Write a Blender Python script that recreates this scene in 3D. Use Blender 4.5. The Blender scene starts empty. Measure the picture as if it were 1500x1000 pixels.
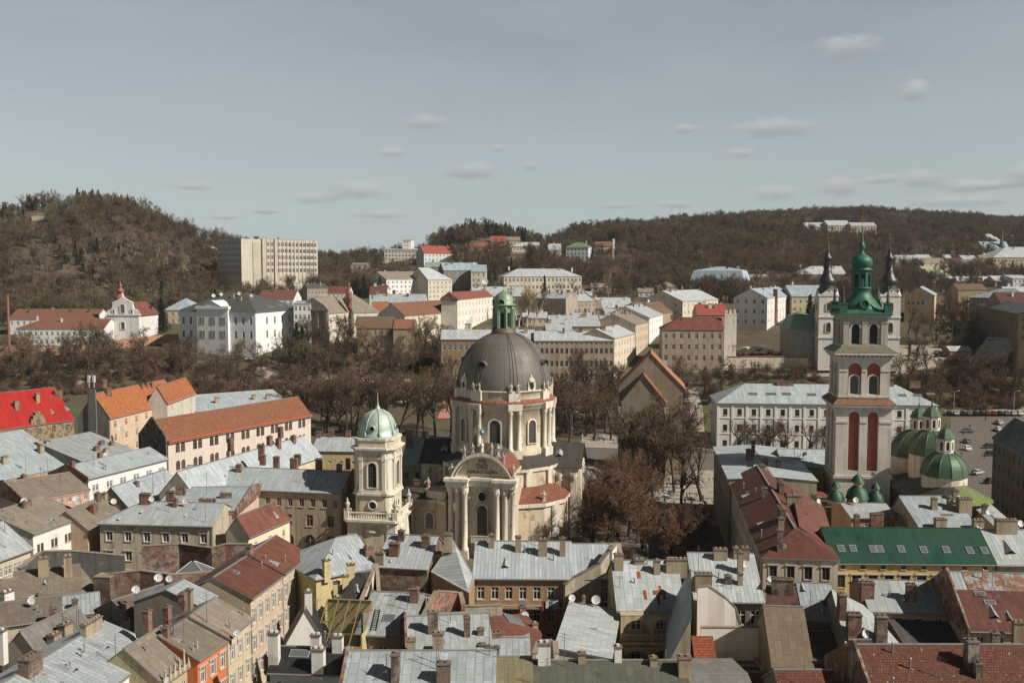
import bpy, math, random
import numpy as np
from mathutils import Vector, Matrix
R = math.radians
rnd = random.Random(11)
scene = bpy.context.scene
C = scene.collection

# ------------------------------------------------------------------ camera
EYE, F, HORIZON = 60.0, 1458.33, 397.0
PITCH = math.atan((500 - HORIZON) / F)
cam_data = bpy.data.cameras.new('camera')
cam_data.lens, cam_data.sensor_width = 35.0, 36.0
cam_data.clip_start, cam_data.clip_end = 1.0, 20000.0
cam = bpy.data.objects.new('camera', cam_data)
cam.location = (0, 0, EYE)
cam.rotation_euler = (R(90) - PITCH, 0, 0)
C.objects.link(cam)
scene.camera = cam

# ------------------------------------------------------------------ sun, sky
SUN_EL, SUN_BACK = 40.0, 25.0          # sun to the right, a little behind the viewer
tosun = Vector((math.cos(R(SUN_EL)) * math.cos(R(SUN_BACK)), -math.cos(R(SUN_EL)) * math.sin(R(SUN_BACK)), math.sin(R(SUN_EL))))
sun_data = bpy.data.lights.new('sun', 'SUN')
sun_data.energy, sun_data.angle, sun_data.color = 5.0, R(0.55), (1.0, 0.93, 0.84)
sun = bpy.data.objects.new('sun', sun_data)
sun.rotation_euler = (-tosun).to_track_quat('-Z', 'Y').to_euler()
sun.location = (200, -50, 300)
C.objects.link(sun)

world = bpy.data.worlds.new('World')
scene.world = world
world.use_nodes = True
wt = world.node_tree
wn, wl = wt.nodes, wt.links
wn.clear()


def wnode(kind, **kw):
    n = wn.new(kind)
    for k, v in kw.items():
        setattr(n, k, v)
    return n


def wmath(op, a, b=None, c=None):
    n = wnode('ShaderNodeMath', operation=op)
    for i, x in enumerate((a, b, c)):
        if x is None:
            continue
        if isinstance(x, (int, float)):
            n.inputs[i].default_value = x
        else:
            wl.new(x, n.inputs[i])
    return n.outputs[0]


out = wnode('ShaderNodeOutputWorld')
bg = wnode('ShaderNodeBackground')
bg.inputs[1].default_value = 0.079
sky = wnode('ShaderNodeTexSky', sky_type='NISHITA')
sky.sun_disc = False
sky.sun_elevation, sky.sun_rotation = R(SUN_EL), R(90 + SUN_BACK)
sky.altitude, sky.air_density, sky.dust_density, sky.ozone_density = 300, 1.0, 2.2, 1.0
hs = wnode('ShaderNodeHueSaturation')
hs.inputs['Saturation'].default_value = 0.40
hs.inputs['Value'].default_value = 0.86
wl.new(sky.outputs[0], hs.inputs['Color'])
geo = wnode('ShaderNodeTexCoord')
sep = wnode('ShaderNodeSeparateXYZ')
wl.new(geo.outputs['Generated'], sep.inputs[0])
dx, dy, dz = sep.outputs
az = wmath('ARCTAN2', dx, dy)
el = wmath('ARCSINE', dz)
comb = wnode('ShaderNodeCombineXYZ')
wl.new(az, comb.inputs[0])
wl.new(el, comb.inputs[1])
mp = wnode('ShaderNodeMapping')
mp.inputs['Scale'].default_value = (55, 120, 1)
wl.new(comb.outputs[0], mp.inputs[0])
nz = wnode('ShaderNodeTexNoise')
nz.inputs['Scale'].default_value = 1.0
nz.inputs['Detail'].default_value = 5
nz.inputs['Roughness'].default_value = 0.62
wl.new(mp.outputs[0], nz.inputs['Vector'])
nv = nz.outputs[0]
# small flat clouds: (px, py, half width, half height) as they stand in the sky
CLOUDS = [(622, 182, 52, 15), (690, 252, 62, 17), (575, 226, 34, 9), (775, 245, 26, 8), (530, 280, 62, 17), (462, 292, 40, 11),
          (285, 274, 60, 7), (330, 318, 40, 6), (395, 310, 40, 5), (1232, 76, 64, 20), (1332, 138, 34, 18), (1130, 190, 96, 17),
          (1084, 227, 34, 9), (1228, 274, 46, 18), (1345, 263, 46, 15), (1408, 274, 40, 11), (1285, 264, 26, 7), (1492, 256, 34, 17),
          (1130, 284, 60, 15), (1000, 192, 30, 9), (905, 302, 44, 6), (985, 300, 44, 8), (1455, 272, 40, 7), (730, 220, 16, 8),
          (560, 315, 60, 8), (1400, 296, 110, 10)]
mask = None
shade = None
for (px, py, hw, hh) in CLOUDS:
    a0 = math.atan((px - 750) / F)
    e0 = math.atan((HORIZON - py) / F * math.cos(a0))
    ra, re = hw / F * 1.15, hh / F * 1.35
    u = wmath('MULTIPLY', wmath('SUBTRACT', az, a0), 1 / ra)
    v = wmath('MULTIPLY', wmath('SUBTRACT', el, e0), 1 / re)
    d = wmath('SQRT', wmath('ADD', wmath('MULTIPLY', u, u), wmath('MULTIPLY', v, v)))
    m = wmath('MAXIMUM', wmath('SUBTRACT', 1.0, d), 0.0)
    mv = wmath('MULTIPLY', m, v)
    mask = m if mask is None else wmath('ADD', mask, m)
    shade = mv if shade is None else wmath('ADD', shade, mv)
thr = wnode('ShaderNodeMapRange', interpolation_type='SMOOTHSTEP')
wl.new(wmath('ADD', wmath('MULTIPLY', mask, 0.85), wmath('SUBTRACT', nv, 0.5)), thr.inputs[0])
thr.inputs[1].default_value, thr.inputs[2].default_value = 0.22, 0.62
thr.inputs[3].default_value, thr.inputs[4].default_value = 0.0, 0.72
# thin high veil, broad and faint
mp2 = wnode('ShaderNodeMapping')
mp2.inputs['Scale'].default_value = (2.2, 9, 1)
mp2.inputs['Rotation'].default_value = (0, 0, 0.12)
wl.new(comb.outputs[0], mp2.inputs[0])
nz2 = wnode('ShaderNodeTexNoise')
nz2.inputs['Scale'].default_value = 1.6
nz2.inputs['Detail'].default_value = 4
wl.new(mp2.outputs[0], nz2.inputs['Vector'])
veil = wnode('ShaderNodeMapRange')
wl.new(nz2.outputs[0], veil.inputs[0])
veil.inputs[1].default_value, veil.inputs[2].default_value = 0.35, 0.75
veil.inputs[3].default_value, veil.inputs[4].default_value = 0.12, 0.42
mixv = wnode('ShaderNodeMixRGB')
wl.new(veil.outputs[0], mixv.inputs[0])
wl.new(hs.outputs[0], mixv.inputs[1])
mixv.inputs[2].default_value = (4.35, 5.3, 5.45, 1)
ccol = wnode('ShaderNodeMapRange')
wl.new(shade, ccol.inputs[0])
ccol.inputs[1].default_value, ccol.inputs[2].default_value = -0.25, 0.3
cmix = wnode('ShaderNodeMixRGB')
wl.new(ccol.outputs[0], cmix.inputs[0])
cmix.inputs[1].default_value = (3.3, 3.55, 3.7, 1)
cmix.inputs[2].default_value = (5.6, 5.6, 5.5, 1)
mixc = wnode('ShaderNodeMixRGB')
wl.new(thr.outputs[0], mixc.inputs[0])
wl.new(cmix.outputs[0], mixc.inputs[2])
hz = wnode('ShaderNodeMapRange', interpolation_type='SMOOTHSTEP')      # pale air low down, deep blue overhead
wl.new(el, hz.inputs[0])
hz.inputs[1].default_value, hz.inputs[2].default_value = R(-1), R(13)
hz.inputs[3].default_value, hz.inputs[4].default_value = 0.55, 0.0
mixh = wnode('ShaderNodeMixRGB')
wl.new(hz.outputs[0], mixh.inputs[0])
wl.new(mixv.outputs[0], mixh.inputs[1])
mixh.inputs[2].default_value = (5.7, 6.5, 6.5, 1)
wl.new(mixh.outputs[0], mixc.inputs[1])
zen = wnode('ShaderNodeMapRange', interpolation_type='SMOOTHSTEP')
wl.new(el, zen.inputs[0])
zen.inputs[1].default_value, zen.inputs[2].default_value = R(14), R(36)
zen.inputs[3].default_value, zen.inputs[4].default_value = 1.0, 0.07
sc_ = wnode('ShaderNodeMixRGB', blend_type='MULTIPLY')
sc_.inputs[0].default_value = 1.0
wl.new(mixc.outputs[0], sc_.inputs[1])
wl.new(zen.outputs[0], sc_.inputs[2])
wl.new(sc_.outputs[0], bg.inputs[0])
wl.new(bg.outputs[0], out.inputs[0])

scene.view_settings.view_transform = 'Standard'
scene.view_settings.look = 'None'
scene.view_settings.exposure = 0.34
scene.view_settings.gamma = 1.0
scene.view_settings.use_curve_mapping = False
scene.render.engine = 'CYCLES'
scene.cycles.max_bounces = 5
scene.cycles.diffuse_bounces = 3
scene.cycles.glossy_bounces = 2
scene.cycles.transmission_bounces = 2

# ------------------------------------------------------------------ picture <-> place
FW = Vector((0, math.cos(PITCH), -math.sin(PITCH)))
UP = Vector((0, math.sin(PITCH), math.cos(PITCH)))


def ray(px, py):
    return FW + Vector((1, 0, 0)) * ((px - 750) / F) + UP * ((500 - py) / F)


def pt(px, py, z=None, Y=None):
    d = ray(px, py)
    t = (z - EYE) / d.z if Y is None else Y / d.y
    return Vector((0, 0, EYE)) + d * t


def proj(p):
    q = Vector(p) - Vector((0, 0, EYE))
    k = q.dot(FW)
    return 750 + F * q.x / k, 500 - F * q.dot(UP) / k


# ------------------------------------------------------------------ lie of the land
BASE_D = [0, 345, 395, 425, 460, 510, 560, 640, 730, 830, 1000, 9000]
BASE_Z = [0, 0, 5, 12.5, 21, 27.5, 32, 37, 43.5, 52, 58, 60]
HP = [-600, 0, 60, 130, 190, 240, 280, 330, 400, 480, 560, 620, 650, 690, 740, 800, 830, 900, 1000, 1100, 1260, 1400, 1500, 2100]
HY = [312, 299, 291, 284, 288, 312, 336, 347, 362, 368, 366, 360, 340, 319, 325, 342, 334, 323, 318, 311, 307, 313, 319, 336]
HD = [860, 800, 800, 800, 800, 810, 820, 840, 900, 950, 950, 950, 960, 980, 990, 1000, 1050, 1150, 1250, 1350, 1450, 1550, 1600, 1700]
HF = [560, 560, 560, 570, 580, 590, 610, 640, 660, 700, 700, 720, 720, 720, 720, 720, 720, 700, 700, 720, 740, 800, 850, 900]
TREE_TOP = 11.0


def ground_np(X, Y):
    Y = np.maximum(Y, 1.0)
    px = X / Y * F + 750
    b = np.interp(Y, BASE_D, BASE_Z)
    yc, dc, df = np.interp(px, HP, HY), np.interp(px, HP, HD), np.interp(px, HP, HF)
    zc = EYE + (HORIZON - yc) * dc / F - TREE_TOP
    zf = np.interp(df, BASE_D, BASE_Z)
    t = np.clip((Y - df) / (dc - df), 0, 1)
    s = 0.5 * t + 0.5 * t * t * (3 - 2 * t)
    z = np.where(Y <= df, b, zf + (zc - zf) * s)
    z = np.where(Y > dc, np.maximum(zc - (Y - dc) * 0.16, 20.0), z)
    wob = 1.3 * np.sin(X * 0.031 + Y * 0.017) + 0.9 * np.sin(X * 0.07 - Y * 0.052)
    return z + wob * np.clip((Y - 400) / 200, 0, 1)


def ground(X, Y):
    return float(ground_np(np.array([X], float), np.array([Y], float))[0])


_TT = np.concatenate([np.arange(60, 700, 2.0), np.arange(700, 2200, 5.0)])


def hit(px, py):
    """First point of the land seen at a picture point."""
    d = ray(px, py)
    P = np.outer(_TT, np.array(d)) + np.array([0, 0, EYE])
    g = ground_np(P[:, 0], P[:, 1])
    below = np.nonzero(P[:, 2] <= g)[0]
    i = below[0] if len(below) else len(_TT) - 1
    p = P[i]
    return Vector((p[0], p[1], g[i]))


# ------------------------------------------------------------------ mesh builder
class MB:
    def __init__(self):
        self.v, self.f, self.m, self.s = [], [], [], []

    def face(self, pts, mat=0, smooth=False):
        k = len(self.v)
        self.v += [tuple(p) for p in pts]
        self.f.append(tuple(range(k, k + len(pts))))
        self.m.append(mat)
        self.s.append(smooth)

    def mesh(self, verts, faces, mat=0, smooth=False):
        k = len(self.v)
        self.v += [tuple(p) for p in verts]
        for f in faces:
            self.f.append(tuple(i + k for i in f))
            self.m.append(mat)
            self.s.append(smooth)

    def box(self, x0, x1, y0, y1, z0, z1, mat=0, rot=0.0, at=(0, 0, 0)):
        c, s = math.cos(rot), math.sin(rot)
        vs = []
        for z in (z0, z1):
            for x, y in ((x0, y0), (x1, y0), (x1, y1), (x0, y1)):
                vs.append((at[0] + c * x - s * y, at[1] + s * x + c * y, at[2] + z))
        self.mesh(vs, [(3, 2, 1, 0), (4, 5, 6, 7), (0, 1, 5, 4), (1, 2, 6, 5), (2, 3, 7, 6), (3, 0, 4, 7)], mat)

    def slab(self, poly, th, mat=0, edge=None):
        """A flat polygon (counter-clockwise from above) with thickness downwards."""
        e = mat if edge is None else edge
        top = [Vector(p) for p in poly]
        bot = [p - Vector((0, 0, th)) for p in top]
        n = len(top)
        self.face(top, mat)
        self.face(bot[::-1], e)
        for i in range(n):
            j = (i + 1) % n
            self.face((top[j], top[i], bot[i], bot[j]), e)

    def prism(self, poly, z0, z1, mat=0, top=True, smooth=False, mat_top=None):
        n = len(poly)
        a = [(x, y, z0) for x, y in poly]
        b = [(x, y, z1) for x, y in poly]
        self.mesh(a + b, [(i, (i + 1) % n, n + (i + 1) % n, n + i) for i in range(n)], mat, smooth)
        if top:
            self.face(b, mat if mat_top is None else mat_top)

    def frustum(self, p0, z0, p1, z1, mat=0, smooth=False):
        n = len(p0)
        a = [(x, y, z0) for x, y in p0]
        b = [(x, y, z1) for x, y in p1]
        self.mesh(a + b, [(i, (i + 1) % n, n + (i + 1) % n, n + i) for i in range(n)], mat, smooth)

    def lathe(self, prof, n=16, at=(0, 0, 0), mat=0, smooth=True, a0=0.0, sx=1.0, sy=1.0, arc=None):
        vs, fs = [], []
        full = arc is None
        cols = n if full else n + 1
        for r, z in prof:
            for i in range(cols):
                a = a0 + (2 * math.pi if full else arc) * i / n
                vs.append((at[0] + sx * r * math.cos(a), at[1] + sy * r * math.sin(a), at[2] + z))
        for k in range(len(prof) - 1):
            for i in range(n):
                j = (i + 1) % cols
                fs.append((k * cols + i, k * cols + j, (k + 1) * cols + j, (k + 1) * cols + i))
        self.mesh(vs, fs, mat, smooth)

    def tube(self, p, q, r0, r1=None, n=6, mat=0, caps=False):
        p, q = Vector(p), Vector(q)
        r1 = r0 if r1 is None else r1
        d = (q - p)
        if d.length < 1e-6:
            return
        d.normalize()
        a = d.orthogonal().normalized()
        b = d.cross(a)
        vs = []
        for c, r in ((p, r0), (q, r1)):
            for i in range(n):
                t = 2 * math.pi * i / n
                vs.append(c + a * (r * math.cos(t)) + b * (r * math.sin(t)))
        fs = [(i, (i + 1) % n, n + (i + 1) % n, n + i) for i in range(n)]
        if caps:
            fs += [tuple(range(n - 1, -1, -1)), tuple(range(n, 2 * n))]
        self.mesh(vs, fs, mat, n > 4)

    def data(self, name, mats):
        me = bpy.data.meshes.new(name)
        me.from_pydata(self.v, [], self.f)
        for m in (mats if isinstance(mats, (list, tuple)) else [mats]):
            me.materials.append(m)
        me.polygons.foreach_set('material_index', self.m)
        me.polygons.foreach_set('use_smooth', self.s)
        uvl = me.uv_layers.new(name='metres')
        uv = np.zeros((len(me.loops), 2), np.float32)
        li = 0
        for f in self.f:
            p0, p1, p2 = (Vector(self.v[f[0]]), Vector(self.v[f[1]]), Vector(self.v[f[2]]))
            n = (p1 - p0).cross(p2 - p0)
            if n.length < 1e-9 and len(f) > 3:
                n = (p2 - p0).cross(Vector(self.v[f[3]]) - p0)
            if n.length < 1e-9:
                n = Vector((0, 0, 1))
            n.normalize()
            h = Vector((-n.y, n.x, 0))
            h = h.normalized() if h.length > 1e-3 else Vector((1, 0, 0))
            s = n.cross(h)
            for i in f:
                q = Vector(self.v[i])
                uv[li] = (q.dot(h), q.dot(s))
                li += 1
        uvl.data.foreach_set('uv', uv.ravel())
        me.update()
        return me

    def build(self, name, mats, parent=None, loc=None, rotz=0.0):
        return obj(name, self.data(name, mats), parent, loc, rotz)


def obj(name, me, parent=None, loc=None, rotz=0.0):
    o = bpy.data.objects.new(name, me)
    C.objects.link(o)
    if parent is not None:
        o.parent = parent
    if loc is not None:
        o.location = loc
    if rotz:
        o.rotation_euler = (0, 0, rotz)
    return o


def tag(o, label, cat, group=None, kind=None):
    o['label'] = label
    o['category'] = cat
    if group:
        o['group'] = group
    if kind:
        o['kind'] = kind
    return o


def thing(name, label, cat, loc=(0, 0, 0), rotz=0.0, group=None):
    o = bpy.data.objects.new(name, None)
    o.empty_display_size = 0.5
    C.objects.link(o)
    o.location = loc
    o.rotation_euler = (0, 0, rotz)
    return tag(o, label, cat, group)


def structure(o):
    o['kind'] = 'structure'
    return o


def copy_thing(root, loc, rotz=0.0, scale=1.0, label=None, group=None):
    r = root.copy()
    C.objects.link(r)
    r.location, r.rotation_euler, r.scale = loc, (0, 0, rotz), (scale,) * 3
    if label:
        r['label'] = label
    if group:
        r['group'] = group
    for ch in root.children:
        c = ch.copy()
        C.objects.link(c)
        c.parent = r
        for g in ch.children:
            d = g.copy()
            C.objects.link(d)
            d.parent = c
    return r
# ------------------------------------------------------------------ materials
MATS = {}


class NT:
    def __init__(self, name):
        self.mat = bpy.data.materials.new(name)
        self.mat.use_nodes = True
        self.t = self.mat.node_tree
        self.b = self.t.nodes['Principled BSDF']

    def n(self, kind, **kw):
        x = self.t.nodes.new(kind)
        for k, v in kw.items():
            setattr(x, k, v)
        return x

    def link(self, a, b):
        self.t.links.new(a, b)

    def put(self, sock, v):
        if v is None:
            return
        if isinstance(v, (int, float)):
            sock.default_value = v
        elif isinstance(v, (tuple, list)):
            sock.default_value = (*v, 1) if len(v) == 3 and len(sock.default_value) == 4 else v
        else:
            self.link(v, sock)

    def math(self, op, a, b=None, c=None):
        x = self.n('ShaderNodeMath', operation=op)
        for i, y in enumerate((a, b, c)):
            self.put(x.inputs[i], y)
        return x.outputs[0]

    def mix(self, fac, a, b, mode='MIX'):
        x = self.n('ShaderNodeMixRGB', blend_type=mode)
        self.put(x.inputs[0], fac)
        self.put(x.inputs[1], a)
        self.put(x.inputs[2], b)
        return x.outputs[0]

    def rng(self, v, a, b, c=0.0, d=1.0):
        x = self.n('ShaderNodeMapRange')
        self.put(x.inputs[0], v)
        for i, y in enumerate((a, b, c, d)):
            x.inputs[i + 1].default_value = y
        return x.outputs[0]

    def coord(self, what='Object', scale=(1, 1, 1), shift=True):
        tc = self.n('ShaderNodeTexCoord')
        m = self.n('ShaderNodeMapping')
        m.inputs['Scale'].default_value = scale
        self.link(tc.outputs[what], m.inputs[0])
        if shift:
            oi = self.n('ShaderNodeObjectInfo')
            cb = self.n('ShaderNodeCombineXYZ')
            k = self.math('MULTIPLY', oi.outputs['Random'], 37.0)
            self.link(k, cb.inputs[0])
            self.link(k, cb.inputs[1])
            self.link(cb.outputs[0], m.inputs['Location'])
        return m.outputs[0]

    def noise(self, vec, scale, detail=4, rough=0.6):
        x = self.n('ShaderNodeTexNoise')
        self.link(vec, x.inputs['Vector'])
        x.inputs['Scale'].default_value = scale
        x.inputs['Detail'].default_value = detail
        x.inputs['Roughness'].default_value = rough
        return x.outputs[0]

    def brick(self, vec, c1, c2, mortar, w, h, msize, bias=0.0):
        x = self.n('ShaderNodeTexBrick')
        self.link(vec, x.inputs['Vector'])
        for k, v in (('Color1', c1), ('Color2', c2), ('Mortar', mortar)):
            self.put(x.inputs[k], v)
        x.inputs['Scale'].default_value = 1.0
        x.inputs['Mortar Size'].default_value = msize
        x.inputs['Bias'].default_value = bias
        x.inputs['Brick Width'].default_value = w
        x.inputs['Row Height'].default_value = h
        return x

    def bump(self, h, strength=0.4, dist=0.05):
        x = self.n('ShaderNodeBump')
        x.inputs['Strength'].default_value = strength
        x.inputs['Distance'].default_value = dist
        self.link(h, x.inputs['Height'])
        self.link(x.outputs[0], self.b.inputs['Normal'])

    def done(self, color, rough=0.8, metal=0.0, spec=None):
        self.put(self.b.inputs['Base Color'], color)
        self.put(self.b.inputs['Roughness'], rough)
        self.put(self.b.inputs['Metallic'], metal)
        if spec is not None:
            self.b.inputs['Specular IOR Level'].default_value = spec
        return self.mat


def sc(c, k):
    return tuple(min(1.0, x * k) for x in c)


def cached(fn):
    def g(*a):
        k = (fn.__name__, a)
        if k not in MATS:
            MATS[k] = fn(*a)
        return MATS[k]
    return g


@cached
def plaster(c, dirt=0.5):
    t = NT('plaster')
    v = t.coord('Object')
    big = t.noise(v, 0.16, 5, 0.65)
    streak = t.noise(t.coord('Object', (1.1, 1.1, 0.10)), 0.9, 4, 0.6)
    fine = t.noise(v, 2.2, 5, 0.7)
    col = t.mix(t.math('MULTIPLY', t.rng(big, 0.42, 0.68), 0.55 * dirt), c, sc((c[0] * .78, c[1] * .70, c[2] * .60), 0.85))
    col = t.mix(t.math('MULTIPLY', t.rng(streak, 0.48, 0.75), 0.8 * dirt), col, sc((c[0] * .46, c[1] * .43, c[2] * .39), 0.8))
    col = t.mix(t.math('MULTIPLY', t.rng(fine, 0.3, 0.7), 0.25), col, sc(c, 0.72))
    patch = t.noise(v, 0.42, 3, 0.5)
    col = t.mix(t.math('MULTIPLY', t.rng(patch, 0.62, 0.66), 0.6 * dirt), col, (0.24, 0.16, 0.11))
    t.bump(fine, 0.25, 0.04)
    return t.done(col, 0.9, 0, 0.2)


@cached
def brickwall(c, patch=0.35):
    t = NT('brick')
    v = t.coord('UV', shift=False)
    b = t.brick(v, c, sc((c[0] * .7, c[1] * .62, c[2] * .6), 1), sc((.30, .26, .22), 1), 0.26, 0.085, 0.012)
    o = t.coord('Object')
    n1 = t.noise(o, 0.35, 5, 0.65)
    n2 = t.noise(o, 3.2, 4, 0.7)
    col = t.mix(t.rng(n2, 0.35, 0.7, 0, 0.6), b.outputs[0], sc(c, 0.45))
    col = t.mix(t.math('MULTIPLY', t.rng(n1, 0.5, 0.56), patch), col, (0.33, 0.29, 0.24))
    n3 = t.noise(o, 0.8, 4, 0.7)
    col = t.mix(t.math('MULTIPLY', t.rng(n3, 0.48, 0.60), 0.75), col, (0.06, 0.045, 0.036))
    t.bump(n2, 0.5, 0.06)
    return t.done(col, 0.95, 0, 0.15)


@cached
def metal(c, rust=0.15, seam=0.62, sheet=2.0):
    t = NT('sheet_metal')
    if min(c) > .22 and max(c) - min(c) < .12:           # weathered zinc, a little blue
        c = (c[0] * 1.10, c[1] * 1.16, c[2] * 1.20)
    tc = t.n('ShaderNodeTexCoord')
    sp = t.n('ShaderNodeSeparateXYZ')
    t.link(tc.outputs['UV'], sp.inputs[0])
    cb = t.n('ShaderNodeCombineXYZ')
    t.link(sp.outputs[1], cb.inputs[0])
    t.link(sp.outputs[0], cb.inputs[1])
    b = t.brick(cb.outputs[0], sc(c, 1.1), sc(c, 0.76), sc((c[0] * .36, c[1] * .40, c[2] * .38), 1), sheet, seam, 0.032)
    o = t.coord('Object')
    n1 = t.noise(o, 0.22, 5, 0.7)
    n2 = t.noise(t.coord('UV', (1.6, 0.22, 1)), 1.0, 5, 0.65)
    col = t.mix(t.rng(n1, 0.38, 0.66, 0, 0.7), b.outputs[0], sc((c[0] * .66, c[1] * .65, c[2] * .62), 1))
    col = t.mix(t.rng(n2, 0.46, 0.72, 0, 0.6), col, sc((c[0] * .58, c[1] * .52, c[2] * .44), 1))
    n3 = t.noise(o, 0.55, 6, 0.72)
    k = 0.70 - 0.30 * rust
    col = t.mix(t.math('MULTIPLY', t.rng(n3, k, k + 0.05), 0.9 if rust > 0 else 0.0), col, (0.20, 0.075, 0.035))
    x = t.n('ShaderNodeTexBrick')
    t.link(cb.outputs[0], x.inputs['Vector'])
    x.inputs['Scale'].default_value = 1.0
    x.inputs['Mortar Size'].default_value = 0.03
    x.inputs['Brick Width'].default_value = 40.0
    x.inputs['Row Height'].default_value = seam
    t.bump(t.math('ADD', x.outputs[1], t.math('MULTIPLY', n3, 0.4)), 0.6, 0.05)
    return t.done(col, t.rng(n1, 0.3, 0.7, 0.42, 0.68), 0.15, 0.4)


@cached
def rustroof(c, pale=0.3):
    """Old painted sheet roof gone to rust, with some bare pale sheets."""
    t = NT('rusted_roof')
    tc = t.n('ShaderNodeTexCoord')
    sp = t.n('ShaderNodeSeparateXYZ')
    t.link(tc.outputs['UV'], sp.inputs[0])
    cb = t.n('ShaderNodeCombineXYZ')
    t.link(sp.outputs[1], cb.inputs[0])
    t.link(sp.outputs[0], cb.inputs[1])
    b = t.brick(cb.outputs[0], sc(c, 1.15), sc(c, 0.72), sc(c, 0.30), 1.7, 0.7, 0.022)
    o = t.coord('Object')
    n1 = t.noise(o, 0.3, 5, 0.7)
    n2 = t.noise(t.coord('UV', (1.8, 0.25, 1)), 1.2, 5, 0.65)
    col = t.mix(t.rng(n1, 0.35, 0.7, 0, 0.6), b.outputs[0], sc((c[0] * .5, c[1] * .45, c[2] * .45), 1))
    col = t.mix(t.rng(n2, 0.5, 0.75, 0, 0.55), col, sc((c[0] * 1.15, c[1] * 1.2, c[2] * 1.2), 1))
    n3 = t.noise(o, 0.5, 3, 0.6)
    k = 0.78 - 0.35 * pale
    col = t.mix(t.math('MULTIPLY', t.rng(n3, k, k + 0.05), min(1.0, pale * 2)), col, (0.34, 0.33, 0.31))
    t.bump(b.outputs[1], -0.5, 0.05)
    return t.done(col, 0.72, 0.0, 0.3)


@cached
def felt(c):
    """Weathered tar-paper and asbestos sheet roofs: brown grey, laid in strips."""
    t = NT('weathered_sheet')
    tc = t.n('ShaderNodeTexCoord')
    sp = t.n('ShaderNodeSeparateXYZ')
    t.link(tc.outputs['UV'], sp.inputs[0])
    cb = t.n('ShaderNodeCombineXYZ')
    t.link(sp.outputs[1], cb.inputs[0])
    t.link(sp.outputs[0], cb.inputs[1])
    b = t.brick(cb.outputs[0], sc(c, 1.12), sc(c, 0.8), sc(c, 0.42), 1.4, 0.95, 0.025)
    o = t.coord('Object')
    n1 = t.noise(o, 0.35, 6, 0.75)
    n2 = t.noise(t.coord('UV', (2.2, 0.3, 1)), 1.4, 5, 0.7)
    n3 = t.noise(o, 4.0, 4, 0.7)
    col = t.mix(t.rng(n1, 0.35, 0.68, 0, 0.65), b.outputs[0], sc((c[0] * .55, c[1] * .56, c[2] * .60), 1))
    col = t.mix(t.rng(n2, 0.45, 0.72, 0, 0.5), col, sc((c[0] * .6, c[1] * .52, c[2] * .45), 1))
    col = t.mix(t.rng(n3, 0.35, 0.7, 0, 0.3), col, sc(c, 0.6))
    col = t.mix(t.rng(t.noise(o, 0.7, 4, 0.6), 0.64, 0.72, 0, 0.55), col, (0.10, 0.10, 0.045))
    t.bump(n3, 0.4, 0.06)
    return t.done(col, 0.92, 0.0, 0.2)


@cached
def tiles(c, pale=0.0):
    t = NT('clay_tile')
    v = t.coord('UV', shift=False)
    b = t.brick(v, sc(c, 1.25), sc(c, 0.62), sc(c, 0.30), 0.30, 0.36, 0.035)
    o = t.coord('Object')
    n1 = t.noise(o, 0.25, 5, 0.7)
    n2 = t.noise(o, 1.7, 4, 0.75)
    col = t.mix(t.rng(n1, 0.35, 0.7, 0, 0.5), b.outputs[0], sc((c[0] * .58, c[1] * .55, c[2] * .55), 1))
    col = t.mix(t.rng(n2, 0.5, 0.75, 0, 0.6), col, sc((c[0] * .45, c[1] * .45, c[2] * .5), 1))
    if pale:
        col = t.mix(t.math('MULTIPLY', t.rng(t.noise(o, 2.4, 2, 0.5), 0.70, 0.72), pale), col, (0.36, 0.33, 0.26))
    t.bump(b.outputs[1], -0.7, 0.06)
    return t.done(col, 0.85, 0.0, 0.25)


@cached
def paint(c, rough=0.5, metal_=0.0, var=0.25):
    t = NT('painted')
    v = t.coord('Object')
    n = t.noise(v, 1.2, 5, 0.65)
    col = t.mix(t.rng(n, 0.35, 0.7, 0, var), c, sc(c, 0.55))
    return t.done(col, rough, metal_)


@cached
def copper(c, streaks=0.5):
    t = NT('copper_patina')
    o = t.coord('Object')
    n1 = t.noise(o, 0.5, 5, 0.7)
    n2 = t.noise(t.coord('Object', (2.0, 2.0, 0.25)), 1.2, 5, 0.7)
    col = t.mix(t.rng(n1, 0.35, 0.7, 0, 0.7), c, sc((c[0] * .5, c[1] * .62, c[2] * .6), 1))
    col = t.mix(t.math('MULTIPLY', t.rng(n2, 0.5, 0.72), streaks), col, sc((c[0] * 1.7 + .05, c[1] * 1.35 + .03, c[2] * 1.5 + .03), 1))
    t.bump(n1, 0.2, 0.05)
    return t.done(col, 0.55, 0.25, 0.4)


@cached
def stone(c, dirt=0.7):
    t = NT('stone')
    v = t.coord('Object')
    b = t.brick(t.coord('UV', shift=False), c, sc(c, 0.84), sc(c, 0.6), 1.1, 0.5, 0.02)
    big = t.noise(v, 0.14, 6, 0.7)
    streak = t.noise(t.coord('Object', (1.3, 1.3, 0.10)), 0.9, 5, 0.65)
    fine = t.noise(v, 1.8, 5, 0.7)
    col = t.mix(0.35, c, b.outputs[0])
    col = t.mix(t.math('MULTIPLY', t.rng(big, 0.42, 0.66), 0.6 * dirt), col, sc((c[0] * .55, c[1] * .5, c[2] * .44), 1))
    col = t.mix(t.math('MULTIPLY', t.rng(streak, 0.5, 0.72), 0.75 * dirt), col, sc((c[0] * .32, c[1] * .31, c[2] * .29), 1))
    col = t.mix(t.rng(fine, 0.35, 0.7, 0, 0.3), col, sc(c, 0.62))
    t.bump(fine, 0.3, 0.06)
    return t.done(col, 0.9, 0, 0.2)


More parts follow.
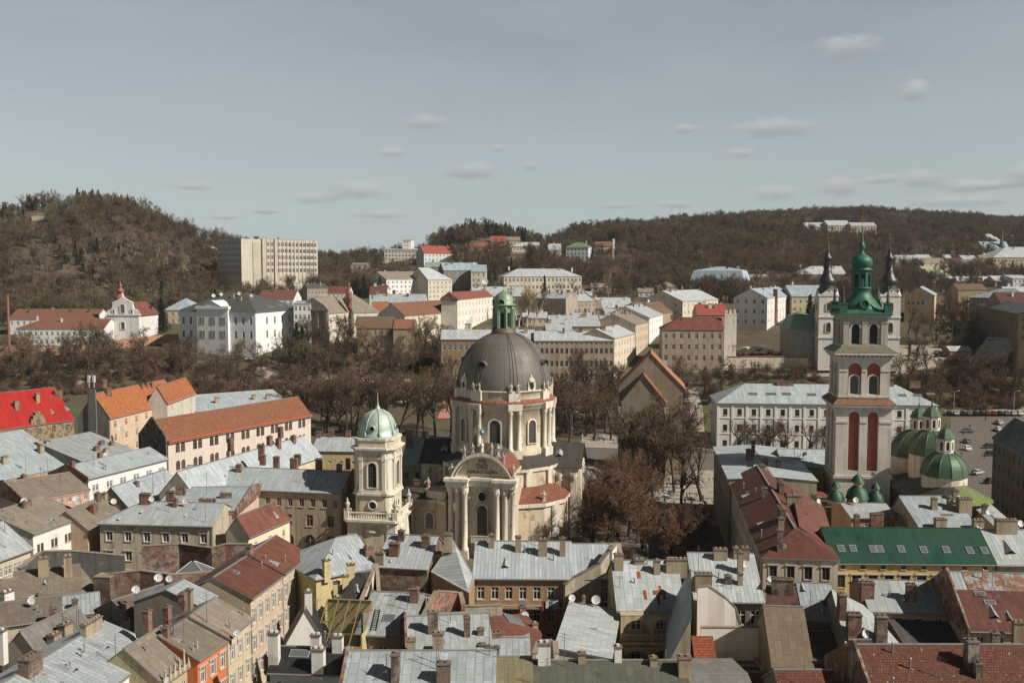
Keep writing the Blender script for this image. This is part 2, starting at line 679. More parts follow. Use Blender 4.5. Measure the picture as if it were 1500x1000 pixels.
@cached
def glass():
    t = NT('window_glass')
    oi = t.n('ShaderNodeObjectInfo')
    col = t.mix(oi.outputs['Random'], (0.012, 0.014, 0.016), (0.075, 0.072, 0.065))
    return t.done(col, 0.12, 0.0, 0.5)


@cached
def clearglass():
    t = NT('clear_glass')
    tr = t.n('ShaderNodeBsdfTransparent')
    gl = t.n('ShaderNodeBsdfGlossy')
    gl.inputs['Roughness'].default_value = 0.05
    tr.inputs[0].default_value = (0.82, 0.85, 0.82, 1)
    mx = t.n('ShaderNodeMixShader')
    mx.inputs[0].default_value = 0.14
    t.link(tr.outputs[0], mx.inputs[1])
    t.link(gl.outputs[0], mx.inputs[2])
    t.link(mx.outputs[0], t.t.nodes['Material Output'].inputs[0])
    return t.mat


@cached
def flat(c, rough=0.8):
    t = NT('matt')
    return t.done(c, rough, 0, 0.3)


@cached
def twig(c, spread=0.35):
    t = NT('twigs')
    oi = t.n('ShaderNodeObjectInfo')
    a = sc((c[0] * 1.55, c[1] * 1.45, c[2] * 1.25), 1)
    b = sc((c[0] * 0.42, c[1] * 0.46, c[2] * 0.5), 1)
    v = t.coord('Object', shift=False)
    n = t.noise(v, 0.35, 3, 0.6)
    f = t.math('ADD', t.math('MULTIPLY', oi.outputs['Random'], 0.7), t.math('MULTIPLY', n, 0.35))
    return t.done(t.mix(f, b, a), 0.9, 0, 0.1)


@cached
def bark(c):
    t = NT('bark')
    n = t.noise(t.coord('Object', (3, 3, 0.6)), 2.0, 5, 0.7)
    return t.done(t.mix(n, sc(c, 0.5), sc(c, 1.4)), 0.95, 0, 0.1)


@cached
def needles(c):
    t = NT('needles')
    oi = t.n('ShaderNodeObjectInfo')
    n = t.noise(t.coord('Object', shift=False), 0.7, 3, 0.6)
    f = t.math('ADD', t.math('MULTIPLY', oi.outputs['Random'], 0.4), t.math('MULTIPLY', n, 0.7))
    return t.done(t.mix(f, sc(c, 0.55), sc(c, 1.5)), 0.8, 0, 0.2)


GLASS = glass()
WHITE = (0.66, 0.65, 0.62)
CREAM = (0.52, 0.46, 0.36)
LT = (0.48, 0.51, 0.53)            # pale zinc
BLUE = (0.33, 0.38, 0.42)           # bluish zinc
TAN = (0.215, 0.185, 0.145)         # weathered sheet
RUST = (0.165, 0.062, 0.038)
CLAY = (0.30, 0.115, 0.055)
BRK = (0.22, 0.075, 0.04)
FRAME_W = paint((0.7, 0.7, 0.68), 0.5)
FRAME_B = paint((0.12, 0.085, 0.06), 0.6)
SILL = plaster((0.45, 0.42, 0.37), 0.5)
POT = paint((0.30, 0.14, 0.08), 0.8)
DARK = flat((0.015, 0.014, 0.013))
DISHW = paint((0.52, 0.52, 0.50), 0.6)
STEEL = paint((0.16, 0.16, 0.16), 0.5, 0.4)
# ------------------------------------------------------------------ houses
NEAR = []
FOOT = []            # (x, y, radius) kept clear of trees
CACHE = {}


def window_mesh(w, h, kind, fc, lod):
    """lod 2: glass, bars and sill apart; lod 1: one small mesh."""
    key = (round(w, 2), round(h, 2), kind, fc, lod)
    if key in CACHE:
        return CACHE[key]
    fm = paint(fc, 0.55) if not isinstance(fc, str) else FRAME_W
    g = MB()
    arch = kind == 'a'
    r = w / 2
    if arch:
        P = [(-r, 0), (r, 0), (r, h - r)] + [(r * math.cos(a), h - r + r * math.sin(a)) for a in [math.pi * k / 8 for k in range(1, 8)]] + [(-r, h - r)]
    else:
        P = [(-r, 0), (r, 0), (r, h), (-r, h)]
    g.face([(x, 0.20, z) for x, z in P], 0)
    fr = MB() if lod == 2 else g
    m = 0 if lod == 2 else 1
    b = 0.085 if lod == 2 else 0.11

    def bar(x0, x1, z0, z1):
        fr.box(x0, x1, 0.10, 0.197, z0, z1, m)
    ht = h - r if arch else h
    bar(-r, -r + b, 0, ht)
    bar(r - b, r, 0, ht)
    bar(-r + b, r - b, 0, b)
    bar(-r + b, r - b, ht - b, ht)
    bar(-b * .45, b * .45, b, ht - b)
    if h > 1.2 and not arch:
        bar(-r + b, -b * .45, h * .66, h * .66 + b * .8)
        bar(b * .45, r - b, h * .66, h * .66 + b * .8)
    if arch:
        bar(-r + b, -b * .45, h * .33, h * .33 + b * .7)
        bar(b * .45, r - b, h * .33, h * .33 + b * .7)
        bar(-b * .45, b * .45, ht, h - .03)
    res = [g.data('window', [GLASS] if lod == 2 else [GLASS, fm])]
    if lod == 2:
        res.append(fr.data('frame', fm))
        s = MB()
        s.box(-r - .12, r + .12, -.14, 0.09, -.12, -.002)
        if kind == 'd':                                     # dressed surround with a hood
            s.box(-r - .2, -r - .002, -.07, .05, 0, h + .12)
            s.box(r + .002, r + .2, -.07, .05, 0, h + .12)
            s.box(-r - .32, r + .32, -.2, .05, h + .123, h + .3)
        res.append(s.data('sill', SILL))
    CACHE[key] = res
    return res


def put_window(root, x, y, z, rot, w, h, kind, fc, lod):
    ms = window_mesh(w, h, kind, fc, lod)
    o = obj('window', ms[0], root, (x, y, z), rot)
    for me in ms[1:]:
        obj(me.name.split('.')[0], me, o)
    return o


def facade(mb, ox, oy, rot, length, z0, z1, rects, mat=0, depth=0.22):
    """A wall standing on (ox,oy) towards local +x turned by rot, with real openings. rects: (u0,u1,v0,v1,arch)."""
    c, s = math.cos(rot), math.sin(rot)

    def P(u, v, d=0.0):
        return (ox + c * u - s * d, oy + s * u + c * d, v)

    def quad(u0, u1, v0, v1):
        if u1 - u0 > 1e-4 and v1 - v0 > 1e-4:
            mb.face([P(u0, v0), P(u1, v0), P(u1, v1), P(u0, v1)], mat)
    bands = {}
    for q in rects:
        bands.setdefault((q[2], q[3]), []).append(q)
    z = z0
    for (v0, v1) in sorted(bands):
        if v0 < z - 1e-6 or v1 > z1:
            continue
        quad(0, length, z, v0)
        u = 0.0
        for q in sorted(bands[(v0, v1)]):
            u0, u1, arch = q[0], q[1], q[4]
            if u0 < u - 1e-6 or u1 > length:
                continue
            quad(u, u0, v0, v1)
            d = depth
            top = v1
            if arch:
                r = (u1 - u0) / 2
                cx, top = (u0 + u1) / 2, v1 - r
                ps = [(cx + r * math.cos(math.pi * k / 8), top + r * math.sin(math.pi * k / 8)) for k in range(9)]
                for k in range(8):
                    a, b = ps[k], ps[k + 1]
                    mb.face([P(a[0], a[1]), P(a[0], v1), P(b[0], v1), P(b[0], b[1])], mat)
                    mb.face([P(b[0], b[1]), P(b[0], b[1], d), P(a[0], a[1], d), P(a[0], a[1])], mat)
            else:
                mb.face([P(u0, v1), P(u0, v1, d), P(u1, v1, d), P(u1, v1)], mat)
            mb.face([P(u0, v0), P(u1, v0), P(u1, v0, d), P(u0, v0, d)], mat)
            mb.face([P(u0, v0), P(u0, v0, d), P(u0, top, d), P(u0, top)], mat)
            mb.face([P(u1, v0), P(u1, top), P(u1, top, d), P(u1, v0, d)], mat)
            u = u1
        quad(u, length, v0, v1)
        z = v1
    quad(0, length, z, z1)


def chimney_mesh(w, d, h, kind):
    key = ('chim', round(w, 1), round(d, 1), round(h, 1), kind)
    if key not in CACHE:
        mat = {'brick': brickwall(BRK, 0.15), 'old': brickwall((0.16, 0.09, 0.058), 0.5), 'plaster': plaster((0.33, 0.27, 0.19), 1.3), 'white': plaster((0.62, 0.60, 0.55), 0.6),
               'yellow': plaster((0.55, 0.45, 0.24), 0.5)}[kind]
        cap = plaster((0.15, 0.13, 0.11), 1.0)
        b = MB()
        b.box(-w / 2, w / 2, -d / 2, d / 2, -0.9, h - .22, 0)
        b.box(-w / 2 - .09, w / 2 + .09, -d / 2 - .09, d / 2 + .09, h - .22, h - .06, 1)
        n = max(1, int(w / .55))
        for i in range(n):
            x = -w / 2 + w * (i + .5) / n
            b.box(x - .16, x + .16, -min(d, .5) / 2 + .06, min(d, .5) / 2 - .06, h - .06, h + .16, 0)
        CACHE[key] = b.data('chimney', [mat, cap])
    return CACHE[key]


def dish_mesh(r):
    key = ('dish', round(r, 2))
    if key not in CACHE:
        b = MB()
        n = 14
        prof = [(r * k / 4, 0.22 * r * (k / 4) ** 2) for k in range(5)]
        vs, fs = [(0, 0, 0)], []
        for q, h in prof[1:]:
            for i in range(n):
                a = 2 * math.pi * i / n
                vs.append((q * math.cos(a), q * math.sin(a), h))
        fs += [(0, 1 + i, 1 + (i + 1) % n) for i in range(n)]
        for k in range(3):
            fs += [(1 + k * n + i, 1 + (k + 1) * n + i, 1 + (k + 1) * n + (i + 1) % n, 1 + k * n + (i + 1) % n) for i in range(n)]
        M = Matrix.Translation((0, -0.12, 1.0)) @ Matrix.Rotation(R(72), 4, 'X')
        b.mesh([M @ Vector(v) for v in vs], fs, 0, True)
        b.mesh([M @ (Vector(v) - Vector((0, 0, .03))) for v in vs], [f[::-1] for f in fs], 0, True)
        b.tube((0, 0, -0.5), (0, 0, 1.05), 0.04, n=5, mat=1)
        b.tube(M @ Vector((0, -r, .2 * r)), M @ Vector((0, 0, r * .95)), 0.025, n=4, mat=1)
        b.box(-.06, .06, -.06, .06, -.06, .06, 1, 0, M @ Vector((0, 0, r * .95)))
        CACHE[key] = b.data('satellite_dish', [DISHW, STEEL])
    return CACHE[key]


def antenna_mesh(h):
    key = ('ant', round(h, 1))
    if key not in CACHE:
        b = MB()
        b.tube((0, 0, -.6), (0, 0, h), .045, .03, n=5)
        for k, w in ((.97, .45), (.88, .7), (.78, .35)):
            b.tube((-w, 0, h * k), (w, 0, h * k), .022, n=4)
        CACHE[key] = b.data('antenna', STEEL)
    return CACHE[key]


def pipe_mesh(h):
    key = ('pipe', h)
    if key not in CACHE:
        b = MB()
        b.tube((0, 0, -.4), (0, 0, h), .09, n=7)
        b.lathe([(.17, h), (.17, h + .06), (0, h + .18)], 7)
        CACHE[key] = b.data('vent_pipe', paint((.26, .25, .24), .5, .3))
    return CACHE[key]


def hatch_mesh(s):
    """Small wedge dormer: the ridge runs up the slope, dark opening to the front (-y)."""
    key = ('hatch', round(s, 2))
    if key not in CACHE:
        b = MB()
        w, h, l = .75 * s, .55 * s, 1.5 * s
        b.face([(-w, -.4 * s, -.2), (0, -.5 * s, h), (0, l, .1), (-w, l * .5, -.2)], 0)
        b.face([(w, -.4 * s, -.2), (w, l * .5, -.2), (0, l, .1), (0, -.5 * s, h)], 0)
        b.face([(-w * .9, -.3 * s, -.2), (w * .9, -.3 * s, -.2), (0, -.34 * s, h * .9)], 1)
        CACHE[key] = b.data('roof_hatch', [metal((.33, .34, .34), 0.1), DARK])
    return CACHE[key]


def skylight_mesh(w, h):
    key = ('skylight', round(w, 2), round(h, 2))
    if key not in CACHE:
        b = MB()
        b.box(-w / 2, w / 2, -h / 2, h / 2, -.05, .10, 1)
        b.box(-w / 2 + .1, w / 2 - .1, -h / 2 + .1, h / 2 - .1, .09, .112, 0)
        CACHE[key] = b.data('skylight', [flat((.10, .11, .12), .12), paint((.25, .25, .25), .5)])
    return CACHE[key]


def V2(p):
    return Vector((p.x, p.y))


class House:
    """A house from its long front eave A-B (body to the left of A->B), its ridge point R and its roof kind."""

    def __init__(self, name, label, A, B, z=None, Rp=None, end='A', slope=None, roof='gable', W=None, hipA=False, hipB=False, rise=None,
                 rm=None, wm=None, cat='house', group=None, ov=0.35, gov=0.2, th=0.16, win=None, lod=1, fc=WHITE, cornice=0.35, fire='', cm=None, backk=1.0,
                 plinth=True, gutter=True, base=None, inset=1.0, clear=True):
        def P(q):
            if isinstance(q, Vector):
                return q
            return pt(q[0], q[1], Y=q[2]) if len(q) == 3 else pt(q[0], q[1], z=z)
        a, b = P(A), P(B)
        e = (a.z + b.z) / 2
        self.L = L = (V2(b) - V2(a)).length
        t = (V2(b) - V2(a)) / L
        n = Vector((-t.y, t.x))
        self.t, self.n = t, n
        s = r = None
        hip = (hipA, hipB)
        k = inset if (hipA if end == 'A' else hipB) else 0.0
        e0 = V2(a) if end == 'A' else V2(b)
        sg = 1 if end == 'A' else -1
        if roof == 'flat' or Rp is None:
            r = rise if rise is not None else 0.6
            s = (W or 10) / 2 if roof != 'shed' else (W or 10)
        elif slope is not None:
            tn = math.tan(R(slope))
            lo, hi = 0.3, 60.0
            for _ in range(50):
                m = (lo + hi) / 2
                q = e0 + n * m + t * (sg * k * m)
                if proj((q.x, q.y, e + m * tn))[1] > Rp[1]:
                    lo = m
                else:
                    hi = m
            s, r = lo, lo * tn
        else:
            d = ray(*Rp)
            # e0 + s*(n + sg*k*t) + z*(e+r) on the ray
            m = n + t * (sg * k)
            # e0.x + s*m.x = q*d.x ; e0.y + s*m.y = q*d.y
            det = m.x * -d.y + d.x * m.y
            s = (-e0.x * -d.y + d.x * -e0.y) / det
            q = (e0.y + s * m.y) / d.y
            r = EYE + q * d.z - e
        if s < 0.8 or s > 40 or r < 0.05 or r > 20:
            print('HOUSE?', label, 's=%.1f r=%.1f L=%.1f e=%.1f' % (s, r, L, e))
            s, r = min(max(s, 3.0), 14.0), min(max(r, 1.0), 9.0)
        if roof == 'shed':
            Wd = s
        elif roof == 'flat':
            Wd = W or 2 * s
        else:
            Wd = W or s * (1 + backk)
        self.W, self.s, self.r = Wd, s, r
        mid = V2(a) + t * (L / 2)
        cs = [V2(a), V2(b), V2(b) + n * Wd, V2(a) + n * Wd]
        g = min(ground(c.x, c.y) for c in cs) - 0.4 if base is None else base
        self.g, self.e, ez = g, e, e - g
        self.ez = ez
        self.rot = math.atan2(t.y, t.x)
        NEAR.append(self) if lod == 2 else None
        self.root = root = thing(name, label, cat, (mid.x, mid.y, g), self.rot, group)
        self.M = Matrix.Translation((mid.x, mid.y, g)) @ Matrix.Rotation(self.rot, 4, 'Z')
        self.Mi = self.M.inverted()
        if clear:
            ctr = mid + n * (Wd / 2)
            FOOT.append((ctr.x, ctr.y, t.x, t.y, L / 2 + 1.5, Wd / 2 + 1.5))
        rm = rm or metal(LT)
        self.tiled = rm.name.startswith('clay')
        wm = wm or plaster(CREAM)
        X = L / 2
        # ---- walls
        wb = MB()
        ends = {'F': (-X, 0, 0.0, L), 'B': (X, 0, R(90), Wd), 'K': (X, Wd, R(180), L), 'A': (-X, Wd, R(-90), Wd)}
        wins = []
        for key, (ox, oy, rt, ln) in ends.items():
            rects = []
            top = ez + (r if roof == 'shed' and key == 'K' else 0)
            for sp in (win or {}).get(key, []):
                nn, rows, w, h, off, pitch = sp[:6]
                kind = sp[6] if len(sp) > 6 else 'p'
                m0 = sp[7] if len(sp) > 7 else 0.0            # margins as fractions of the length
                m1 = sp[8] if len(sp) > 8 else 0.0
                pair = kind.startswith('2')
                kd = kind[1:] if pair else kind
                for j in range(rows):
                    v1 = top - off - pitch * j
                    v0 = v1 - h
                    if v0 < 0.6:
                        break
                    for i in range(nn):
                        u = ln * (m0 + (1 - m0 - m1) * (i + .5) / nn)
                        for du in ((-w * .62, w * .62) if pair else (0,)):
                            rects.append((u + du - w / 2, u + du + w / 2, v0, v1, kd == 'a'))
                            wins.append((key, ox, oy, rt, u + du, v0, w, h, kd, ln))
            facade(wb, ox, oy, rt, ln, 0, top, rects)
        th_ = th
        lift = 0.02
        if roof in ('gable', 'shed'):
            for key, x in (('A', -X), ('B', X)):
                if roof == 'gable' and (hipA if key == 'A' else hipB):
                    continue
                ps = [(x, 0, ez), (x, s, ez + r), (x, Wd, ez)] if roof == 'gable' else [(x, 0, ez), (x, Wd, ez), (x, Wd, ez + r)]
                wb.face(ps if (key == 'B') != (roof == 'gable') else ps[::-1])
        self.wall = wb.build('wall', wm, root)
        for (key, ox, oy, rt, u, v0, w, h, kd, ln) in wins:
            c, si = math.cos(rt), math.sin(rt)
            put_window(root, ox + c * u, oy + si * u, v0, rt, w, h, kd, fc, lod)
        # ---- roof
        rb = MB()
        self.planes = []
        z0 = ez + lift

        def plane(poly):
            rb.slab([Vector((p[0], p[1], p[2] + th_)) for p in poly], th_, 0, 1)
            self.planes.append([Vector((p[0], p[1], p[2] + th_)) for p in poly])
        if roof == 'flat':
            plane([(-X + .25, .25, z0 - .5), (X - .25, .25, z0 - .5), (X - .25, Wd - .25, z0 - .5 + .02), (-X + .25, Wd - .25, z0 - .5 + .02)])
            for (x0, x1, y0, y1) in ((-X - .05, X + .05, -.05, .245), (-X - .05, X + .05, Wd - .245, Wd + .05), (-X - .05, -X + .245, .247, Wd - .247), (X - .245, X + .05, .247, Wd - .247)):
                rb.box(x0, x1, y0, y1, ez + .003, ez + .25, 1)
        elif roof == 'shed':
            k1 = r / s
            plane([(-X - gov, -ov, z0 - ov * k1), (X + gov, -ov, z0 - ov * k1), (X + gov, Wd + .1, z0 + r + .1 * k1), (-X - gov, Wd + .1, z0 + r + .1 * k1)])
        elif roof == 'mansard':
            hm, im = r * .72, min(2.2, s * .4)
            zt = z0 + hm
            o_ = ov
            low = [(-X - o_, -o_), (X + o_, -o_), (X + o_, Wd + o_), (-X - o_, Wd + o_)]
            up = [(-X + im, im), (X - im, im), (X - im, Wd - im), (-X + im, Wd - im)]
            for i in range(4):
                j = (i + 1) % 4
                plane([(*low[i], z0 - .2), (*low[j], z0 - .2), (*up[j], zt), (*up[i], zt)])
            ys, zz = Wd / 2, z0 + r
            ia = Wd / 2 - im
            rid = [(-X + im + ia, ys, zz), (X - im - ia, ys, zz)]
            if rid[0][0] > rid[1][0]:
                rid = [(0, ys, zz)] * 2
            u3 = [(*q, zt + .02) for q in up]
            plane([u3[0], u3[1], rid[1], rid[0]])
            plane([u3[2], u3[3], rid[0], rid[1]])
            plane([u3[1], u3[2], rid[1]])
            plane([u3[3], u3[0], rid[0]])
        else:
            b2 = Wd - s
            k1, k2 = r / s, r / b2
            xa, xb = (-X + inset * s if hipA else -X - gov), (X - inset * s if hipB else X + gov)
            if xa > xb:
                xa = xb = (xa + xb) / 2
            ea, eb = (-X - ov if hipA else -X - gov), (X + ov if hipB else X + gov)
            zr = z0 + r
            zl, zk = z0 - ov * k1, z0 - ov * k2
            if hipA:
                zk = zl if abs(k1 - k2) < 1e-3 else zk
            plane([(ea, -ov, zl), (eb, -ov, zl), (xb, s, zr), (xa, s, zr)])
            plane([(eb, Wd + ov, zk), (ea, Wd + ov, zk), (xa, s, zr), (xb, s, zr)])
            if hipA:
                plane([(ea, Wd + ov, zk), (ea, -ov, zl), (xa, s, zr)])
            if hipB:
                plane([(eb, -ov, zl), (eb, Wd + ov, zk), (xb, s, zr)])
            # ridge cap
            if xb - xa > 1:
                rb.box(xa, xb, s - .16, s + .16, zr + th_ - .06, zr + th_ + .05, 1)
        self.roof = rb.build('roof', [rm, cm or paint((.20, .19, .18), .6)], root)
        # ---- cornice and gutter
        if cornice and roof != 'flat':
            cb = MB()
            cb.box(-X - .02, X + .02, -.2, -.004, ez - cornice - .1, ez - .1)
            if hipA:
                cb.box(-X - .2, -X - .024, -.2, Wd + .2, ez - cornice - .1, ez - .1)
            if hipB:
                cb.box(X + .024, X + .2, -.2, Wd + .2, ez - cornice - .1, ez - .1)
            cb.build('cornice', wm, root)
        if gutter and lod == 2 and roof not in ('flat', 'mansard'):
            k1 = r / s
            gb = MB()
            gb.tube((-X - gov, -ov - .07, z0 - ov * k1 + .02), (X + gov, -ov - .07, z0 - ov * k1 + .02), .09, n=6)
            gb.tube((X - .2, -.12, .3), (X - .2, -.12, ez - .2), .06, n=5)
            gb.build('gutter', paint((.22, .21, .20), .5, .3), root)
        # ---- fire walls rising above the roof at the gable ends
        for q in fire:
            x0 = -X - .32 if q == 'A' else X + .003 + gov
            x1 = x0 + .30 if q == 'A' else x0 + .30
            if q == 'A':
                x0, x1 = -X - gov - .32, -X - gov - .003
            u = .55
            prof = [(-ov - .1, ez - .8), (-ov - .1, ez + u - .1), (s, ez + r + u + .15), (Wd + ov, ez + u), (Wd + ov, ez - .8)] if roof != 'shed' else [(-ov, ez - .8), (-ov, ez + u), (Wd, ez + r + u + .1), (Wd, ez - .8)]
            fb = MB()
            m = len(prof)
            fb.face([(x0, y, zz) for y, zz in prof][::-1])
            fb.face([(x1, y, zz) for y, zz in prof])
            for i in range(m):
                j = (i + 1) % m
                fb.face([(x0, prof[i][0], prof[i][1]), (x1, prof[i][0], prof[i][1]), (x1, prof[j][0], prof[j][1]), (x0, prof[j][0], prof[j][1])][::-1], 0)
            fb.build('fire_wall', brickwall(BRK, 0.5), root)

    # ---- things fixed to the roof, placed where the photograph shows their foot
    def on(self, px, py):
        d = ray(px, py)
        o = self.Mi @ Vector((0, 0, EYE))
        dl = self.Mi.to_3x3() @ d
        best = None
        for P in self.planes:
            n = (P[1] - P[0]).cross(P[2] - P[0]).normalized()
            dn = n.dot(dl)
            if abs(dn) < 1e-5:
                continue
            t = n.dot(P[0] - o) / dn
            if t < 0:
                continue
            q = o + dl * t
            miss = 0.0
            for i in range(len(P)):
                a, b = P[i], P[(i + 1) % len(P)]
                side = n.cross(b - a).normalized().dot(q - a)
                miss = max(miss, -side)
            k = (max(0.0, miss - .05), -n.z * 0 - (1 if dn < 0 else 0), t)
            if best is None or k < best[0]:
                best = (k, q, n)
        q, n = best[1], best[2]
        q.x = max(-self.L / 2 + .2, min(self.L / 2 - .2, q.x))
        return q, n

    def chim(self, *items, kind='brick'):
        for it in items:
            px, py = it[:2]
            w, d, h = (list(it[2:]) + [1.0, .7, 1.6][len(it) - 2:]) if len(it) < 6 else it[2:5]
            k = it[5] if len(it) > 5 else kind
            q, n = self.on(px, py)
            obj('chimney', chimney_mesh(w, d, h, k), self.roof, q)
        return self

    def dish(self, *items):
        for it in items:
            q, n = self.on(*it[:2])
            r = (it[2] if len(it) > 2 else .55) * .72
            obj('satellite_dish', dish_mesh(r), self.roof, q, -self.rot + R(rnd.uniform(-6, 30)))
        return self

    def aerial(self, *items):
        for it in items:
            q, n = self.on(*it[:2])
            obj('antenna', antenna_mesh(it[2] if len(it) > 2 else 3.0), self.roof, q, rnd.uniform(0, 3))
        return self

    def _tilt(self, o, n):
        down = Vector((n.x, n.y, 0))
        ax = Vector((-down.y, down.x, 0)).normalized() if down.length > 1e-3 else Vector((1, 0, 0))
        up = -(Vector((0, 0, 1)) - n * n.z)
        y = (Vector((0, 0, 1)) - n * n.z).normalized()
        x = y.cross(n)
        o.rotation_euler = Matrix((x, y, n)).transposed().to_euler()

    def hatch(self, *items):
        for it in items:
            q, n = self.on(*it[:2])
            o = obj('roof_hatch', hatch_mesh(it[2] if len(it) > 2 else 1.0), self.roof, q)
            self._tilt(o, n)
        return self

    def light(self, *items):
        for it in items:
            q, n = self.on(*it[:2])
            w, h = it[2:4] if len(it) > 3 else (.8, 1.2)
            o = obj('skylight', skylight_mesh(w, h), self.roof, q + n * .02)
            self._tilt(o, n)
        return self

    def auto(self, n, kinds=('brick', 'plaster'), near=True, w=(.7, 1.3), h=(1.0, 1.9)):
        """Chimneys along the ridge."""
        X = self.L / 2 - .6
        for i in range(n):
            x = -X + 2 * X * (i + .5 + rnd.uniform(-.3, .3)) / n
            y = self.s + rnd.choice((-1, 1)) * rnd.uniform(.5, .35 * self.s + .5)
            y = min(max(y, .6), self.W - .6)
            zz = self.ez + .15 + (self.r * (1 - abs(y - self.s) / (self.s if y < self.s else max(.5, self.W - self.s))))
            obj('chimney', chimney_mesh(rnd.choice(w), .6, round(rnd.uniform(*h), 1), rnd.choice(kinds)), self.roof, (x, y, zz))
        return self

    def sheets(self, a0, a1, b0, b1, mat, n=1, keep=1.0):
        """Replaced roof sheets laid on the front slope (fractions along and up the slope)."""
        P = self.planes[0]
        u, v = P[1] - P[0], P[3] - P[0]
        nn = u.cross(v).normalized() * .025
        b = MB()
        for i in range(n):
            if rnd.random() > keep:
                continue
            x0, x1 = a0 + (a1 - a0) * i / n, a0 + (a1 - a0) * (i + .97) / n
            y0, y1 = (b0, b1) if keep == 1 else (b0 + (b1 - b0) * rnd.choice((0, .25, .5)), b1 - (b1 - b0) * rnd.choice((0, .25)))
            q = [P[0] + u * x + v * y for x, y in ((x0, y0), (x1, y0), (x1, y1), (x0, y1))]
            b.face([p + nn for p in q])
            for k in range(4):
                b.face([q[k], q[(k + 1) % 4], q[(k + 1) % 4] + nn, q[k] + nn])
        b.build('roof_sheets', mat, self.roof)

    def clutter(self, n):
        """Vent pipes, aerials and small hatches scattered over the front slope."""
        P = self.planes[0]
        u, v = P[1] - P[0], P[3] - P[0]
        for i in range(n):
            a, b = rnd.uniform(.08, .92), rnd.uniform(.15, .92)
            q = P[0] + u * a + v * b
            k = rnd.random()
            if k < .45 or (k >= .75 and self.tiled):
                obj('vent_pipe', pipe_mesh(round(rnd.uniform(.5, 1.3), 1)), self.roof, q)
            elif k < .75:
                obj('antenna', antenna_mesh(round(rnd.uniform(1.6, 4.0), 1)), self.roof, q, rnd.uniform(0, 3))
            else:
                nn = (P[1] - P[0]).cross(P[2] - P[0]).normalized()
                o = obj('roof_hatch', hatch_mesh(round(rnd.uniform(.5, .9), 1)), self.roof, q)
                self._tilt(o, nn)

    def local(self, x, y, z):
        return self.M @ Vector((x, y, z))
# ------------------------------------------------------------------ old town roofs, left of the street
def P_(r, g, b, d=0.8):
    return plaster((r, g, b), d)


GREYPL = P_(.20, .19, .165, 1.0)
WHITEPL = P_(.66, .64, .59, .45)
CREAMPL = P_(.50, .42, .29, .8)
BEIGEPL = P_(.42, .36, .26, .9)
PEACH = P_(.55, .38, .26, .6)
PINK = P_(.52, .40, .33, .6)
YELLOW = P_(.55, .42, .19, .6)

H = House
h = H('town_house', 'pale grey sheet metal roof with rust streaks and two vent hatches over a white wall', (100, 1050), (239, 948), 14, (152, 911), 'B', rm=metal((.36, .375, .38), .25, .62, 1.3), wm=WHITEPL,
      win={'F': [(4, 1, .7, .5, .9, 3, 'p'), (4, 3, 1.1, 1.8, 2.1, 3.6)]}, lod=2, backk=.8)
h.chim((134, 925, 3.4, .8, 1.5, 'plaster'), (45, 985, 2.4, 1.3, 2.0, 'old'), (4, 960, .8, .8, 3.0, 'white')).hatch((150, 949, 1.2), (103, 982, 1.3)).dish((205, 941, .75)).aerial((50, 998, 2.5))
h = H('town_house', 'yellowish house with a row of pinnacles along its eaves and a dark brick gable', (237, 1000), (288, 964), 13.2, (236, 918), 'B', rm=felt(TAN), wm=P_(.42, .36, .22, .9), win={'F': [(4, 3, 1.0, 1.6, 1.6, 3.4)]}, lod=2, fire='')
pn = MB()
for i in range(8):
    x = -h.L / 2 + .3 + (h.L - .6) * i / 7
    hh = 2.6 if i in (4, 6, 7) else 1.6
    pn.lathe([(.2, -.2), (.2, .5), (.12, .6), (.18, .8), (.08, hh * .8), (.10, hh * .85), (0, hh)], 6, (x, -.3, h.ez))
for i in range(7):
    x = -h.L / 2 + .3 + (h.L - .6) * (i + .5) / 7
    pn.box(x - .9, x + .9, -.38, -.2, h.ez - .1, h.ez + .45)
pn.build('pinnacle_parapet', P_(.45, .40, .30, 1.0), h.root)
h.chim((216, 912, .8, .8, 1.7), (244, 938, .8, .8, 1.8))
h = H('town_house', 'narrow house with bright orange plastered front and sagging brown roof', (289, 966), (332, 936), 14, (279, 904), 'B', rm=felt((.19, .16, .125)), wm=P_(.55, .165, .065, .55), win={'F': [(3, 3, 1.1, 1.9, 1.3, 3.6, 'd')]}, lod=2, fire='B')
h.chim((245, 905, .8, .8, 1.6)).hatch((262, 938, .6))
h = H('town_house', 'cream fronted house under a light brown sheet roof next to the orange front', (334, 934), (368, 905), 14.3, (315, 876), 'B', rm=felt((.26, .22, .175)), wm=P_(.52, .43, .29, .6), win={'F': [(3, 3, 1.1, 1.9, 1.5, 3.6, 'd')]}, lod=2)
h.chim((268, 884, .9, .8, 1.5), (277, 882, .8, .8, 1.8, 'plaster')).aerial((303, 912, 4.0)).dish((341, 944, .6))
h = H('town_house', 'small blue grey metal roof sheltering behind the brown sheet roofs', (293, 888), (316, 873), 14.6, (268, 850), 'B', rm=metal((.34, .36, .37), .1), wm=GREYPL, win={}, gutter=False)
h.dish((232, 856, .8), (213, 865, .8), (249, 857, .7))
h = H('town_house', 'dark red ribbed roof over a pinkish front lined with tall white windows', (367, 876), (414, 841), 14, (313, 846), 'A', rm=rustroof((.125, .048, .032), 0.0), wm=P_(.52, .41, .30, .5), win={'F': [(5, 1, .6, .5, .7, 3), (5, 3, 1.1, 2.1, 1.9, 3.9, 'd')]}, lod=2)
h.light((346, 838, .9, .9))
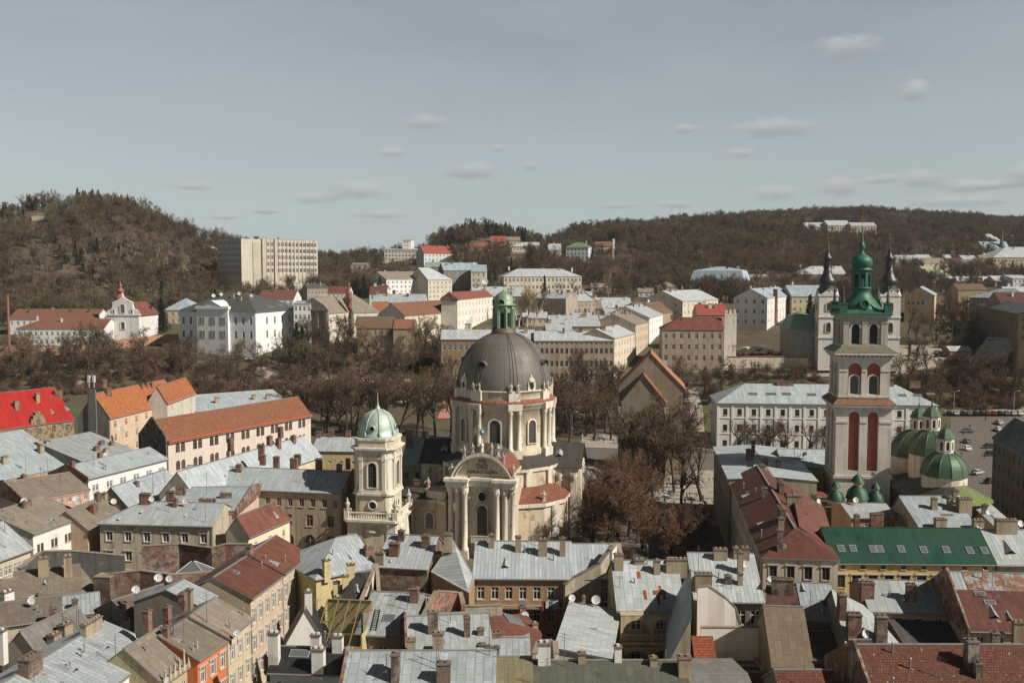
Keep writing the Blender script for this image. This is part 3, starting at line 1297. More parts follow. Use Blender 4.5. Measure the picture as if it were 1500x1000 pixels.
h = H('town_house', 'second dark red ribbed roof up the street with a box dormer on its slope', (415, 840), (452, 812), 14.2, (364, 811), 'A', rm=rustroof((.15, .06, .04), 0.0), wm=P_(.50, .41, .32, .6), win={'F': [(5, 1, .6, .5, .7, 3), (5, 3, 1.1, 2.0, 1.9, 3.9, 'd')]}, lod=2)
h.hatch((405, 826, .9)).chim((362, 812, 1.2, .8, 1.2, 'old'))

h = H('town_house', 'white walled house with paired windows under a smooth tan roof', (48, 782), (127, 754), 13, (65, 727), 'B', rm=felt((.25, .215, .165)), wm=WHITEPL, win={'F': [(4, 2, .75, 1.6, 2.2, 3.8, '2p')]}, lod=2, fc=(.12, .11, .1))
h.chim((38, 742, 2.2, .8, 1.1, 'old')).dish((36, 741, .9)).hatch((66, 762, .5))
h = H('town_house', 'pale metal roof with small hatch at the picture edge over a beige front', (-40, 834), (46, 803), 13, (3, 764), 'B', rm=metal((.37, .38, .385), .1), wm=P_(.50, .44, .33, .6), win={'F': [(6, 2, .75, 1.5, 1.5, 3.5, '2p')]}, lod=2)
h.hatch((4, 800, .8))
h = H('town_house', 'tan roofed house with a dark gable and pink brick eaves band', (36, 733), (131, 717), 13, (101, 692), 'B', rm=felt((.235, .20, .155)), wm=P_(.50, .34, .25, .8), win={'F': [(8, 1, .8, 1.1, .9, 3)]}, fire='A')
h.aerial((88, 722, 4.0), (60, 705, 3))
h = H('town_house', 'clean white front with paired windows under blue grey metal roof', (129, 701), (245, 672), 13, (101, 682), 'A', rm=metal((.37, .39, .40), .08), wm=P_(.70, .69, .66, .3), win={'F': [(6, 2, .8, 1.5, 1.7, 3.6, '2p')]}, lod=2, fire='A')
h.chim((104, 684, 1.0, .8, 1.3), (146, 668, .8, .8, .9)).hatch((155, 683, .4))
h = H('town_house', 'wide bluish metal roof filling the left edge below the red roof', (-40, 713), (106, 681), 12.5, (60, 655), 'A', slope=24, rm=metal((.36, .385, .40), .05), wm=PEACH, win={'F': [(8, 2, .9, 1.4, 1.2, 3.4)]})
h.chim((7, 679, 1.4, .9, 1.8, 'plaster'), (60, 663, 1.4, .9, 2.0, 'plaster'), (92, 651, 1.2, .9, 1.8, 'plaster'), (76, 700, 1.0, .8, 1.6, 'brick'), (35, 703, 1.0, .8, 1.4)).hatch((28, 684, 1.0)).aerial((38, 690, 4), (70, 694, 4))
h = H('town_house', 'low roofs crowded with short brick chimneys beneath the grey gable', (120, 676), (196, 659), 14, (150, 648), 'A', slope=14, rm=metal((.34, .35, .35), .15), wm=GREYPL, win={})
h.chim((149, 651, 1.4, .8, 1.0), (142, 660, 1.6, .8, 1.2), (164, 652, 1.2, .8, 1.0), (155, 663, .9, .8, 1.2, 'plaster')).dish((150, 672, .7), (155, 671, .7))
h = H('town_house', 'small tan roof tucked between chimneys in front of the white paired windows', (128, 775), (180, 752), 11.5, (150, 728), 'B', rm=felt((.21, .18, .14)), wm=P_(.45, .33, .24, .8), win={}, fire='B')
h.chim((137, 750, 1.6, 1.0, 1.6), (143, 733, 1.2, .9, 1.6, 'old'), (155, 730, 1.0, .8, 1.4, 'plaster')).dish((112, 738, .9), (116, 742, .8), (171, 739, .8))
h = H('town_house', 'bluish metal roof sloping right behind the brick chimneys of the court', (190, 745), (268, 716), 12.6, (163, 714), 'A', rm=metal((.35, .37, .385), .08), wm=GREYPL, win={})
h.aerial((224, 722, 4.5), (241, 716, 4.5)).chim((200, 710, .9, .9, .8))
h = H('town_house', 'yellow beige house with dressed windows under a pale hipped metal roof', (146, 765), (312, 769), 13, (204, 735), 'A', slope=24, rm=metal((.385, .40, .41), .05, .6, 2.6), wm=P_(.44, .39, .29, 1.0), hipA=True,
      win={'F': [(6, 1, .55, .45, .55, 3), (6, 3, 1.25, 1.7, 1.7, 3.7, 'd')], 'B': [(2, 2, 1.1, 1.6, 1.7, 3.7)]}, lod=2, ov=.55)
h.chim((213, 737, 2.0, 1.0, 2.0), (250, 733, 1.6, .9, 1.9), (257, 741, .8, .8, 1.5)).dish((222, 738, .75), (272, 741, .75)).aerial((225, 738, 4), (301, 765, 4))
h = H('town_house', 'flat court roof edged in terracotta brick with chimneys and aerials', (225, 748), (345, 748), 13.8, (260, 714), 'A', slope=10, rm=metal((.37, .39, .40), .05), wm=P_(.58, .42, .34, .8), win={'B': [(2, 1, 1, 1.5, 2, 3)]}, fire='B')
h.chim((265, 724, 1.8, 1.0, 1.6), (296, 744, .9, .8, 1.9), (306, 743, 1.1, .8, 1.7), (313, 739, .8, .8, 1.2), (331, 729, 2.2, .8, 1.0, 'old')).dish((299, 743, .75)).aerial((303, 725, 4.5), (272, 726, 4.5))
h = H('town_house', 'small white and cream house with dark red roof beside the monastery wall', (364, 784), (425, 758), 11.5, (347, 757), 'A', rm=rustroof((.17, .065, .045), 0.0), wm=P_(.66, .58, .42, .35), win={'F': [(3, 2, .9, 1.4, 1.8, 3.6)]}, lod=2, hipB=True)

# brick and plaster party walls standing among the roofs
def party_wall(name, label, pts, z0, th, mat, cat='wall', coping=True):
    """pts: (px, py, z) of the top edge."""
    b = MB()
    ps = [pt(x, y, z=z) for x, y, z in pts]
    for i in range(len(ps) - 1):
        a, c = ps[i], ps[i + 1]
        d = (V2(c) - V2(a)).normalized()
        n = Vector((-d.y, d.x, 0)) * th
        b.face([(a.x, a.y, z0), (c.x, c.y, z0), c, a])
        b.face([Vector((c.x, c.y, z0)) + n, Vector((a.x, a.y, z0)) + n, a + n, c + n])
        b.face([a, c, c + n, a + n])
        for e in ((a, True), (c, False)):
            q = e[0]
            f = [(q.x, q.y, z0), q, q + n, Vector((q.x, q.y, z0)) + n]
            b.face(f if e[1] else f[::-1])
    o = b.build(name, mat)
    tag(o, label, cat, kind='thing')
    if coping:
        c = MB()
        for i in range(len(ps) - 1):
            a, q = ps[i], ps[i + 1]
            d = (V2(q) - V2(a)).normalized()
            n = Vector((-d.y, d.x, 0))
            lo, hi = n * -.08, n * (th + .08)
            up = Vector((0, 0, .14))
            e = Vector((0, 0, .004))
            vs = [a + lo + e, q + lo + e, q + hi + e, a + hi + e]
            c.mesh(vs + [v + up for v in vs], [(0, 1, 5, 4), (1, 2, 6, 5), (2, 3, 7, 6), (3, 0, 4, 7), (4, 5, 6, 7)])
        c.build('coping', P_(.27, .22, .17, 1.0), o)
    return o


party_wall('party_wall', 'long dark grey plastered wall behind two pale chimneys', [(30, 832, 13.5), (62, 808, 13.8), (104, 807, 13.6), (182, 814, 12.4)], 2, .5, P_(.10, .10, .095, 1.0))
party_wall('party_wall', 'rough crumbling brick wall with a big grey plaster patch', [(160, 841, 13.2), (186, 838, 13.4), (205, 836, 13.6), (250, 842, 13.4), (309, 838, 13.2)], 2, .6, brickwall((.20, .10, .06), .45))
party_wall('party_wall', 'stepped brick wall with peeling grey render under the yellow beige house', [(207, 800, 13), (262, 797, 13), (310, 803, 13), (330, 797, 13.5), (362, 797, 13.5)], 2, .5, brickwall((.20, .075, .04), .55))
party_wall('party_wall', 'rounded dark brick stack wall beside the small blue roof', [(137, 845, 13), (161, 846, 13)], 2, 2.0, brickwall((.12, .06, .04), .1))
h = H('outhouse', 'mottled brown sheet roof between the two pale chimneys and the grey wall', (20, 878), (118, 866), 11, (60, 838), 'A', slope=18, rm=felt((.20, .165, .125)), wm=GREYPL, win={}, gutter=False)
h.chim((64, 842, 1.5, 1.1, 2.9, 'plaster'), (100, 842, 1.2, 1.1, 3.2, 'plaster')).hatch((65, 855, .8))
h = H('outhouse', 'brown lean-to roof with a mossy glazed hatch', (66, 878), (140, 862), 10.5, (118, 843), 'A', slope=16, rm=felt((.23, .19, .14)), wm=GREYPL, win={}, gutter=False)
h.light((92, 866, 3.0, 1.6))
h = H('outhouse', 'little bluish metal roof with a fat round vent pipe', (92, 903), (146, 896), 10.5, (112, 874), 'A', slope=20, rm=metal((.31, .335, .35), .05), wm=GREYPL, win={}, gutter=False)
h.chim((110, 893, .8, .8, 1.6, 'old')).aerial((109, 896, 3.5))
h = H('outhouse', 'sagging brown roof with a long round gutter at the picture edge', (-6, 918), (90, 905), 11.5, (36, 884), 'A', slope=15, rm=felt((.17, .145, .115)), wm=BEIGEPL, win={'F': [(4, 1, .8, 1.1, .9, 3)]}, lod=2)
h.chim((78, 915, 1.0, .8, 2.6, 'old')).dish((47, 889, .75)).light((56, 897, .9, .9))
h = H('outhouse', 'steep brown strip roof with dark hipped end by the picture edge', (0, 885), (58, 866), 11.5, (24, 846), 'B', rm=felt((.19, .16, .125)), wm=WHITEPL, win={}, gutter=False)
h.chim((6, 890, 1.6, 1.0, 2.4, 'white'), (57, 880, .7, .7, 1.2, 'brick'))
h = H('outhouse', 'low patched roofs in front of the plastered chimney stacks', (60, 965), (140, 925), 10, (30, 925), 'A', rm=felt((.19, .18, .16)), wm=BEIGEPL, win={}, gutter=False)
h.chim((96, 935, 1.6, 1.2, 2.2, 'plaster'), (80, 948, 1.4, 1.2, 2.0, 'plaster')).aerial((93, 940, 4), (113, 930, 4), (116, 925, 3))
h = H('outhouse', 'brown metal shed roof under the brick wall and skylight pyramid', (190, 905), (262, 880), 11, (165, 880), 'A', rm=felt((.14, .12, .10)), wm=GREYPL, win={}, gutter=False)
h.chim((165, 905, 1.0, .9, 1.6), (180, 896, .8, .8, 1.4))
pg = thing('roof_lantern', 'small glazed pyramid skylight among brick walls', 'skylight', pt(283, 838, z=12.6))
b = MB()
b.box(-2.6, 2.6, -2, 2, -1.5, 0)
b.build('curb', brickwall(BRK, .4), pg)
b = MB()
b.frustum([(-2.7, -2.1), (2.7, -2.1), (2.7, 2.1), (-2.7, 2.1)], 0.01, [(-.2, -.1), (.2, -.1), (.2, .1), (-.2, .1)], 1.8)
b.build('pane', flat((.10, .11, .11), .2), pg)
b = MB()
for sx in (-1, 1):
    for sy in (-1, 1):
        b.tube((2.7 * sx, 2.1 * sy, .03), (.2 * sx, .1 * sy, 1.85), .07, n=5)
b.build('frame', paint((.5, .5, .48)), pg)

# ------------------------------------------------------------------ houses beyond the first block, left
h = H('brick_house', 'yellow brick house with bright red roof and a small ornate gable', (-40, 634), (108, 614), 12, (60, 583), 'A', slope=42, rm=metal((.40, .020, .014), 0.0, .7, 6), wm=brickwall((.36, .26, .13), .1),
      win={'F': [(7, 3, 1.3, 1.9, 1.3, 4.2, 'a')]}, fire='', fc=(.3, .26, .2))
dg = MB()
xg = h.L * .13
for w, z0, z1 in ((2.4, -.3, 1.8), (1.7, 1.8, 2.9), (.9, 2.9, 3.9)):
    dg.box(xg - w, xg + w, -.15, 1.4, h.ez + z0, h.ez + z1)
dg.build('gable', brickwall((.36, .26, .13), .1), h.root)
o = obj('window', window_mesh(1.4, 1.8, 'a', (.3, .26, .2), 1)[0], h.root, (xg, -.36, h.ez - .2))
tr = MB()
tr.lathe([(1.6, -.5), (0, 5.5)], 4, (-h.L * .28, 1, h.ez + h.r), 0, False)
tr.build('turret', metal((.40, .020, .014), 0.0, .7, 6), h.root)
h.chim((24, 598, 1.4, 1.0, 2.4, 'old'), (55, 588, 1.2, 1.0, 2.6, 'plaster'), (88, 579, 2.4, .8, 1.4), (118, 574, 3.0, .8, 1.4)).hatch((78, 605, 1.2), (103, 600, 1.2))
h = H('apartment_house', 'peach apartment house with orange tile roof and blank grey gable', (161, 612), (262, 587), 17, (137, 577), 'A', rm=tiles((.42, .15, .06)), wm=P_(.58, .43, .31, .5), win={'F': [(7, 4, 1.3, 2.0, 1.3, 4.0)]}, lod=1)
h.chim((158, 577, 2.2, 1.2, 1.9), (207, 567, 1.0, .9, 1.3), (215, 566, 1.0, .9, 1.3), (222, 566, .9, .9, 1.3), (235, 571, 1.6, 1.0, 1.8), (152, 563, 2, 1, 1.4))
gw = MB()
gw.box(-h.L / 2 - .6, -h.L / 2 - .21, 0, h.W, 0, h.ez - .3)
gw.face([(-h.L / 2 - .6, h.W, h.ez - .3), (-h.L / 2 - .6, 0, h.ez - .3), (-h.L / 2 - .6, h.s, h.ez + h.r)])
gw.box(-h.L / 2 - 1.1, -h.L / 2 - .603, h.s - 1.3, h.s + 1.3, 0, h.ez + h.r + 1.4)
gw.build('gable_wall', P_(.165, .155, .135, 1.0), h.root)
am = MB()
for dx_ in (-.8, .8):
    am.tube((-h.L / 2 - .8, h.s + dx_, h.ez + h.r + 2), (-h.L / 2 - .8, h.s + dx_, h.ez + h.r + 5.6), .1)
    am.box(-h.L / 2 - 1.1, -h.L / 2 - .6, h.s + dx_ - .35, h.s + dx_ + .35, h.ez + h.r + 3.6, h.ez + h.r + 5.6)
am.build('phone_mast', paint((.6, .6, .6)), h.root)
h.dish((152, 640, 1.0), (157, 642, 1.0))
h = H('apartment_house', 'rear wing with orange roof and pale gable behind the peach house', (245, 590), (286, 575), 18.5, (272, 553), 'B', rm=tiles((.40, .145, .06)), wm=P_(.55, .50, .42, .6), win={'F': [(3, 3, 1.2, 2.0, 1.2, 4.0)], 'B': [(2, 2, 1, 1.6, 3, 4)]})
h = H('school_building', 'long pinkish building with pairs of arched windows and mottled clay tile roof', (246, 646), (455, 607), 13.5, (225, 615), 'A', rm=tiles((.25, .105, .055), .15), wm=P_(.57, .49, .42, .35),
      win={'F': [(9, 2, 1.5, 2.7, 1.0, 4.9, '2a', .02, .02)]}, fc=(.20, .12, .08), ov=.7)
st = MB()
X = -h.L / 2 - .25
for i in range(9):
    y0, y1 = h.s * i / 9, h.s * (i + 1) / 9
    zt = h.ez + h.r * (i + 1) / 9 + .9
    st.box(X - .5, X, y0, y1, 0, zt)
    st.box(X - .5, X, h.W - y1, h.W - y0, 0, zt)
st.build('stepped_gable', brickwall((.12, .095, .065), .3), h.root)
rb = MB()
rb.box(-h.L / 2, h.L / 2, -.75, -.205, h.ez - .25, h.ez + .05)
rb.build('eaves_board', paint((.50, .10, .05)), h.root)
h = H('town_house', 'pale flat metal roofs showing behind the long arched window building', (288, 603), (425, 592), 12, (350, 580), 'A', slope=12, rm=metal((.42, .45, .47), 0), wm=WHITEPL, win={})
h.chim((318, 590, 1.6, .9, 2.0, 'plaster'), (372, 585, 1.2, .9, 1.8, 'plaster'), (392, 584, 1.2, .9, 1.5, 'plaster'))

# ------------------------------------------------------------------ monastery wings left of the bell tower
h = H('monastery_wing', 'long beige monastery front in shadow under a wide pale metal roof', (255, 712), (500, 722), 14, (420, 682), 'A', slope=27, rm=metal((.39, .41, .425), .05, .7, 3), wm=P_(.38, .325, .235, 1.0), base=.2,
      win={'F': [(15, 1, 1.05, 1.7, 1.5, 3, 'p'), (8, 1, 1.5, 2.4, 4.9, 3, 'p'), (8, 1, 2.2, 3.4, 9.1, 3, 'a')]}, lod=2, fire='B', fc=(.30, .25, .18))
h.chim((405, 681, 1.2, .9, 1.9), (431, 684, 1.6, 1.0, 2.0), (436, 676, 1.3, .9, 1.6), (467, 682, 1.3, .9, 1.6), (497, 690, 1.0, .9, 1.6), (383, 668, 1.2, .9, 2.6), (385, 675, 1.2, .9, 1.4), (350, 690, 1.2, .8, 1.5), (310, 695, 1.2, .8, 1.5))
h = H('monastery_wing', 'monastery wing running back with a pale roof dotted by brick chimneys', (288, 729), (470, 668), 14, (446, 638), 'B', rm=metal((.41, .43, .445), .03, .7, 3), wm=P_(.58, .52, .40, .5), win={}, base=0)
h.chim((338, 654, 1.3, .9, 1.9), (395, 650, 1.3, .9, 1.9), (408, 655, 1.2, .9, 2.2), (430, 647, 1.2, .9, 1.6), (411, 636, 1.2, .9, 1.8))
h = H('monastery_wing', 'cross wing of the monastery with yellow wall left of the bell tower', (457, 660), (525, 661), 13, (470, 640), 'A', slope=24, rm=metal((.40, .425, .44), 0, .7, 3), wm=P_(.58, .46, .25, .5), win={'F': [(4, 1, .8, .7, 2.6, 3)]}, base=0)
h.chim((510, 682, 1.1, .9, 1.9), (457, 640, 1.3, .9, 1.6), (485, 639, 1.3, .9, 1.6), (510, 639, 1.3, .9, 1.6))
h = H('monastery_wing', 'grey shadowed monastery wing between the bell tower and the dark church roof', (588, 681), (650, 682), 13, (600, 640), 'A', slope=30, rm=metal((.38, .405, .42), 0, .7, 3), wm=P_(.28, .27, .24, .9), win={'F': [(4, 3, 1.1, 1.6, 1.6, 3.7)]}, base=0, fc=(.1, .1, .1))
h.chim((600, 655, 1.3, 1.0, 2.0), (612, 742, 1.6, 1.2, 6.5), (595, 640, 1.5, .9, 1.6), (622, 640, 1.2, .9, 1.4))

# ------------------------------------------------------------------ middle block in front of the church
h = H('town_house', 'pale hipped roof whose yellow side wall is lined with cream chimneys', (463, 847), (552, 829), 13.6, (585, 783), 'B', slope=27, rm=metal((.38, .40, .415), .08), wm=P_(.52, .43, .22, .5), hipA=True, win={}, lod=2, backk=.9)
h.chim((478, 843, 1.0, .9, 2.6, 'yellow'), (543, 812, 1.4, .8, 1.3), (548, 808, .8, .8, 1.3, 'plaster'))
h = H('town_house', 'pale metal roof with tall brick chimneys over a blank brick wall', (553, 829), (626, 833), 13.6, (600, 783), 'A', slope=27, rm=metal((.39, .41, .425), .05), wm=brickwall((.19, .085, .05), .4), win={}, backk=.9)
h.chim((578, 812, 1.6, 1.0, 2.0), (588, 790, 1.0, .8, 1.6), (624, 800, 1.3, 1.0, 1.9, 'old'), (557, 824, 1.4, 1.0, 1.8, 'plaster')).dish((581, 806, .7)).hatch((572, 822, .5), (607, 800, .4))
h = H('town_house', 'wide pale metal roof with a row of cream chimneys along its ridge', (694, 846), (838, 847), 13, (760, 793), 'A', slope=26, rm=metal((.40, .42, .435), .02, .6, 6), wm=P_(.36, .235, .145, .9),
      win={'F': [(7, 3, 1.1, 1.9, 1.4, 3.6)]}, lod=2, hipA=False)
h.chim((720, 800, .9, .9, 2.0, 'plaster'), (759, 806, .9, .9, 2.4, 'plaster'), (795, 812, 1.4, .9, 2.6, 'plaster'), (824, 812, .9, .9, 2.8, 'plaster')).hatch((740, 828, 1.2))
wz = h.g + h.ez + h.r
WP = [pt(631, 838, z=12.9), pt(687, 869, z=12.3), pt(695, 846, z=13.15), pt(664, 791, z=wz + .1)]
wg = thing('town_house', 'oblique house end with smooth white roof plane sloping left to the brick wall', 'house', (WP[1].x, WP[1].y, 0))
o3 = Vector((WP[1].x, WP[1].y, 0))
b = MB()
b.slab([p - o3 + Vector((0, 0, .16)) for p in WP], .18)
b.build('roof', metal((.43, .44, .445), 0, .6, 6), wg)
b = MB()
for p, q in ((WP[0], WP[1]), (WP[1], WP[2])):
    b.face([(p.x - o3.x, p.y - o3.y, 0), (q.x - o3.x, q.y - o3.y, 0), q - o3, p - o3])
b.face([WP[3] - o3, WP[0] - o3, (WP[0].x - o3.x, WP[0].y - o3.y, 0), (WP[3].x - o3.x, WP[3].y - o3.y, 0)])
b.build('wall', P_(.34, .23, .14, .9), wg)
for px, py, z in ((641, 826, 13.2), (657, 799, 16.5)):
    obj('chimney', chimney_mesh(1.3, 1.2, 2.0, 'plaster'), wg, pt(px, py, z=z) - o3)
ba = MB()
ba.box(-h.L / 2 + .5, h.L / 2 + 4, -1.6, -.22, h.ez - 4.3, h.ez - 4.05)
for i in range(30):
    x = -h.L / 2 + .6 + i * (h.L + 3) / 29
    ba.box(x - .03, x + .03, -1.58, -1.5, h.ez - 4.05, h.ez - 3.1)
ba.box(-h.L / 2 + .5, h.L / 2 + 4, -1.6, -1.48, h.ez - 3.1, h.ez - 3.0)
ba.build('gallery', paint((.30, .22, .15), .8), h.root)
for i, (cx, cc, hh) in enumerate(((.22, (.25, .05, .06), 1.9), (.30, (.05, .25, .33), 1.3), (.33, (.4, .42, .45), 1.2), (.26, (.38, .36, .34), 1.1))):
    b = MB()
    q = h.local(h.L * cx, -1.72, h.ez - 3.05)
    b.box(-.45, .45, -.02, .02, -hh, .05)
    b.box(-.47, .47, -.05, .26, .05, .08)
    o = b.build('laundry', flat(cc, .9), None, q, h.rot + .1 * i)
    tag(o, ['dark red cloth hanging over the gallery rail', 'teal cloth drying on the gallery rail', 'pale cloth drying at the end of the gallery rail', 'grey cloth hanging between the red and teal ones'][i], 'laundry')
h = H('town_house', 'short roof end behind the crumbling sloped fire wall', (839, 846), (902, 846), 13, (880, 797), 'B', slope=26, rm=metal((.40, .42, .435), .02, .6, 6), wm=P_(.22, .15, .10, 1.0), win={'F': [(2, 2, 1.2, 2.4, 1.4, 3.6)]}, lod=2)
party_wall('fire_wall', 'sloping fire wall of bare brick and stained plaster behind a satellite dish', [(828, 858, 12.2), (842, 846, 13.2), (880, 826, 15.2), (899, 800, 17.4)], 1, .7, P_(.38, .34, .25, 1.0))
party_wall('fire_wall', 'tall white plastered wall end beside the big russet tree', [(897, 806, 17.0), (905, 796, 17.4), (908, 815, 15.5)], 1, .5, P_(.62, .58, .5, .6))
h = H('arcaded_house', 'pale roof with rust red patches over a two storey arcade', (905, 893), (1003, 893), 13.2, (950, 822), 'A', slope=29, rm=metal((.42, .43, .43), .12, 1.15, 1.9), wm=P_(.50, .40, .27, .8), win={}, lod=2, th=.2)
h.sheets(.42, .74, .12, .48, rustroof((.24, .07, .03), 0), 7, .85)
h.sheets(.36, .42, .62, .76, rustroof((.24, .07, .03), 0), 1)
h.chim((906, 832, 1.3, 1.0, 2.2, 'plaster'), (962, 838, .9, .9, 1.9, 'plaster'), (1005, 836, 3.0, .9, 1.9, 'plaster'), (985, 824, 1.2, .8, .7, 'plaster'), (936, 824, 1.4, .8, .6, 'plaster'))
# arcade: open bays, balustrade, recessed rear wall with windows
ar = MB()
Lh = 9.0
x0 = -h.L / 2 + .2
bw, nb = 3.0, 2
for lvl in (0, 1):
    zt = h.ez - .75 - 4.3 * lvl
    rc = []
    u = .25
    for k, w in enumerate((3.9, 2.2, 1.6)):
        rc.append((u, u + w, zt - 3.1, zt, True))
        u += w + .35
    facade(ar, x0, -1.9, 0, Lh, zt - 3.55, zt + .55, rc, 0, .5)
    u = .25
ar.box(x0, x0 + Lh, -1.9, -.3, h.ez - .15, h.ez - .05)
ar.box(x0, x0 + Lh, -1.4, -.25, h.ez - 4.75, h.ez - 4.55)
ar.build('arcade', P_(.46, .37, .24, .9), h.root)
for lvl in (0, 1):
    zt = h.ez - .75 - 4.3 * lvl - 2.9
    bl = MB()
    bl.box(x0 + .2, x0 + Lh - .2, -1.85, -1.65, zt + .75, zt + .9)
    for i in range(26):
        bl.lathe([(.06, 0), (.11, .25), (.05, .6), (.08, .75)], 6, (x0 + .4 + i * (Lh - .8) / 25, -1.75, zt), 0)
    bl.build('balustrade', P_(.55, .48, .36, .6), h.root)
    for xx, ww in ((2.3, 1.5), (5.6, 1.2)):
        put_window(h.root, x0 + xx, -.3, zt + .9, 0, ww, 1.5, 'p', WHITE, 1)
h = H('court_wing', 'narrow shaded metal roof falling toward the arcaded court', (981, 893), (977, 974), 12.6, (1011, 836), 'A', roof='shed', rm=metal((.24, .26, .27), .05, .5, 1.2), wm=BEIGEPL, win={}, gutter=False)
h = H('court_wing', 'sunlit metal roof in long strips left of the arcaded court', (893, 966), (906, 896), 12.0, (812, 950), 'A', roof='shed', rm=metal((.46, .47, .465), .05, .5, 1.6), wm=WHITEPL, win={}, gutter=False, th=.25)
h.hatch((872, 922, .7)).dish((877, 872, .9), (837, 885, .7)).chim((855, 885, .4, .4, 1.2, 'plaster'))

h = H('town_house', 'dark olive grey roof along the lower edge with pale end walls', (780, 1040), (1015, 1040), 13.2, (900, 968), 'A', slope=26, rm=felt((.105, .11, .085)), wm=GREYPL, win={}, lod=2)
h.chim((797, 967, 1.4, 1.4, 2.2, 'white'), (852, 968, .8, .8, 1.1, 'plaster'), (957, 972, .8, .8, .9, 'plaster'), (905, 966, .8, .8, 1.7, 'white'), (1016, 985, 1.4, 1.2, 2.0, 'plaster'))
h = H('town_house', 'large seamed metal roof at the lower edge with two slanted old chimneys', (495, 1050), (723, 1050), 13.2, (600, 954), 'A', slope=22, rm=metal((.345, .37, .38), .08, 1.0, 1.7), wm=BEIGEPL, win={}, lod=2, fire='A')
h.chim((580, 992, .9, 1.6, 2.9, 'old'), (650, 997, 1.5, 1.1, 2.2, 'old'), (642, 945, 1.2, .9, 1.6, 'plaster')).aerial((568, 998, 1.4), (717, 960, 5.5))
h = H('town_house', 'olive yellow sheet roof strip at the lower edge', (725, 1050), (779, 1050), 13.1, (750, 963), 'A', slope=23, rm=felt((.22, .20, .115)), wm=BEIGEPL, win={}, lod=2)
party_wall('party_wall', 'white plastered parapet dividing olive and dark roofs', [(776, 1005, 12.0), (786, 963, 15.0)], 2, .5, P_(.6, .58, .53, .6))
party_wall('party_wall', 'squat white plastered stump wall at the corner of the dark court', [(786, 958, 15.5), (792, 940, 16.0), (810, 939, 16.0), (812, 958, 15.5)], 2, .5, P_(.62, .6, .54, .6))
h = H('town_house', 'black seamed roof with white chimneys over a grey green front', (395, 983), (507, 987), 13, (450, 947), 'A', slope=26, rm=metal((.028, .029, .03), 0, .6, 5), wm=P_(.42, .43, .36, .5), win={'F': [(4, 2, 1.2, 1.6, 1.2, 3.5, 'a')]}, lod=2, fc=(.06, .05, .045))
h.chim((467, 981, 1.4, 1.1, 2.7, 'white'), (401, 968, 1.2, 1.0, 3.6, 'white'), (463, 950, 1.1, .9, 1.9, 'white'), (495, 952, 1.2, .9, 1.9, 'white')).light((439, 957, 2.4, 1.2))
h = H('gable_house', 'plain white gable house with black roof edges beside the glazed atrium', (480, 946), (482, 925), 11.0, (447, 893), 'A', rm=metal((.03, .03, .032), 0, .6, 5), wm=P_(.72, .70, .64, .25), win={}, lod=2, ov=.3)
h.chim((452, 892, .9, .9, 2.6, 'white'), (408, 938, .9, .9, 1.8, 'white'))
h = H('gable_house', 'black hipped roof lined with cream chimneys above the yellow attic wall', (492, 884), (545, 880), 13.4, (540, 838), 'B', slope=40, hipA=True, rm=metal((.03, .03, .032), 0, .6, 5), wm=P_(.62, .52, .30, .4), win={}, lod=2, backk=.7)
h.chim((472, 890, .9, .8, 1.6, 'yellow'), (493, 868, .9, .8, 1.7, 'yellow'), (506, 858, .9, .8, 1.7, 'yellow'), (514, 848, 1.1, .8, 2.4, 'yellow')).hatch((523, 865, .8))
party_wall('party_wall', 'pale pink gable wall separating the black roof from the ladder roof', [(528, 886, 13.6), (546, 842, 16.2), (550, 826, 16.8), (553, 868, 13.8)], 2, .4, P_(.62, .48, .40, .4))
h = H('town_house', 'worn grey roof carrying a black ladder and a rusty hatch', (522, 928), (600, 932), 12, (560, 867), 'A', slope=20, rm=metal((.345, .355, .35), .12, .9, 1.6), wm=P_(.30, .24, .19, .9), win={'F': [(3, 2, 1.1, 1.5, 1.5, 3.4)]}, lod=2)
h.chim((607, 880, 1.2, .9, 2.0), (594, 925, 1.3, .9, 1.6)).light((570, 905, 1.7, 1.5)).aerial((597, 893, 3.0))
q, nn = h.on(556, 925)
q2, _ = h.on(549, 893)
q3, _ = h.on(544, 925)
lad = MB()
a0, a1 = h.on(543, 924)[0] + Vector((0, 0, .12)), h.on(550, 893)[0] + Vector((0, 0, .12))
b0, b1 = h.on(551, 924)[0] + Vector((0, 0, .12)), h.on(557, 893)[0] + Vector((0, 0, .12))
lad.tube(a0, a1, .05, n=5)
lad.tube(b0, b1, .05, n=5)
for i in range(10):
    k = (i + .5) / 10
    lad.tube(a0.lerp(a1, k), b0.lerp(b1, k), .04, n=5)
o = lad.build('ladder', flat((.02, .018, .016)), None)
o.matrix_world = h.M
tag(o, 'black ladder lying on the worn grey roof', 'ladder')
h = H('town_house', 'grey roof right of the orange brick gable edge with two old chimneys', (600, 962), (722, 956), 12, (690, 904), 'A', slope=17, rm=metal((.36, .37, .37), .08, 1.1, 1.9), wm=BEIGEPL, win={}, fire='A')
h.chim((634, 925, 1.3, 1.0, 2.8, 'old'), (684, 930, .8, .8, 2.6, 'old'), (643, 955, 1.2, 1.0, 1.6, 'plaster'), (602, 962, 1.0, 1.0, 2.4, 'plaster'), (704, 928, .8, .8, .8, 'old')).aerial((660, 912, 2.5))
party_wall('party_wall', 'orange brick wall edge climbing between two grey roofs', [(588, 950, 12.0), (622, 905, 13.4), (642, 866, 15.2)], 2, .6, brickwall((.36, .13, .06), .15))
party_wall('party_wall', 'bare red brick wall under the white roof plane', [(642, 866, 15.0), (672, 868, 14.2), (676, 885, 13.0)], 2, .5, brickwall((.30, .10, .045), .2))
party_wall('party_wall', 'low stained plaster wall panelled in strips before the gallery house', [(668, 888, 11.6), (700, 888, 11.5), (736, 886, 11.5)], 2, .4, P_(.40, .36, .27, 1.0))
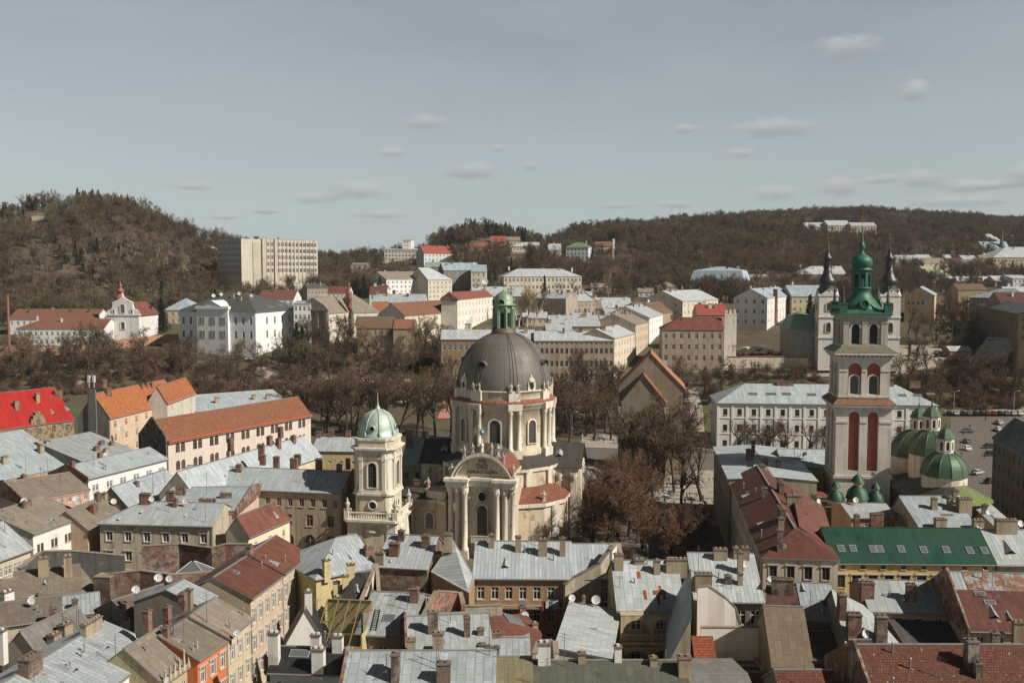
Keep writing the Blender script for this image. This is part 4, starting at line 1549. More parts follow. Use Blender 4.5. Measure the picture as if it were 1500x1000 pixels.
h = H('town_house', 'rust brown tin roof hidden in the dark court', (712, 965), (812, 955), 10.5, (770, 906), 'A', slope=20, rm=rustroof((.15, .06, .04), .08), wm=GREYPL, win={}, hipB=True)
h.chim((797, 905, .9, .8, 2.2, 'old'), (796, 922, .8, .8, 1.2, 'plaster'), (720, 940, 2.8, .7, 1.4, 'brick')).dish((797, 908, .8)).light((752, 907, 3.6, 2.4))
h = H('shed', 'small tilted metal roof in front of the rust brown tin roof', (690, 962), (775, 962), 11.2, (715, 935), 'A', slope=12, rm=metal((.36, .37, .37), .1, .8, 1.6), wm=BEIGEPL, win={})
h.chim((706, 957, .8, .8, 1.4, 'old'), (716, 958, .7, .7, 1.2, 'old'), (727, 958, .7, .7, 1.1, 'old'))

# glazed atrium
gp = [pt(477, 910, z=13.0), pt(533, 906, z=12.4), pt(533, 952, z=8.0), pt(477, 958, z=8.0)]
gc = (gp[0] + gp[1]) / 2
gh = thing('glass_atrium', 'timber framed glass atrium with tilted panes beside the white gable', 'atrium', (gc.x - .2, gc.y - 5.0, 1.0), -.12)
fr, gl = MB(), MB()
w, dpt, hz, hr = 6.2, 6.0, 11.6, 2.6
gl.face([(-w / 2, 0, 0), (w / 2, 0, 0), (w / 2, 0, hz - 1.5), (-w / 2, 0, hz - 1.5)])
gl.face([(-w / 2, 0, hz - 1.5), (w / 2, 0, hz - 1.5), (w / 2, dpt, hz + hr), (-w / 2, dpt, hz + hr)])
for i in range(5):
    x = -w / 2 + w * i / 4
    fr.tube((x, 0, 0), (x, 0, hz - 1.5), .09, n=4)
    fr.tube((x, 0, hz - 1.5), (x, dpt, hz + hr), .09, n=4)
for i in range(6):
    z = (hz - 1.5) * i / 5
    fr.tube((-w / 2, 0, z), (w / 2, 0, z), .08, n=4)
for i in range(5):
    k = i / 4
    fr.tube((-w / 2, dpt * k, hz - 1.5 + (hr + 1.5) * k), (w / 2, dpt * k, hz - 1.5 + (hr + 1.5) * k), .08, n=4)
gl.build('pane', clearglass(), gh)
fr.build('frame', paint((.22, .145, .065), .7), gh)
wb = MB()
wb.box(-w / 2 - .3, -w / 2 - .1, 0, dpt, 0, hz)
wb.box(w / 2 + .1, w / 2 + .3, 0, dpt, 0, hz)
wb.box(-w / 2 - .1, w / 2 + .1, dpt + .1, dpt + .3, 0, hz + hr)
wb.build('wall', P_(.52, .44, .22, .5), gh)

# ------------------------------------------------------------------ right block
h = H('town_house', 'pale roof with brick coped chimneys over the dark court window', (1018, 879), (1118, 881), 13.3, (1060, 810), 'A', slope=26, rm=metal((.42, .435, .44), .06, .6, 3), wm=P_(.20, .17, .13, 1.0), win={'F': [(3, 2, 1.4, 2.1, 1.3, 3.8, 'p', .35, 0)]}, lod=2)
h.chim((1055, 818, 2.0, .9, 1.6, 'plaster'), (1082, 816, 1.6, .9, 1.6, 'plaster'), (1091, 818, 1.2, .9, 1.8, 'plaster'), (1084, 838, .8, .8, 3.2, 'plaster'), (1066, 853, .9, .8, 1.2, 'old'), (1084, 855, .7, .7, 1.7, 'plaster'), (1030, 862, 2.4, 1.4, 2.4, 'plaster')).dish((1090, 835, .75), (1039, 855, .75), (1014, 858, .75)).aerial((1023, 838, 4.0))
party_wall('party_wall', 'curved white plastered wall with one narrow window', [(1022, 860, 15.7), (1038, 858, 15.9), (1062, 874, 14.4), (1078, 890, 12.8), (1086, 914, 10.5)], 2, .4, P_(.72, .69, .63, .35))
h = H('town_house', 'white rendered court wall half in shadow with a crenellated brick top below', (1026, 990), (1121, 992), 8.0, None, roof='flat', W=7, rm=felt((.14, .14, .13)), wm=WHITEPL, win={}, lod=2)
party_wall('party_wall', 'smooth white court wall crossed by a slanting shadow', [(1027, 919, 12.2), (1121, 919, 12.2)], 2, .4, P_(.70, .67, .62, .35))
h = H('shed', 'steep rust red lean-to roof beside the white court wall', (1024, 996), (1052, 996), 9.0, (1024, 934), 'A', slope=40, roof='shed', rm=tiles((.26, .075, .035)), wm=BEIGEPL, win={})
h = H('shed', 'low brick parapet row with vents at the foot of the court wall', (1068, 985), (1120, 985), 9.4, None, roof='flat', W=2.0, rm=tiles((.25, .10, .06)), wm=brickwall(BRK, .4), win={})
h = H('town_house', 'patchy brown shingle roof like old wood shakes beside the white court', (1132, 974), (1190, 976), 11.5, (1150, 888), 'A', slope=36, rm=felt((.20, .15, .105)), wm=GREYPL, win={}, gutter=False)
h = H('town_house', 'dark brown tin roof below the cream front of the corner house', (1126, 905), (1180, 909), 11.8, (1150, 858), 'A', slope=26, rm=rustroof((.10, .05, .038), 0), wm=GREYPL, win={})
h.chim((1146, 868, 3.0, 1.0, 2.2, 'old')).dish((1128, 858, .75))
h = H('town_house', 'bluish metal roof with one skylight above a dark window', (1178, 906), (1228, 908), 12, (1200, 854), 'A', slope=26, rm=metal((.30, .325, .335), .05), wm=P_(.17, .15, .13, 1.0), win={'F': [(2, 2, 1.2, 1.9, 2.0, 3.8)]}, lod=2)
h.light((1209, 884, 1.1, 1.4)).aerial((1187, 890, 2.5))
h = H('corner_house', 'rust red ridged roof running down the left side street to a cream front', (1069, 702), (1118, 815), 15, (1109, 682), 'A', hipB=True, rm=rustroof((.115, .040, .027), .02), wm=P_(.55, .47, .36, .5), fc=(.18, .12, .09),
      win={'B': [(4, 2, 1.15, 2.0, 1.4, 3.8, 'd', .02, .04)], 'F': [(18, 3, 1.1, 1.9, 1.6, 4.0)]}, lod=2, base=0)
h.chim((1143, 722, 3.6, .9, 2.4, 'old'), (1120, 727, 1.0, .9, 1.8, 'brick'), (1163, 745, .9, 2.6, 2.6, 'plaster'), (1145, 760, 3.4, 1.0, 2.2, 'old'), (1142, 805, .9, .9, 3.4, 'old'), (1190, 748, 1.2, .9, 1.6, 'plaster'), (1180, 760, .6, .6, 1.2, 'old'), (1144, 780, .9, .9, 2.6, 'plaster')).light((1147, 800, .9, .9)).aerial((1175, 752, 3), (1172, 790, 1.5)).dish((1198, 742, .6))
h2_ = H('town_house', 'plain mauve red roof plane in full sun behind the corner house', (1224, 808), (1204, 742), 14.2, (1160, 712), 'B', roof='shed', rm=rustroof((.15, .058, .044), 0), wm=P_(.42, .36, .28, .8), win={}, base=0)
h = H('town_house', 'white and blue metal roof turning the corner beside the pale tower', (1046, 655), (1068, 702), 16, (1100, 652), 'A', rm=metal((.43, .455, .47), .02), wm=P_(.30, .26, .20, .9), win={'F': [(7, 3, 1.1, 1.9, 1.5, 4)]}, base=0)
h.chim((1097, 672, 2.6, 1.2, 2.2), (1103, 668, .8, .8, 2.6, 'brick'), (1116, 692, 1.8, 1.0, 1.8), (1121, 680, 1.4, .9, 1.4), (1140, 684, 1.6, .9, 1.4)).dish((1107, 690, .8))
h = H('town_house', 'metal roof over a yellow wall with white shutters left of the pale tower', (1148, 684), (1222, 685), 15, (1180, 658), 'A', slope=20, rm=metal((.42, .445, .46), .02), wm=P_(.46, .34, .17, .8), win={'F': [(3, 2, 1.2, 1.8, 1.1, 3.8, 'd')]}, lod=2, base=0, fc=(.75, .75, .72))
h.aerial((1181, 676, 5), (1121, 664, 4)).dish((1178, 672, .9))
h = H('town_house', 'small hipped red roof projecting below the yellow shuttered wall', (1180, 727), (1213, 727), 11.5, (1195, 709), 'A', slope=28, hipA=True, hipB=True, rm=rustroof((.17, .05, .032), 0), wm=P_(.48, .40, .27, .6), win={'F': [(1, 2, 1, 1.6, 1.2, 3.6)]}, base=0)
h.chim((1176, 716, 1.0, .9, 3.2, 'old'))
h = H('town_house', 'deep green ribbed roof with a row of skylights over a yellow front', (1220, 823), (1458, 825), 13.4, (1330, 773), 'A', slope=31, rm=metal((.008, .058, .036), 0, .75, 9), wm=P_(.56, .40, .17, .6),
      win={'F': [(8, 1, .8, .55, .5, 3), (10, 3, 1.5, 2.0, 2.1, 3.8, 'd')]}, lod=2, fc=(.10, .08, .06), cm=paint((.01, .06, .035), .5))
h.light((1232, 803, 1.1, 1.5), (1249.5, 803, 1.1, 1.5), (1278.6, 804, 1.1, 1.5), (1289, 804, 1.1, 1.5), (1320, 804, 1.1, 1.5), (1353, 805, 1.1, 1.5), (1386, 805, 1.1, 1.5), (1420.5, 806, 1.1, 1.5), (1442, 806, 1.1, 1.5)).aerial((1280, 795, 3))
h = H('town_house', 'pale grey roof with a hatch continuing the row right of the green roof', (1461, 826), (1560, 827), 13.3, (1490, 776), 'A', slope=31, rm=metal((.37, .38, .38), .05), wm=P_(.33, .28, .21, .9), win={'F': [(4, 3, 1.3, 1.8, 1.6, 3.7)]}, lod=2)
h.hatch((1478, 806, 1.6)).chim((1473, 779, 3.4, 1.0, 2.2, 'plaster')).dish((1493, 775, .8))
h = H('town_house', 'low house with flat pale roof and brown wall before the green cupolas', (1247, 758), (1313, 758), 12.5, (1280, 738), 'A', slope=12, rm=metal((.40, .40, .39), .02), wm=P_(.42, .28, .17, .8), win={'F': [(4, 2, 1.3, 1.6, 1.2, 3.6)]}, lod=2)
h.chim((1284, 766, 2.4, .9, 2.0), (1250, 765, .9, .9, 1.6), (1310, 764, 1.0, .9, 1.6)).dish((1253, 739, .8))
h = H('town_house', 'small pale roof stub left of the many chimneyed bluish roof', (1316, 770), (1352, 770), 12, (1330, 752), 'A', slope=15, rm=metal((.36, .37, .36), .05), wm=GREYPL, win={})
h.chim((1346, 765, 1.4, 1.2, 2.4, 'plaster')).aerial((1349, 758, 3))
h = H('town_house', 'bluish metal roof striped by chimney shadows near the green dome', (1356, 786), (1440, 786), 12.2, (1405, 727), 'A', slope=20, rm=metal((.34, .36, .375), .05), wm=BEIGEPL, win={}, backk=.4)
h.chim((1368, 745, 1.0, .9, 2.2, 'plaster'), (1391, 742, .9, .9, 2.0, 'plaster'), (1377, 774, 2.0, 1.2, 2.0, 'plaster'), (1412, 748, 2.4, 1.6, 2.6, 'plaster'), (1437, 776, 1.8, 1.2, 2.0, 'plaster'), (1408, 731, 1.0, .9, 1.9, 'plaster')).dish((1424, 738, .8), (1430, 737, .8), (1434, 778, .8)).light((1388, 754, 2.2, .7))
h = H('town_house', 'bright white roof slope facing right below the green dome', (1500, 783), (1442, 733), 12.2, (1425, 731), 'B', rm=metal((.46, .46, .45), .05), wm=BEIGEPL, win={}, backk=.5)
h.chim((1442, 752, .9, .9, 1.9, 'old')).dish((1447, 757, .8)).hatch((1452, 752, .8))
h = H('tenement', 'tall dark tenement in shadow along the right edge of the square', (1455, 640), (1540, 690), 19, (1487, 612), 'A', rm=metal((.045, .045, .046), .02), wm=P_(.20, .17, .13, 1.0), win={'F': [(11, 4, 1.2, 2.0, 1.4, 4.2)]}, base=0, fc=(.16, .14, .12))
h = H('town_house', 'two toned roof with pale sheets above and rust brown below', (1422, 922), (1540, 926), 13, (1470, 838), 'A', slope=30, rm=rustroof((.115, .044, .03), .30), wm=BEIGEPL, win={'F': [(4, 1, .9, 1.2, .9, 3)]}, lod=2, fire='A')
h.sheets(0.0, .16, .68, .995, metal((.33, .345, .35), 0, .8, 3), 3)
h.sheets(.17, .98, .68, .995, metal((.30, .29, .27), .75, .7, 1.0), 12)
h.hatch((1455, 900, 1.2), (1478, 905, .9)).chim((1457, 942, .9, .9, 1.6, 'old'), (1490, 938, 1.2, .9, 2.6, 'plaster')).light((1435, 869, 1.5, .8), (1450, 882, 1.5, .8))
h = H('town_house', 'grey roof split by a seam with rust stain over a pinkish wall', (1274, 894), (1390, 898), 12.2, (1330, 849), 'A', slope=22, rm=metal((.36, .37, .365), .1, 1.4, 6), wm=P_(.42, .30, .22, .7), win={'F': [(4, 3, 1.1, 1.0, .8, 2.6)]}, lod=2)
h.chim((1243, 872, 1.8, 1.2, 2.2, 'brick'), (1334, 878, 1.3, 1.0, 2.4, 'old')).light((1270, 863, .9, .9)).aerial((1339, 880, 4)).dish((1255, 870, .7))
h = H('town_house', 'sharp pale roof wedge with brick stacks left of the pinkish wall', (1240, 942), (1316, 944), 11.8, (1250, 864), 'A', slope=34, rm=metal((.40, .41, .40), .05), wm=GREYPL, win={}, hipB=True)
h.chim((1250, 932, 1.7, 1.4, 3.2, 'brick'), (1290, 938, 1.4, 1.2, 3.4, 'old'), (1232, 900, .9, 1.6, 3.0, 'brick')).dish((1266, 938, .8))
h = H('town_house', 'large mottled clay tile roof in the lower right corner', (1300, 1070), (1560, 1070), 13, (1400, 945), 'A', slope=30, rm=tiles((.135, .055, .034), .6), wm=P_(.12, .10, .08, 1), win={}, lod=2, fire='A')
h.chim((1422, 975, 1.2, 1.2, 3.0, 'old'), (1432, 990, .7, .7, 1.6, 'old')).aerial((1430, 985, 2))
h = H('town_house', 'narrow strip of red brown tiles at the lower edge right of the court', (1152, 1045), (1238, 1045), 12.5, (1200, 982), 'A', slope=30, rm=tiles((.16, .06, .036), .1), wm=GREYPL, win={}, lod=2)
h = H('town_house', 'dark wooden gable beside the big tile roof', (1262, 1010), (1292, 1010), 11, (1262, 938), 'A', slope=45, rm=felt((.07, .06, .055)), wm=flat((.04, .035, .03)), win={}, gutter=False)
h = H('town_house', 'flat grey roof at the lower edge below the court wall', (1027, 1050), (1118, 1050), 12.5, (1070, 988), 'A', slope=10, rm=felt((.20, .20, .185)), wm=GREYPL, win={})
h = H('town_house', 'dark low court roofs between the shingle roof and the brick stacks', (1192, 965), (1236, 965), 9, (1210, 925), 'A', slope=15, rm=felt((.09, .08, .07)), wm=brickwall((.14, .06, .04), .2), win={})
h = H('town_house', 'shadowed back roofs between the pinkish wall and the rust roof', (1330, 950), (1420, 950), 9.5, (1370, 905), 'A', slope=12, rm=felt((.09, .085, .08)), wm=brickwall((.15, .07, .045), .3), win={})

for h_ in NEAR:
    if 'green' in h_.root['label'] or 'rust patched' in h_.root['label']:
        continue
    h_.clutter(max(2, min(9, int(h_.L * h_.s / 22))))
# ------------------------------------------------------------------ landmarks
CHURCH = plaster((0.57, 0.495, 0.375), 1.0)
CHURCH_W = plaster((0.66, 0.61, 0.51), 0.9)
OLDST = stone((0.42, 0.37, 0.29), 1.0)
DARKROOF = metal((.075, .070, .062), 0.05, .7, 5)
DOMEM = metal((.138, .125, .110), 0.0, .9, 30)


def statue_mesh(k):
    key = ('statue', k)
    if key not in CACHE:
        b = MB()
        b.box(-.38, .38, -.38, .38, 0, .45)
        prof = [(.34, .45), (.38, .6), (.30, 1.1), (.33, 1.45), (.36, 1.75), (.25, 1.95), (.09, 2.02), (.09, 2.08)]
        vs = []
        b.lathe(prof, 9, (0, 0, 0), 0, True, sx=1.0, sy=.75)
        b.lathe([(.03, 2.04), (.14, 2.12), (.16, 2.25), (.11, 2.38), (0, 2.42)], 8)
        s = 1 if k % 2 else -1
        b.tube((.30 * s, 0, 1.82), (.62 * s, -.25, 1.5), .10, .08)
        b.tube((.62 * s, -.25, 1.5), (.72 * s, -.35, 2.0 if k > 1 else 1.25), .08, .05)
        b.tube((-.30 * s, 0, 1.8), (-.42 * s, -.2, 1.35), .10, .08)
        b.tube((-.42 * s, -.2, 1.35), (-.12 * s, -.42, 1.3), .08, .06)
        if k == 2:
            b.tube((.72, -.35, .5), (.74, -.36, 2.9), .035)
        if k == 3:
            for q in (-1, 1):
                b.mesh([(.1 * q, .2, 1.2), (.85 * q, .4, 1.5), (.7 * q, .4, 2.5), (.15 * q, .2, 1.9)], [(0, 1, 2, 3)])
        CACHE[key] = b.data('statue', stone((.45, .41, .33), 1.0))
    return CACHE[key]


def statue(parent, x, y, z, rot=0, k=0, s=1.0):
    o = obj('statue', statue_mesh(k), parent, (x, y, z), rot)
    o.scale = (s, s, s)
    return o


def ring_poly(r, n, a0=0.0, sx=1.0, sy=1.0):
    return [(sx * r * math.cos(a0 + 2 * math.pi * i / n), sy * r * math.sin(a0 + 2 * math.pi * i / n)) for i in range(n)]


def arch_window(parent, x, y, z, rot, w, h, fc=(.10, .09, .08), trim=CHURCH_W):
    """Window in a proud surround set against a wall face; rot turns local -y outward."""
    o = obj('window', CACHE.setdefault(('aw', w, h), _aw(w, h, fc)), parent, (x, y, z), rot)
    obj('surround', CACHE.setdefault(('aws', w, h, trim.name), _aws(w, h, trim)), o)
    return o


def _apts(w, h, n=10):
    r = w / 2
    return [(-r, 0), (r, 0)] + [(r * math.cos(math.pi * k / n), h - r + r * math.sin(math.pi * k / n)) for k in range(n + 1)]


def _aw(w, h, fc):
    b = MB()
    b.face([(x, -.03, z) for x, z in _apts(w, h)], 0)
    for i in range(1, 4):
        x = -w / 2 + w * i / 4
        b.box(x - .04, x + .04, -.075, -.034, 0, h - w * .25, 1)
    n = int(h / .9)
    for i in range(1, n):
        b.box(-w / 2, w / 2, -.07, -.033, h * i / n - .03, h * i / n + .03, 1)
    return b.data('window', [GLASS, paint(fc, .6)])


def _aws(w, h, m, t=.32, d=.28):
    b = MB()
    A, B = _apts(w + .02, h), [(x * (w + 2 * t) / w, z + (t if z > .01 else -.15)) for x, z in _apts(w, h)]
    n = len(A)
    for i in range(n):
        j = (i + 1) % n
        a0, a1, b0, b1 = A[i], A[j], B[i], B[j]
        b.face([(a0[0], -d, a0[1]), (b0[0], -d, b0[1]), (b1[0], -d, b1[1]), (a1[0], -d, a1[1])])
        b.face([(a0[0], 0, a0[1]), (a0[0], -d, a0[1]), (a1[0], -d, a1[1]), (a1[0], 0, a1[1])])
        b.face([(b0[0], -d, b0[1]), (b0[0], 0, b0[1]), (b1[0], 0, b1[1]), (b1[0], -d, b1[1])])
    return b.data('surround', m)


def cross_mesh(s, gold=True):
    key = ('cross', s, gold)
    if key not in CACHE:
        b = MB()
        r = .055 * s
        b.tube((0, 0, 0), (0, 0, 2.2 * s), r, n=6)
        b.tube((-.62 * s, 0, 1.5 * s), (.62 * s, 0, 1.5 * s), r, n=6)
        b.lathe([(0, -.22 * s), (.22 * s, 0), (0, .22 * s)], 8)
        for p in ((-.66, 1.5), (.66, 1.5), (0, 2.26)):
            b.lathe([(0, -.12 * s), (.12 * s, 0), (0, .12 * s)], 6, (p[0] * s, 0, p[1] * s))
        CACHE[key] = b.data('cross', paint((.35, .22, .06) if gold else (.05, .045, .04), .35, .6))
    return CACHE[key]


def text_mesh(s, size, mat):
    cu = bpy.data.curves.new('lettering', 'FONT')
    cu.body, cu.size, cu.align_x, cu.extrude = s, size, 'CENTER', .03
    tmp = bpy.data.objects.new('lettering', cu)
    C.objects.link(tmp)
    dg = bpy.context.evaluated_depsgraph_get()
    me = bpy.data.meshes.new_from_object(tmp.evaluated_get(dg))
    bpy.data.objects.remove(tmp)
    me.materials.clear()
    me.materials.append(mat)
    return me


# ================= the domed church
D0 = 230.0
ch = thing('domed_church', 'baroque church with grey ribbed dome and green copper lantern', 'church', (-12 / F * D0, D0, 0), R(-10))
# dome and ribs
N = 48
b = MB()
Rd = 10.9
prof = [(Rd, 33.2)]
for k in range(1, 15):
    a = R(78) * k / 14
    prof.append((Rd * math.cos(a) ** .93, 33.2 + 12.6 * math.sin(a) / math.sin(R(78))))
b.lathe(prof, N, mat=0)
dome = b.build('dome', DOMEM, ch)
rb = MB()
for i in range(8):
    for da, wd in ((0, .11), (.075, .06), (-.075, .06)) if i % 1 == 0 else ():
        a = R(22.5) + i * math.pi / 4 + da
        for k in range(len(prof) - 1):
            (r0, z0), (r1, z1) = prof[k], prof[k + 1]
            p = Vector((r0 * math.cos(a), r0 * math.sin(a), z0))
            q = Vector((r1 * math.cos(a), r1 * math.sin(a), z1))
            rb.tube(p, q, wd, wd, 5)
rb.build('rib', paint((.06, .055, .05), .6), dome)['kind'] = 'stuff'
for a in (-108, -15, 75, 165):
    db = MB()
    r0 = 9.9
    c, s = math.cos(R(a)), math.sin(R(a))
    n = 8
    for k in range(n):
        t0, t1 = math.pi * k / n, math.pi * (k + 1) / n
        w, hh = 1.15, 1.0
        P = []
        for (t, rr) in ((t0, r0 + .7), (t1, r0 + .7), (t1, r0 - 3), (t0, r0 - 3)):
            u, z = w * math.cos(t), 39.0 + hh * math.sin(t) - (r0 - rr) * -.12
            P.append((rr * c - u * s, rr * s + u * c, z))
        db.face(P, 0)
    db.face([((r0 + .35) * c - w * u_ * s, (r0 + .35) * s + w * u_ * c, 39.0 + hh * z_) for u_, z_ in ((-1, -.1), (1, -.1), (.7, .7), (0, 1), (-.7, .7))], 1)
    db.build('dormer', [DOMEM, DARK], dome)
# lantern
LG = copper((.21, .29, .19), .6)
ln = MB()
ln.lathe([(2.9, 45.5), (3.0, 45.8), (2.9, 46.3), (2.75, 46.35), (2.75, 46.9), (2.0, 46.95), (1.95, 47.2)], 16, mat=1)
ln.lathe([(2.2, 52.0), (2.75, 52.1), (2.8, 52.35), (2.4, 52.5), (2.35, 53.2), (2.0, 54.3), (1.2, 55.0), (.4, 55.3), (.25, 55.6), (0.0, 55.7)], 16)
for i in range(8):
    a = R(22.5) + i * math.pi / 4
    ln.box(-.42, .42, -.34, .34, 46.9, 52.1, 0, a, (2.0 * math.cos(a), 2.0 * math.sin(a), 0))
    for q in (1.0,):
        ln.tube((2.55 * math.cos(a), 2.55 * math.sin(a), 46.9), (2.55 * math.cos(a), 2.55 * math.sin(a), 51.2), .16, .14, 6)
        ln.tube((2.55 * math.cos(a), 2.55 * math.sin(a), 51.2), (2.1 * math.cos(a), 2.1 * math.sin(a), 52.2), .22, .15, 6)
    a2 = i * math.pi / 4
    ln.box(-.12, .12, -.55, .55, 50.4, 52.05, 0, a2, (1.9 * math.cos(a2), 1.9 * math.sin(a2), 0))
lan = ln.build('lantern', [LG, copper((.12, .10, .08), .2)], ch)
b = MB()
b.lathe([(1.2, 46.9), (1.2, 52)], 10)
b.build('shaft', flat((.035, .033, .028)), lan)
for i in range(4):
    a = i * math.pi / 2 - math.pi / 2
    b = MB()
    b.lathe([(.62, 0), (.75, .12), (.62, .24)], 12)
    M = Matrix.Translation((2.35 * math.cos(a), 2.35 * math.sin(a), 52.9)) @ Matrix.Rotation(a, 4, 'Z') @ Matrix.Rotation(R(90), 4, 'Y')
    b.v = [tuple(M @ Vector(v)) for v in b.v]
    b.face([M @ Vector((.62 * math.cos(t), .62 * math.sin(t), .1)) for t in [math.pi * k / 6 for k in range(12)]], 1)
    b.build('oculus', [LG, DARK], lan)
o = obj('finial', cross_mesh(.5, False), lan, (0, 0, 55.6))
# drum
dr = MB()
Rr = 11.3
dr.lathe([(Rr, 18.6), (Rr, 20.2), (Rr - .35, 20.4), (Rr - .35, 29.0), (Rr - .1, 29.1), (Rr - .1, 29.9), (Rr + .5, 30.3), (Rr + .55, 30.7)], N)
dr.lathe([(Rr - .5, 31.4), (Rr - .5, 33.0), (Rr - .2, 33.1), (Rr - .2, 33.4), (10.7, 33.5)], N)
drum = dr.build('drum', CHURCH, ch)
b = MB()
b.lathe([(Rr + .65, 30.7), (Rr + .7, 30.85), (Rr - .3, 31.5)], N)
b.build('cornice_roof', tiles((.30, .13, .07)), drum)
for i in range(8):
    a0 = R(22.5) + i * math.pi / 4
    b = MB()
    for da in (-.085, .085):
        a = a0 + da
        x, y = (Rr + .35) * math.cos(a), (Rr + .35) * math.sin(a)
        b.lathe([(.62, 20.2), (.62, 20.7), (.48, 20.8), (.42, 28.0), (.5, 28.1), (.62, 28.7), (.66, 29.2)], 10, (x, y, 0))
    b.box(-.75, .75, -1.6, 1.6, 29.2, 30.6, 0, a0, ((Rr + .25) * math.cos(a0), (Rr + .25) * math.sin(a0), 0))
    b.box(-.75, .75, -1.6, 1.6, 18.4, 20.25, 0, a0, ((Rr + .25) * math.cos(a0), (Rr + .25) * math.sin(a0), 0))
    b.box(-.5, .5, -1.3, 1.3, 30.6, 33.45, 0, a0, ((Rr - .35) * math.cos(a0), (Rr - .35) * math.sin(a0), 0))
    b.build('paired_columns', CHURCH_W, drum)
    for da in (-.07, .07):
        statue(drum, (Rr + .1) * math.cos(a0 + da), (Rr + .1) * math.sin(a0 + da), 33.3, a0 + R(90), (i * 2 + (da > 0)) % 3, .85)
    a = i * math.pi / 4
    ww, hh = (2.5, 5.4) if i in (2, 6) else (1.9, 5.2)
    arch_window(drum, (Rr - .33) * math.cos(a), (Rr - .33) * math.sin(a), 21.6, a + R(90), ww, hh)
    if i in (7, 1, 3, 5):
        b = MB()
        b.box(-.35, .35, -1.0, 1.0, 33.4, 35.3, 0)
        b.lathe([(0, 35.2), (1.0, 35.2), (.9, 35.7), (.5, 36.3), (.16, 36.4), (.16, 36.9), (0, 37)], 8)
        b.face([(.36, .62 * math.cos(t), 34.4 + .78 * math.sin(t)) for t in [math.pi * k / 7 for k in range(14)]], 1)
        b.build('oculus', [CHURCH_W, GLASS], drum, ((Rr - .6) * math.cos(a), (Rr - .6) * math.sin(a), 0), a)
# body under the drum: an oval block, transept arms and lower aisles
bd = MB()
oct_ = ring_poly(14.2, 16, R(11.25), 1.0, 1.08)
bd.prism(oct_, -1, 16.6, 0, False)
bd.prism(ring_poly(14.6, 16, R(11.25), 1.0, 1.08), 16.0, 16.9, 1, True)
body = bd.build('wall', [CHURCH, CHURCH_W], ch)
b = MB()
b.frustum(ring_poly(14.8, 16, R(11.25), 1.0, 1.08), 16.92, ring_poly(11.2, 16, R(11.25)), 19.0)
b.build('roof', DARKROOF, ch)
for i in (9, 10, 13, 14, 15, 1, 2, 6):
    a = i * math.pi / 8
    x, y = 14.2 * math.cos(a) * .978, 14.2 * 1.08 * math.sin(a) * .978
    if i in (13, 15, 9, 1):
        arch_window(ch, x * 1.005, y * 1.005, 11.6, math.atan2(y, x) + R(90), 1.7, 3.4)
for k in range(16):
    a = R(11.25) + k * math.pi / 8
    if k in (11, 12, 0, 15, 7, 8):
        continue
    bb = MB()
    bb.box(-.35, .35, -.7, .7, 0, 16, 0, a, (14.3 * math.cos(a), 14.3 * 1.08 * math.sin(a), 0))
    bb.build('pilaster', CHURCH_W, ch)


def arm(sx):
    b = MB()
    x0, x1 = 9.0 * sx, 18.0 * sx
    w = 5.6
    lo, hi = min(x0, x1), max(x0, x1)
    b.box(lo, hi, -w, w, -1, 16.2)
    b.box(lo, hi + .25 if sx > 0 else hi, -w - .45, w + .45, 15.3, 16.25, 1) if sx > 0 else b.box(lo - .25, hi, -w - .45, w + .45, 15.3, 16.25, 1)
    xe = x1
    b.face([(xe, -w, 16.25), (xe, w, 16.25), (xe, 0, 20.0)][::(1 if sx > 0 else -1)], 0)
    for yy in (-w + .9, -1.9, 1.9, w - .9):
        b.box(xe - .3, xe + .45, yy - .6, yy + .6, 0, 15.2, 1) if sx > 0 else b.box(xe - .45, xe + .3, yy - .6, yy + .6, 0, 15.2, 1)
    for xx in (13.6, 17.0):
        b.box(xx * sx - .65, xx * sx + .65, -w - .5, -w + .1, 0, 15.2, 1)
        b.lathe([(.5, 13.2), (.95, 14.2), (.95, 14.5)], 8, (xx * sx, -w - .25, 0), 1)
    a = b.build('transept', [CHURCH, CHURCH_W], ch)
    r = MB()
    for s in (-1, 1):
        p = [(9.5 * sx, -s * (w + .8), 16.0), ((18.9) * sx, -s * (w + .8), 16.0), (18.9 * sx, 0, 20.7), (8.5 * sx, 0, 20.7)]
        r.slab(p if (s * sx > 0) else p[::-1], .2)
    rf = r.build('roof', DARKROOF, a)
    obj('roof_hatch', hatch_mesh(1.0), rf, (13.5 * sx, -3.4, 18.6), 0).rotation_euler = (R(39), 0, 0)
    for z, hh in ((9.5, 3.6), (2.5, 4.0)):
        arch_window(a, xe + .01 * sx, 0, z, R(90) * sx, 1.8, hh)
    statue(a, 18.3 * sx, 0, 20.6, R(90) * sx, 2, .9)


arm(1)
arm(-1)
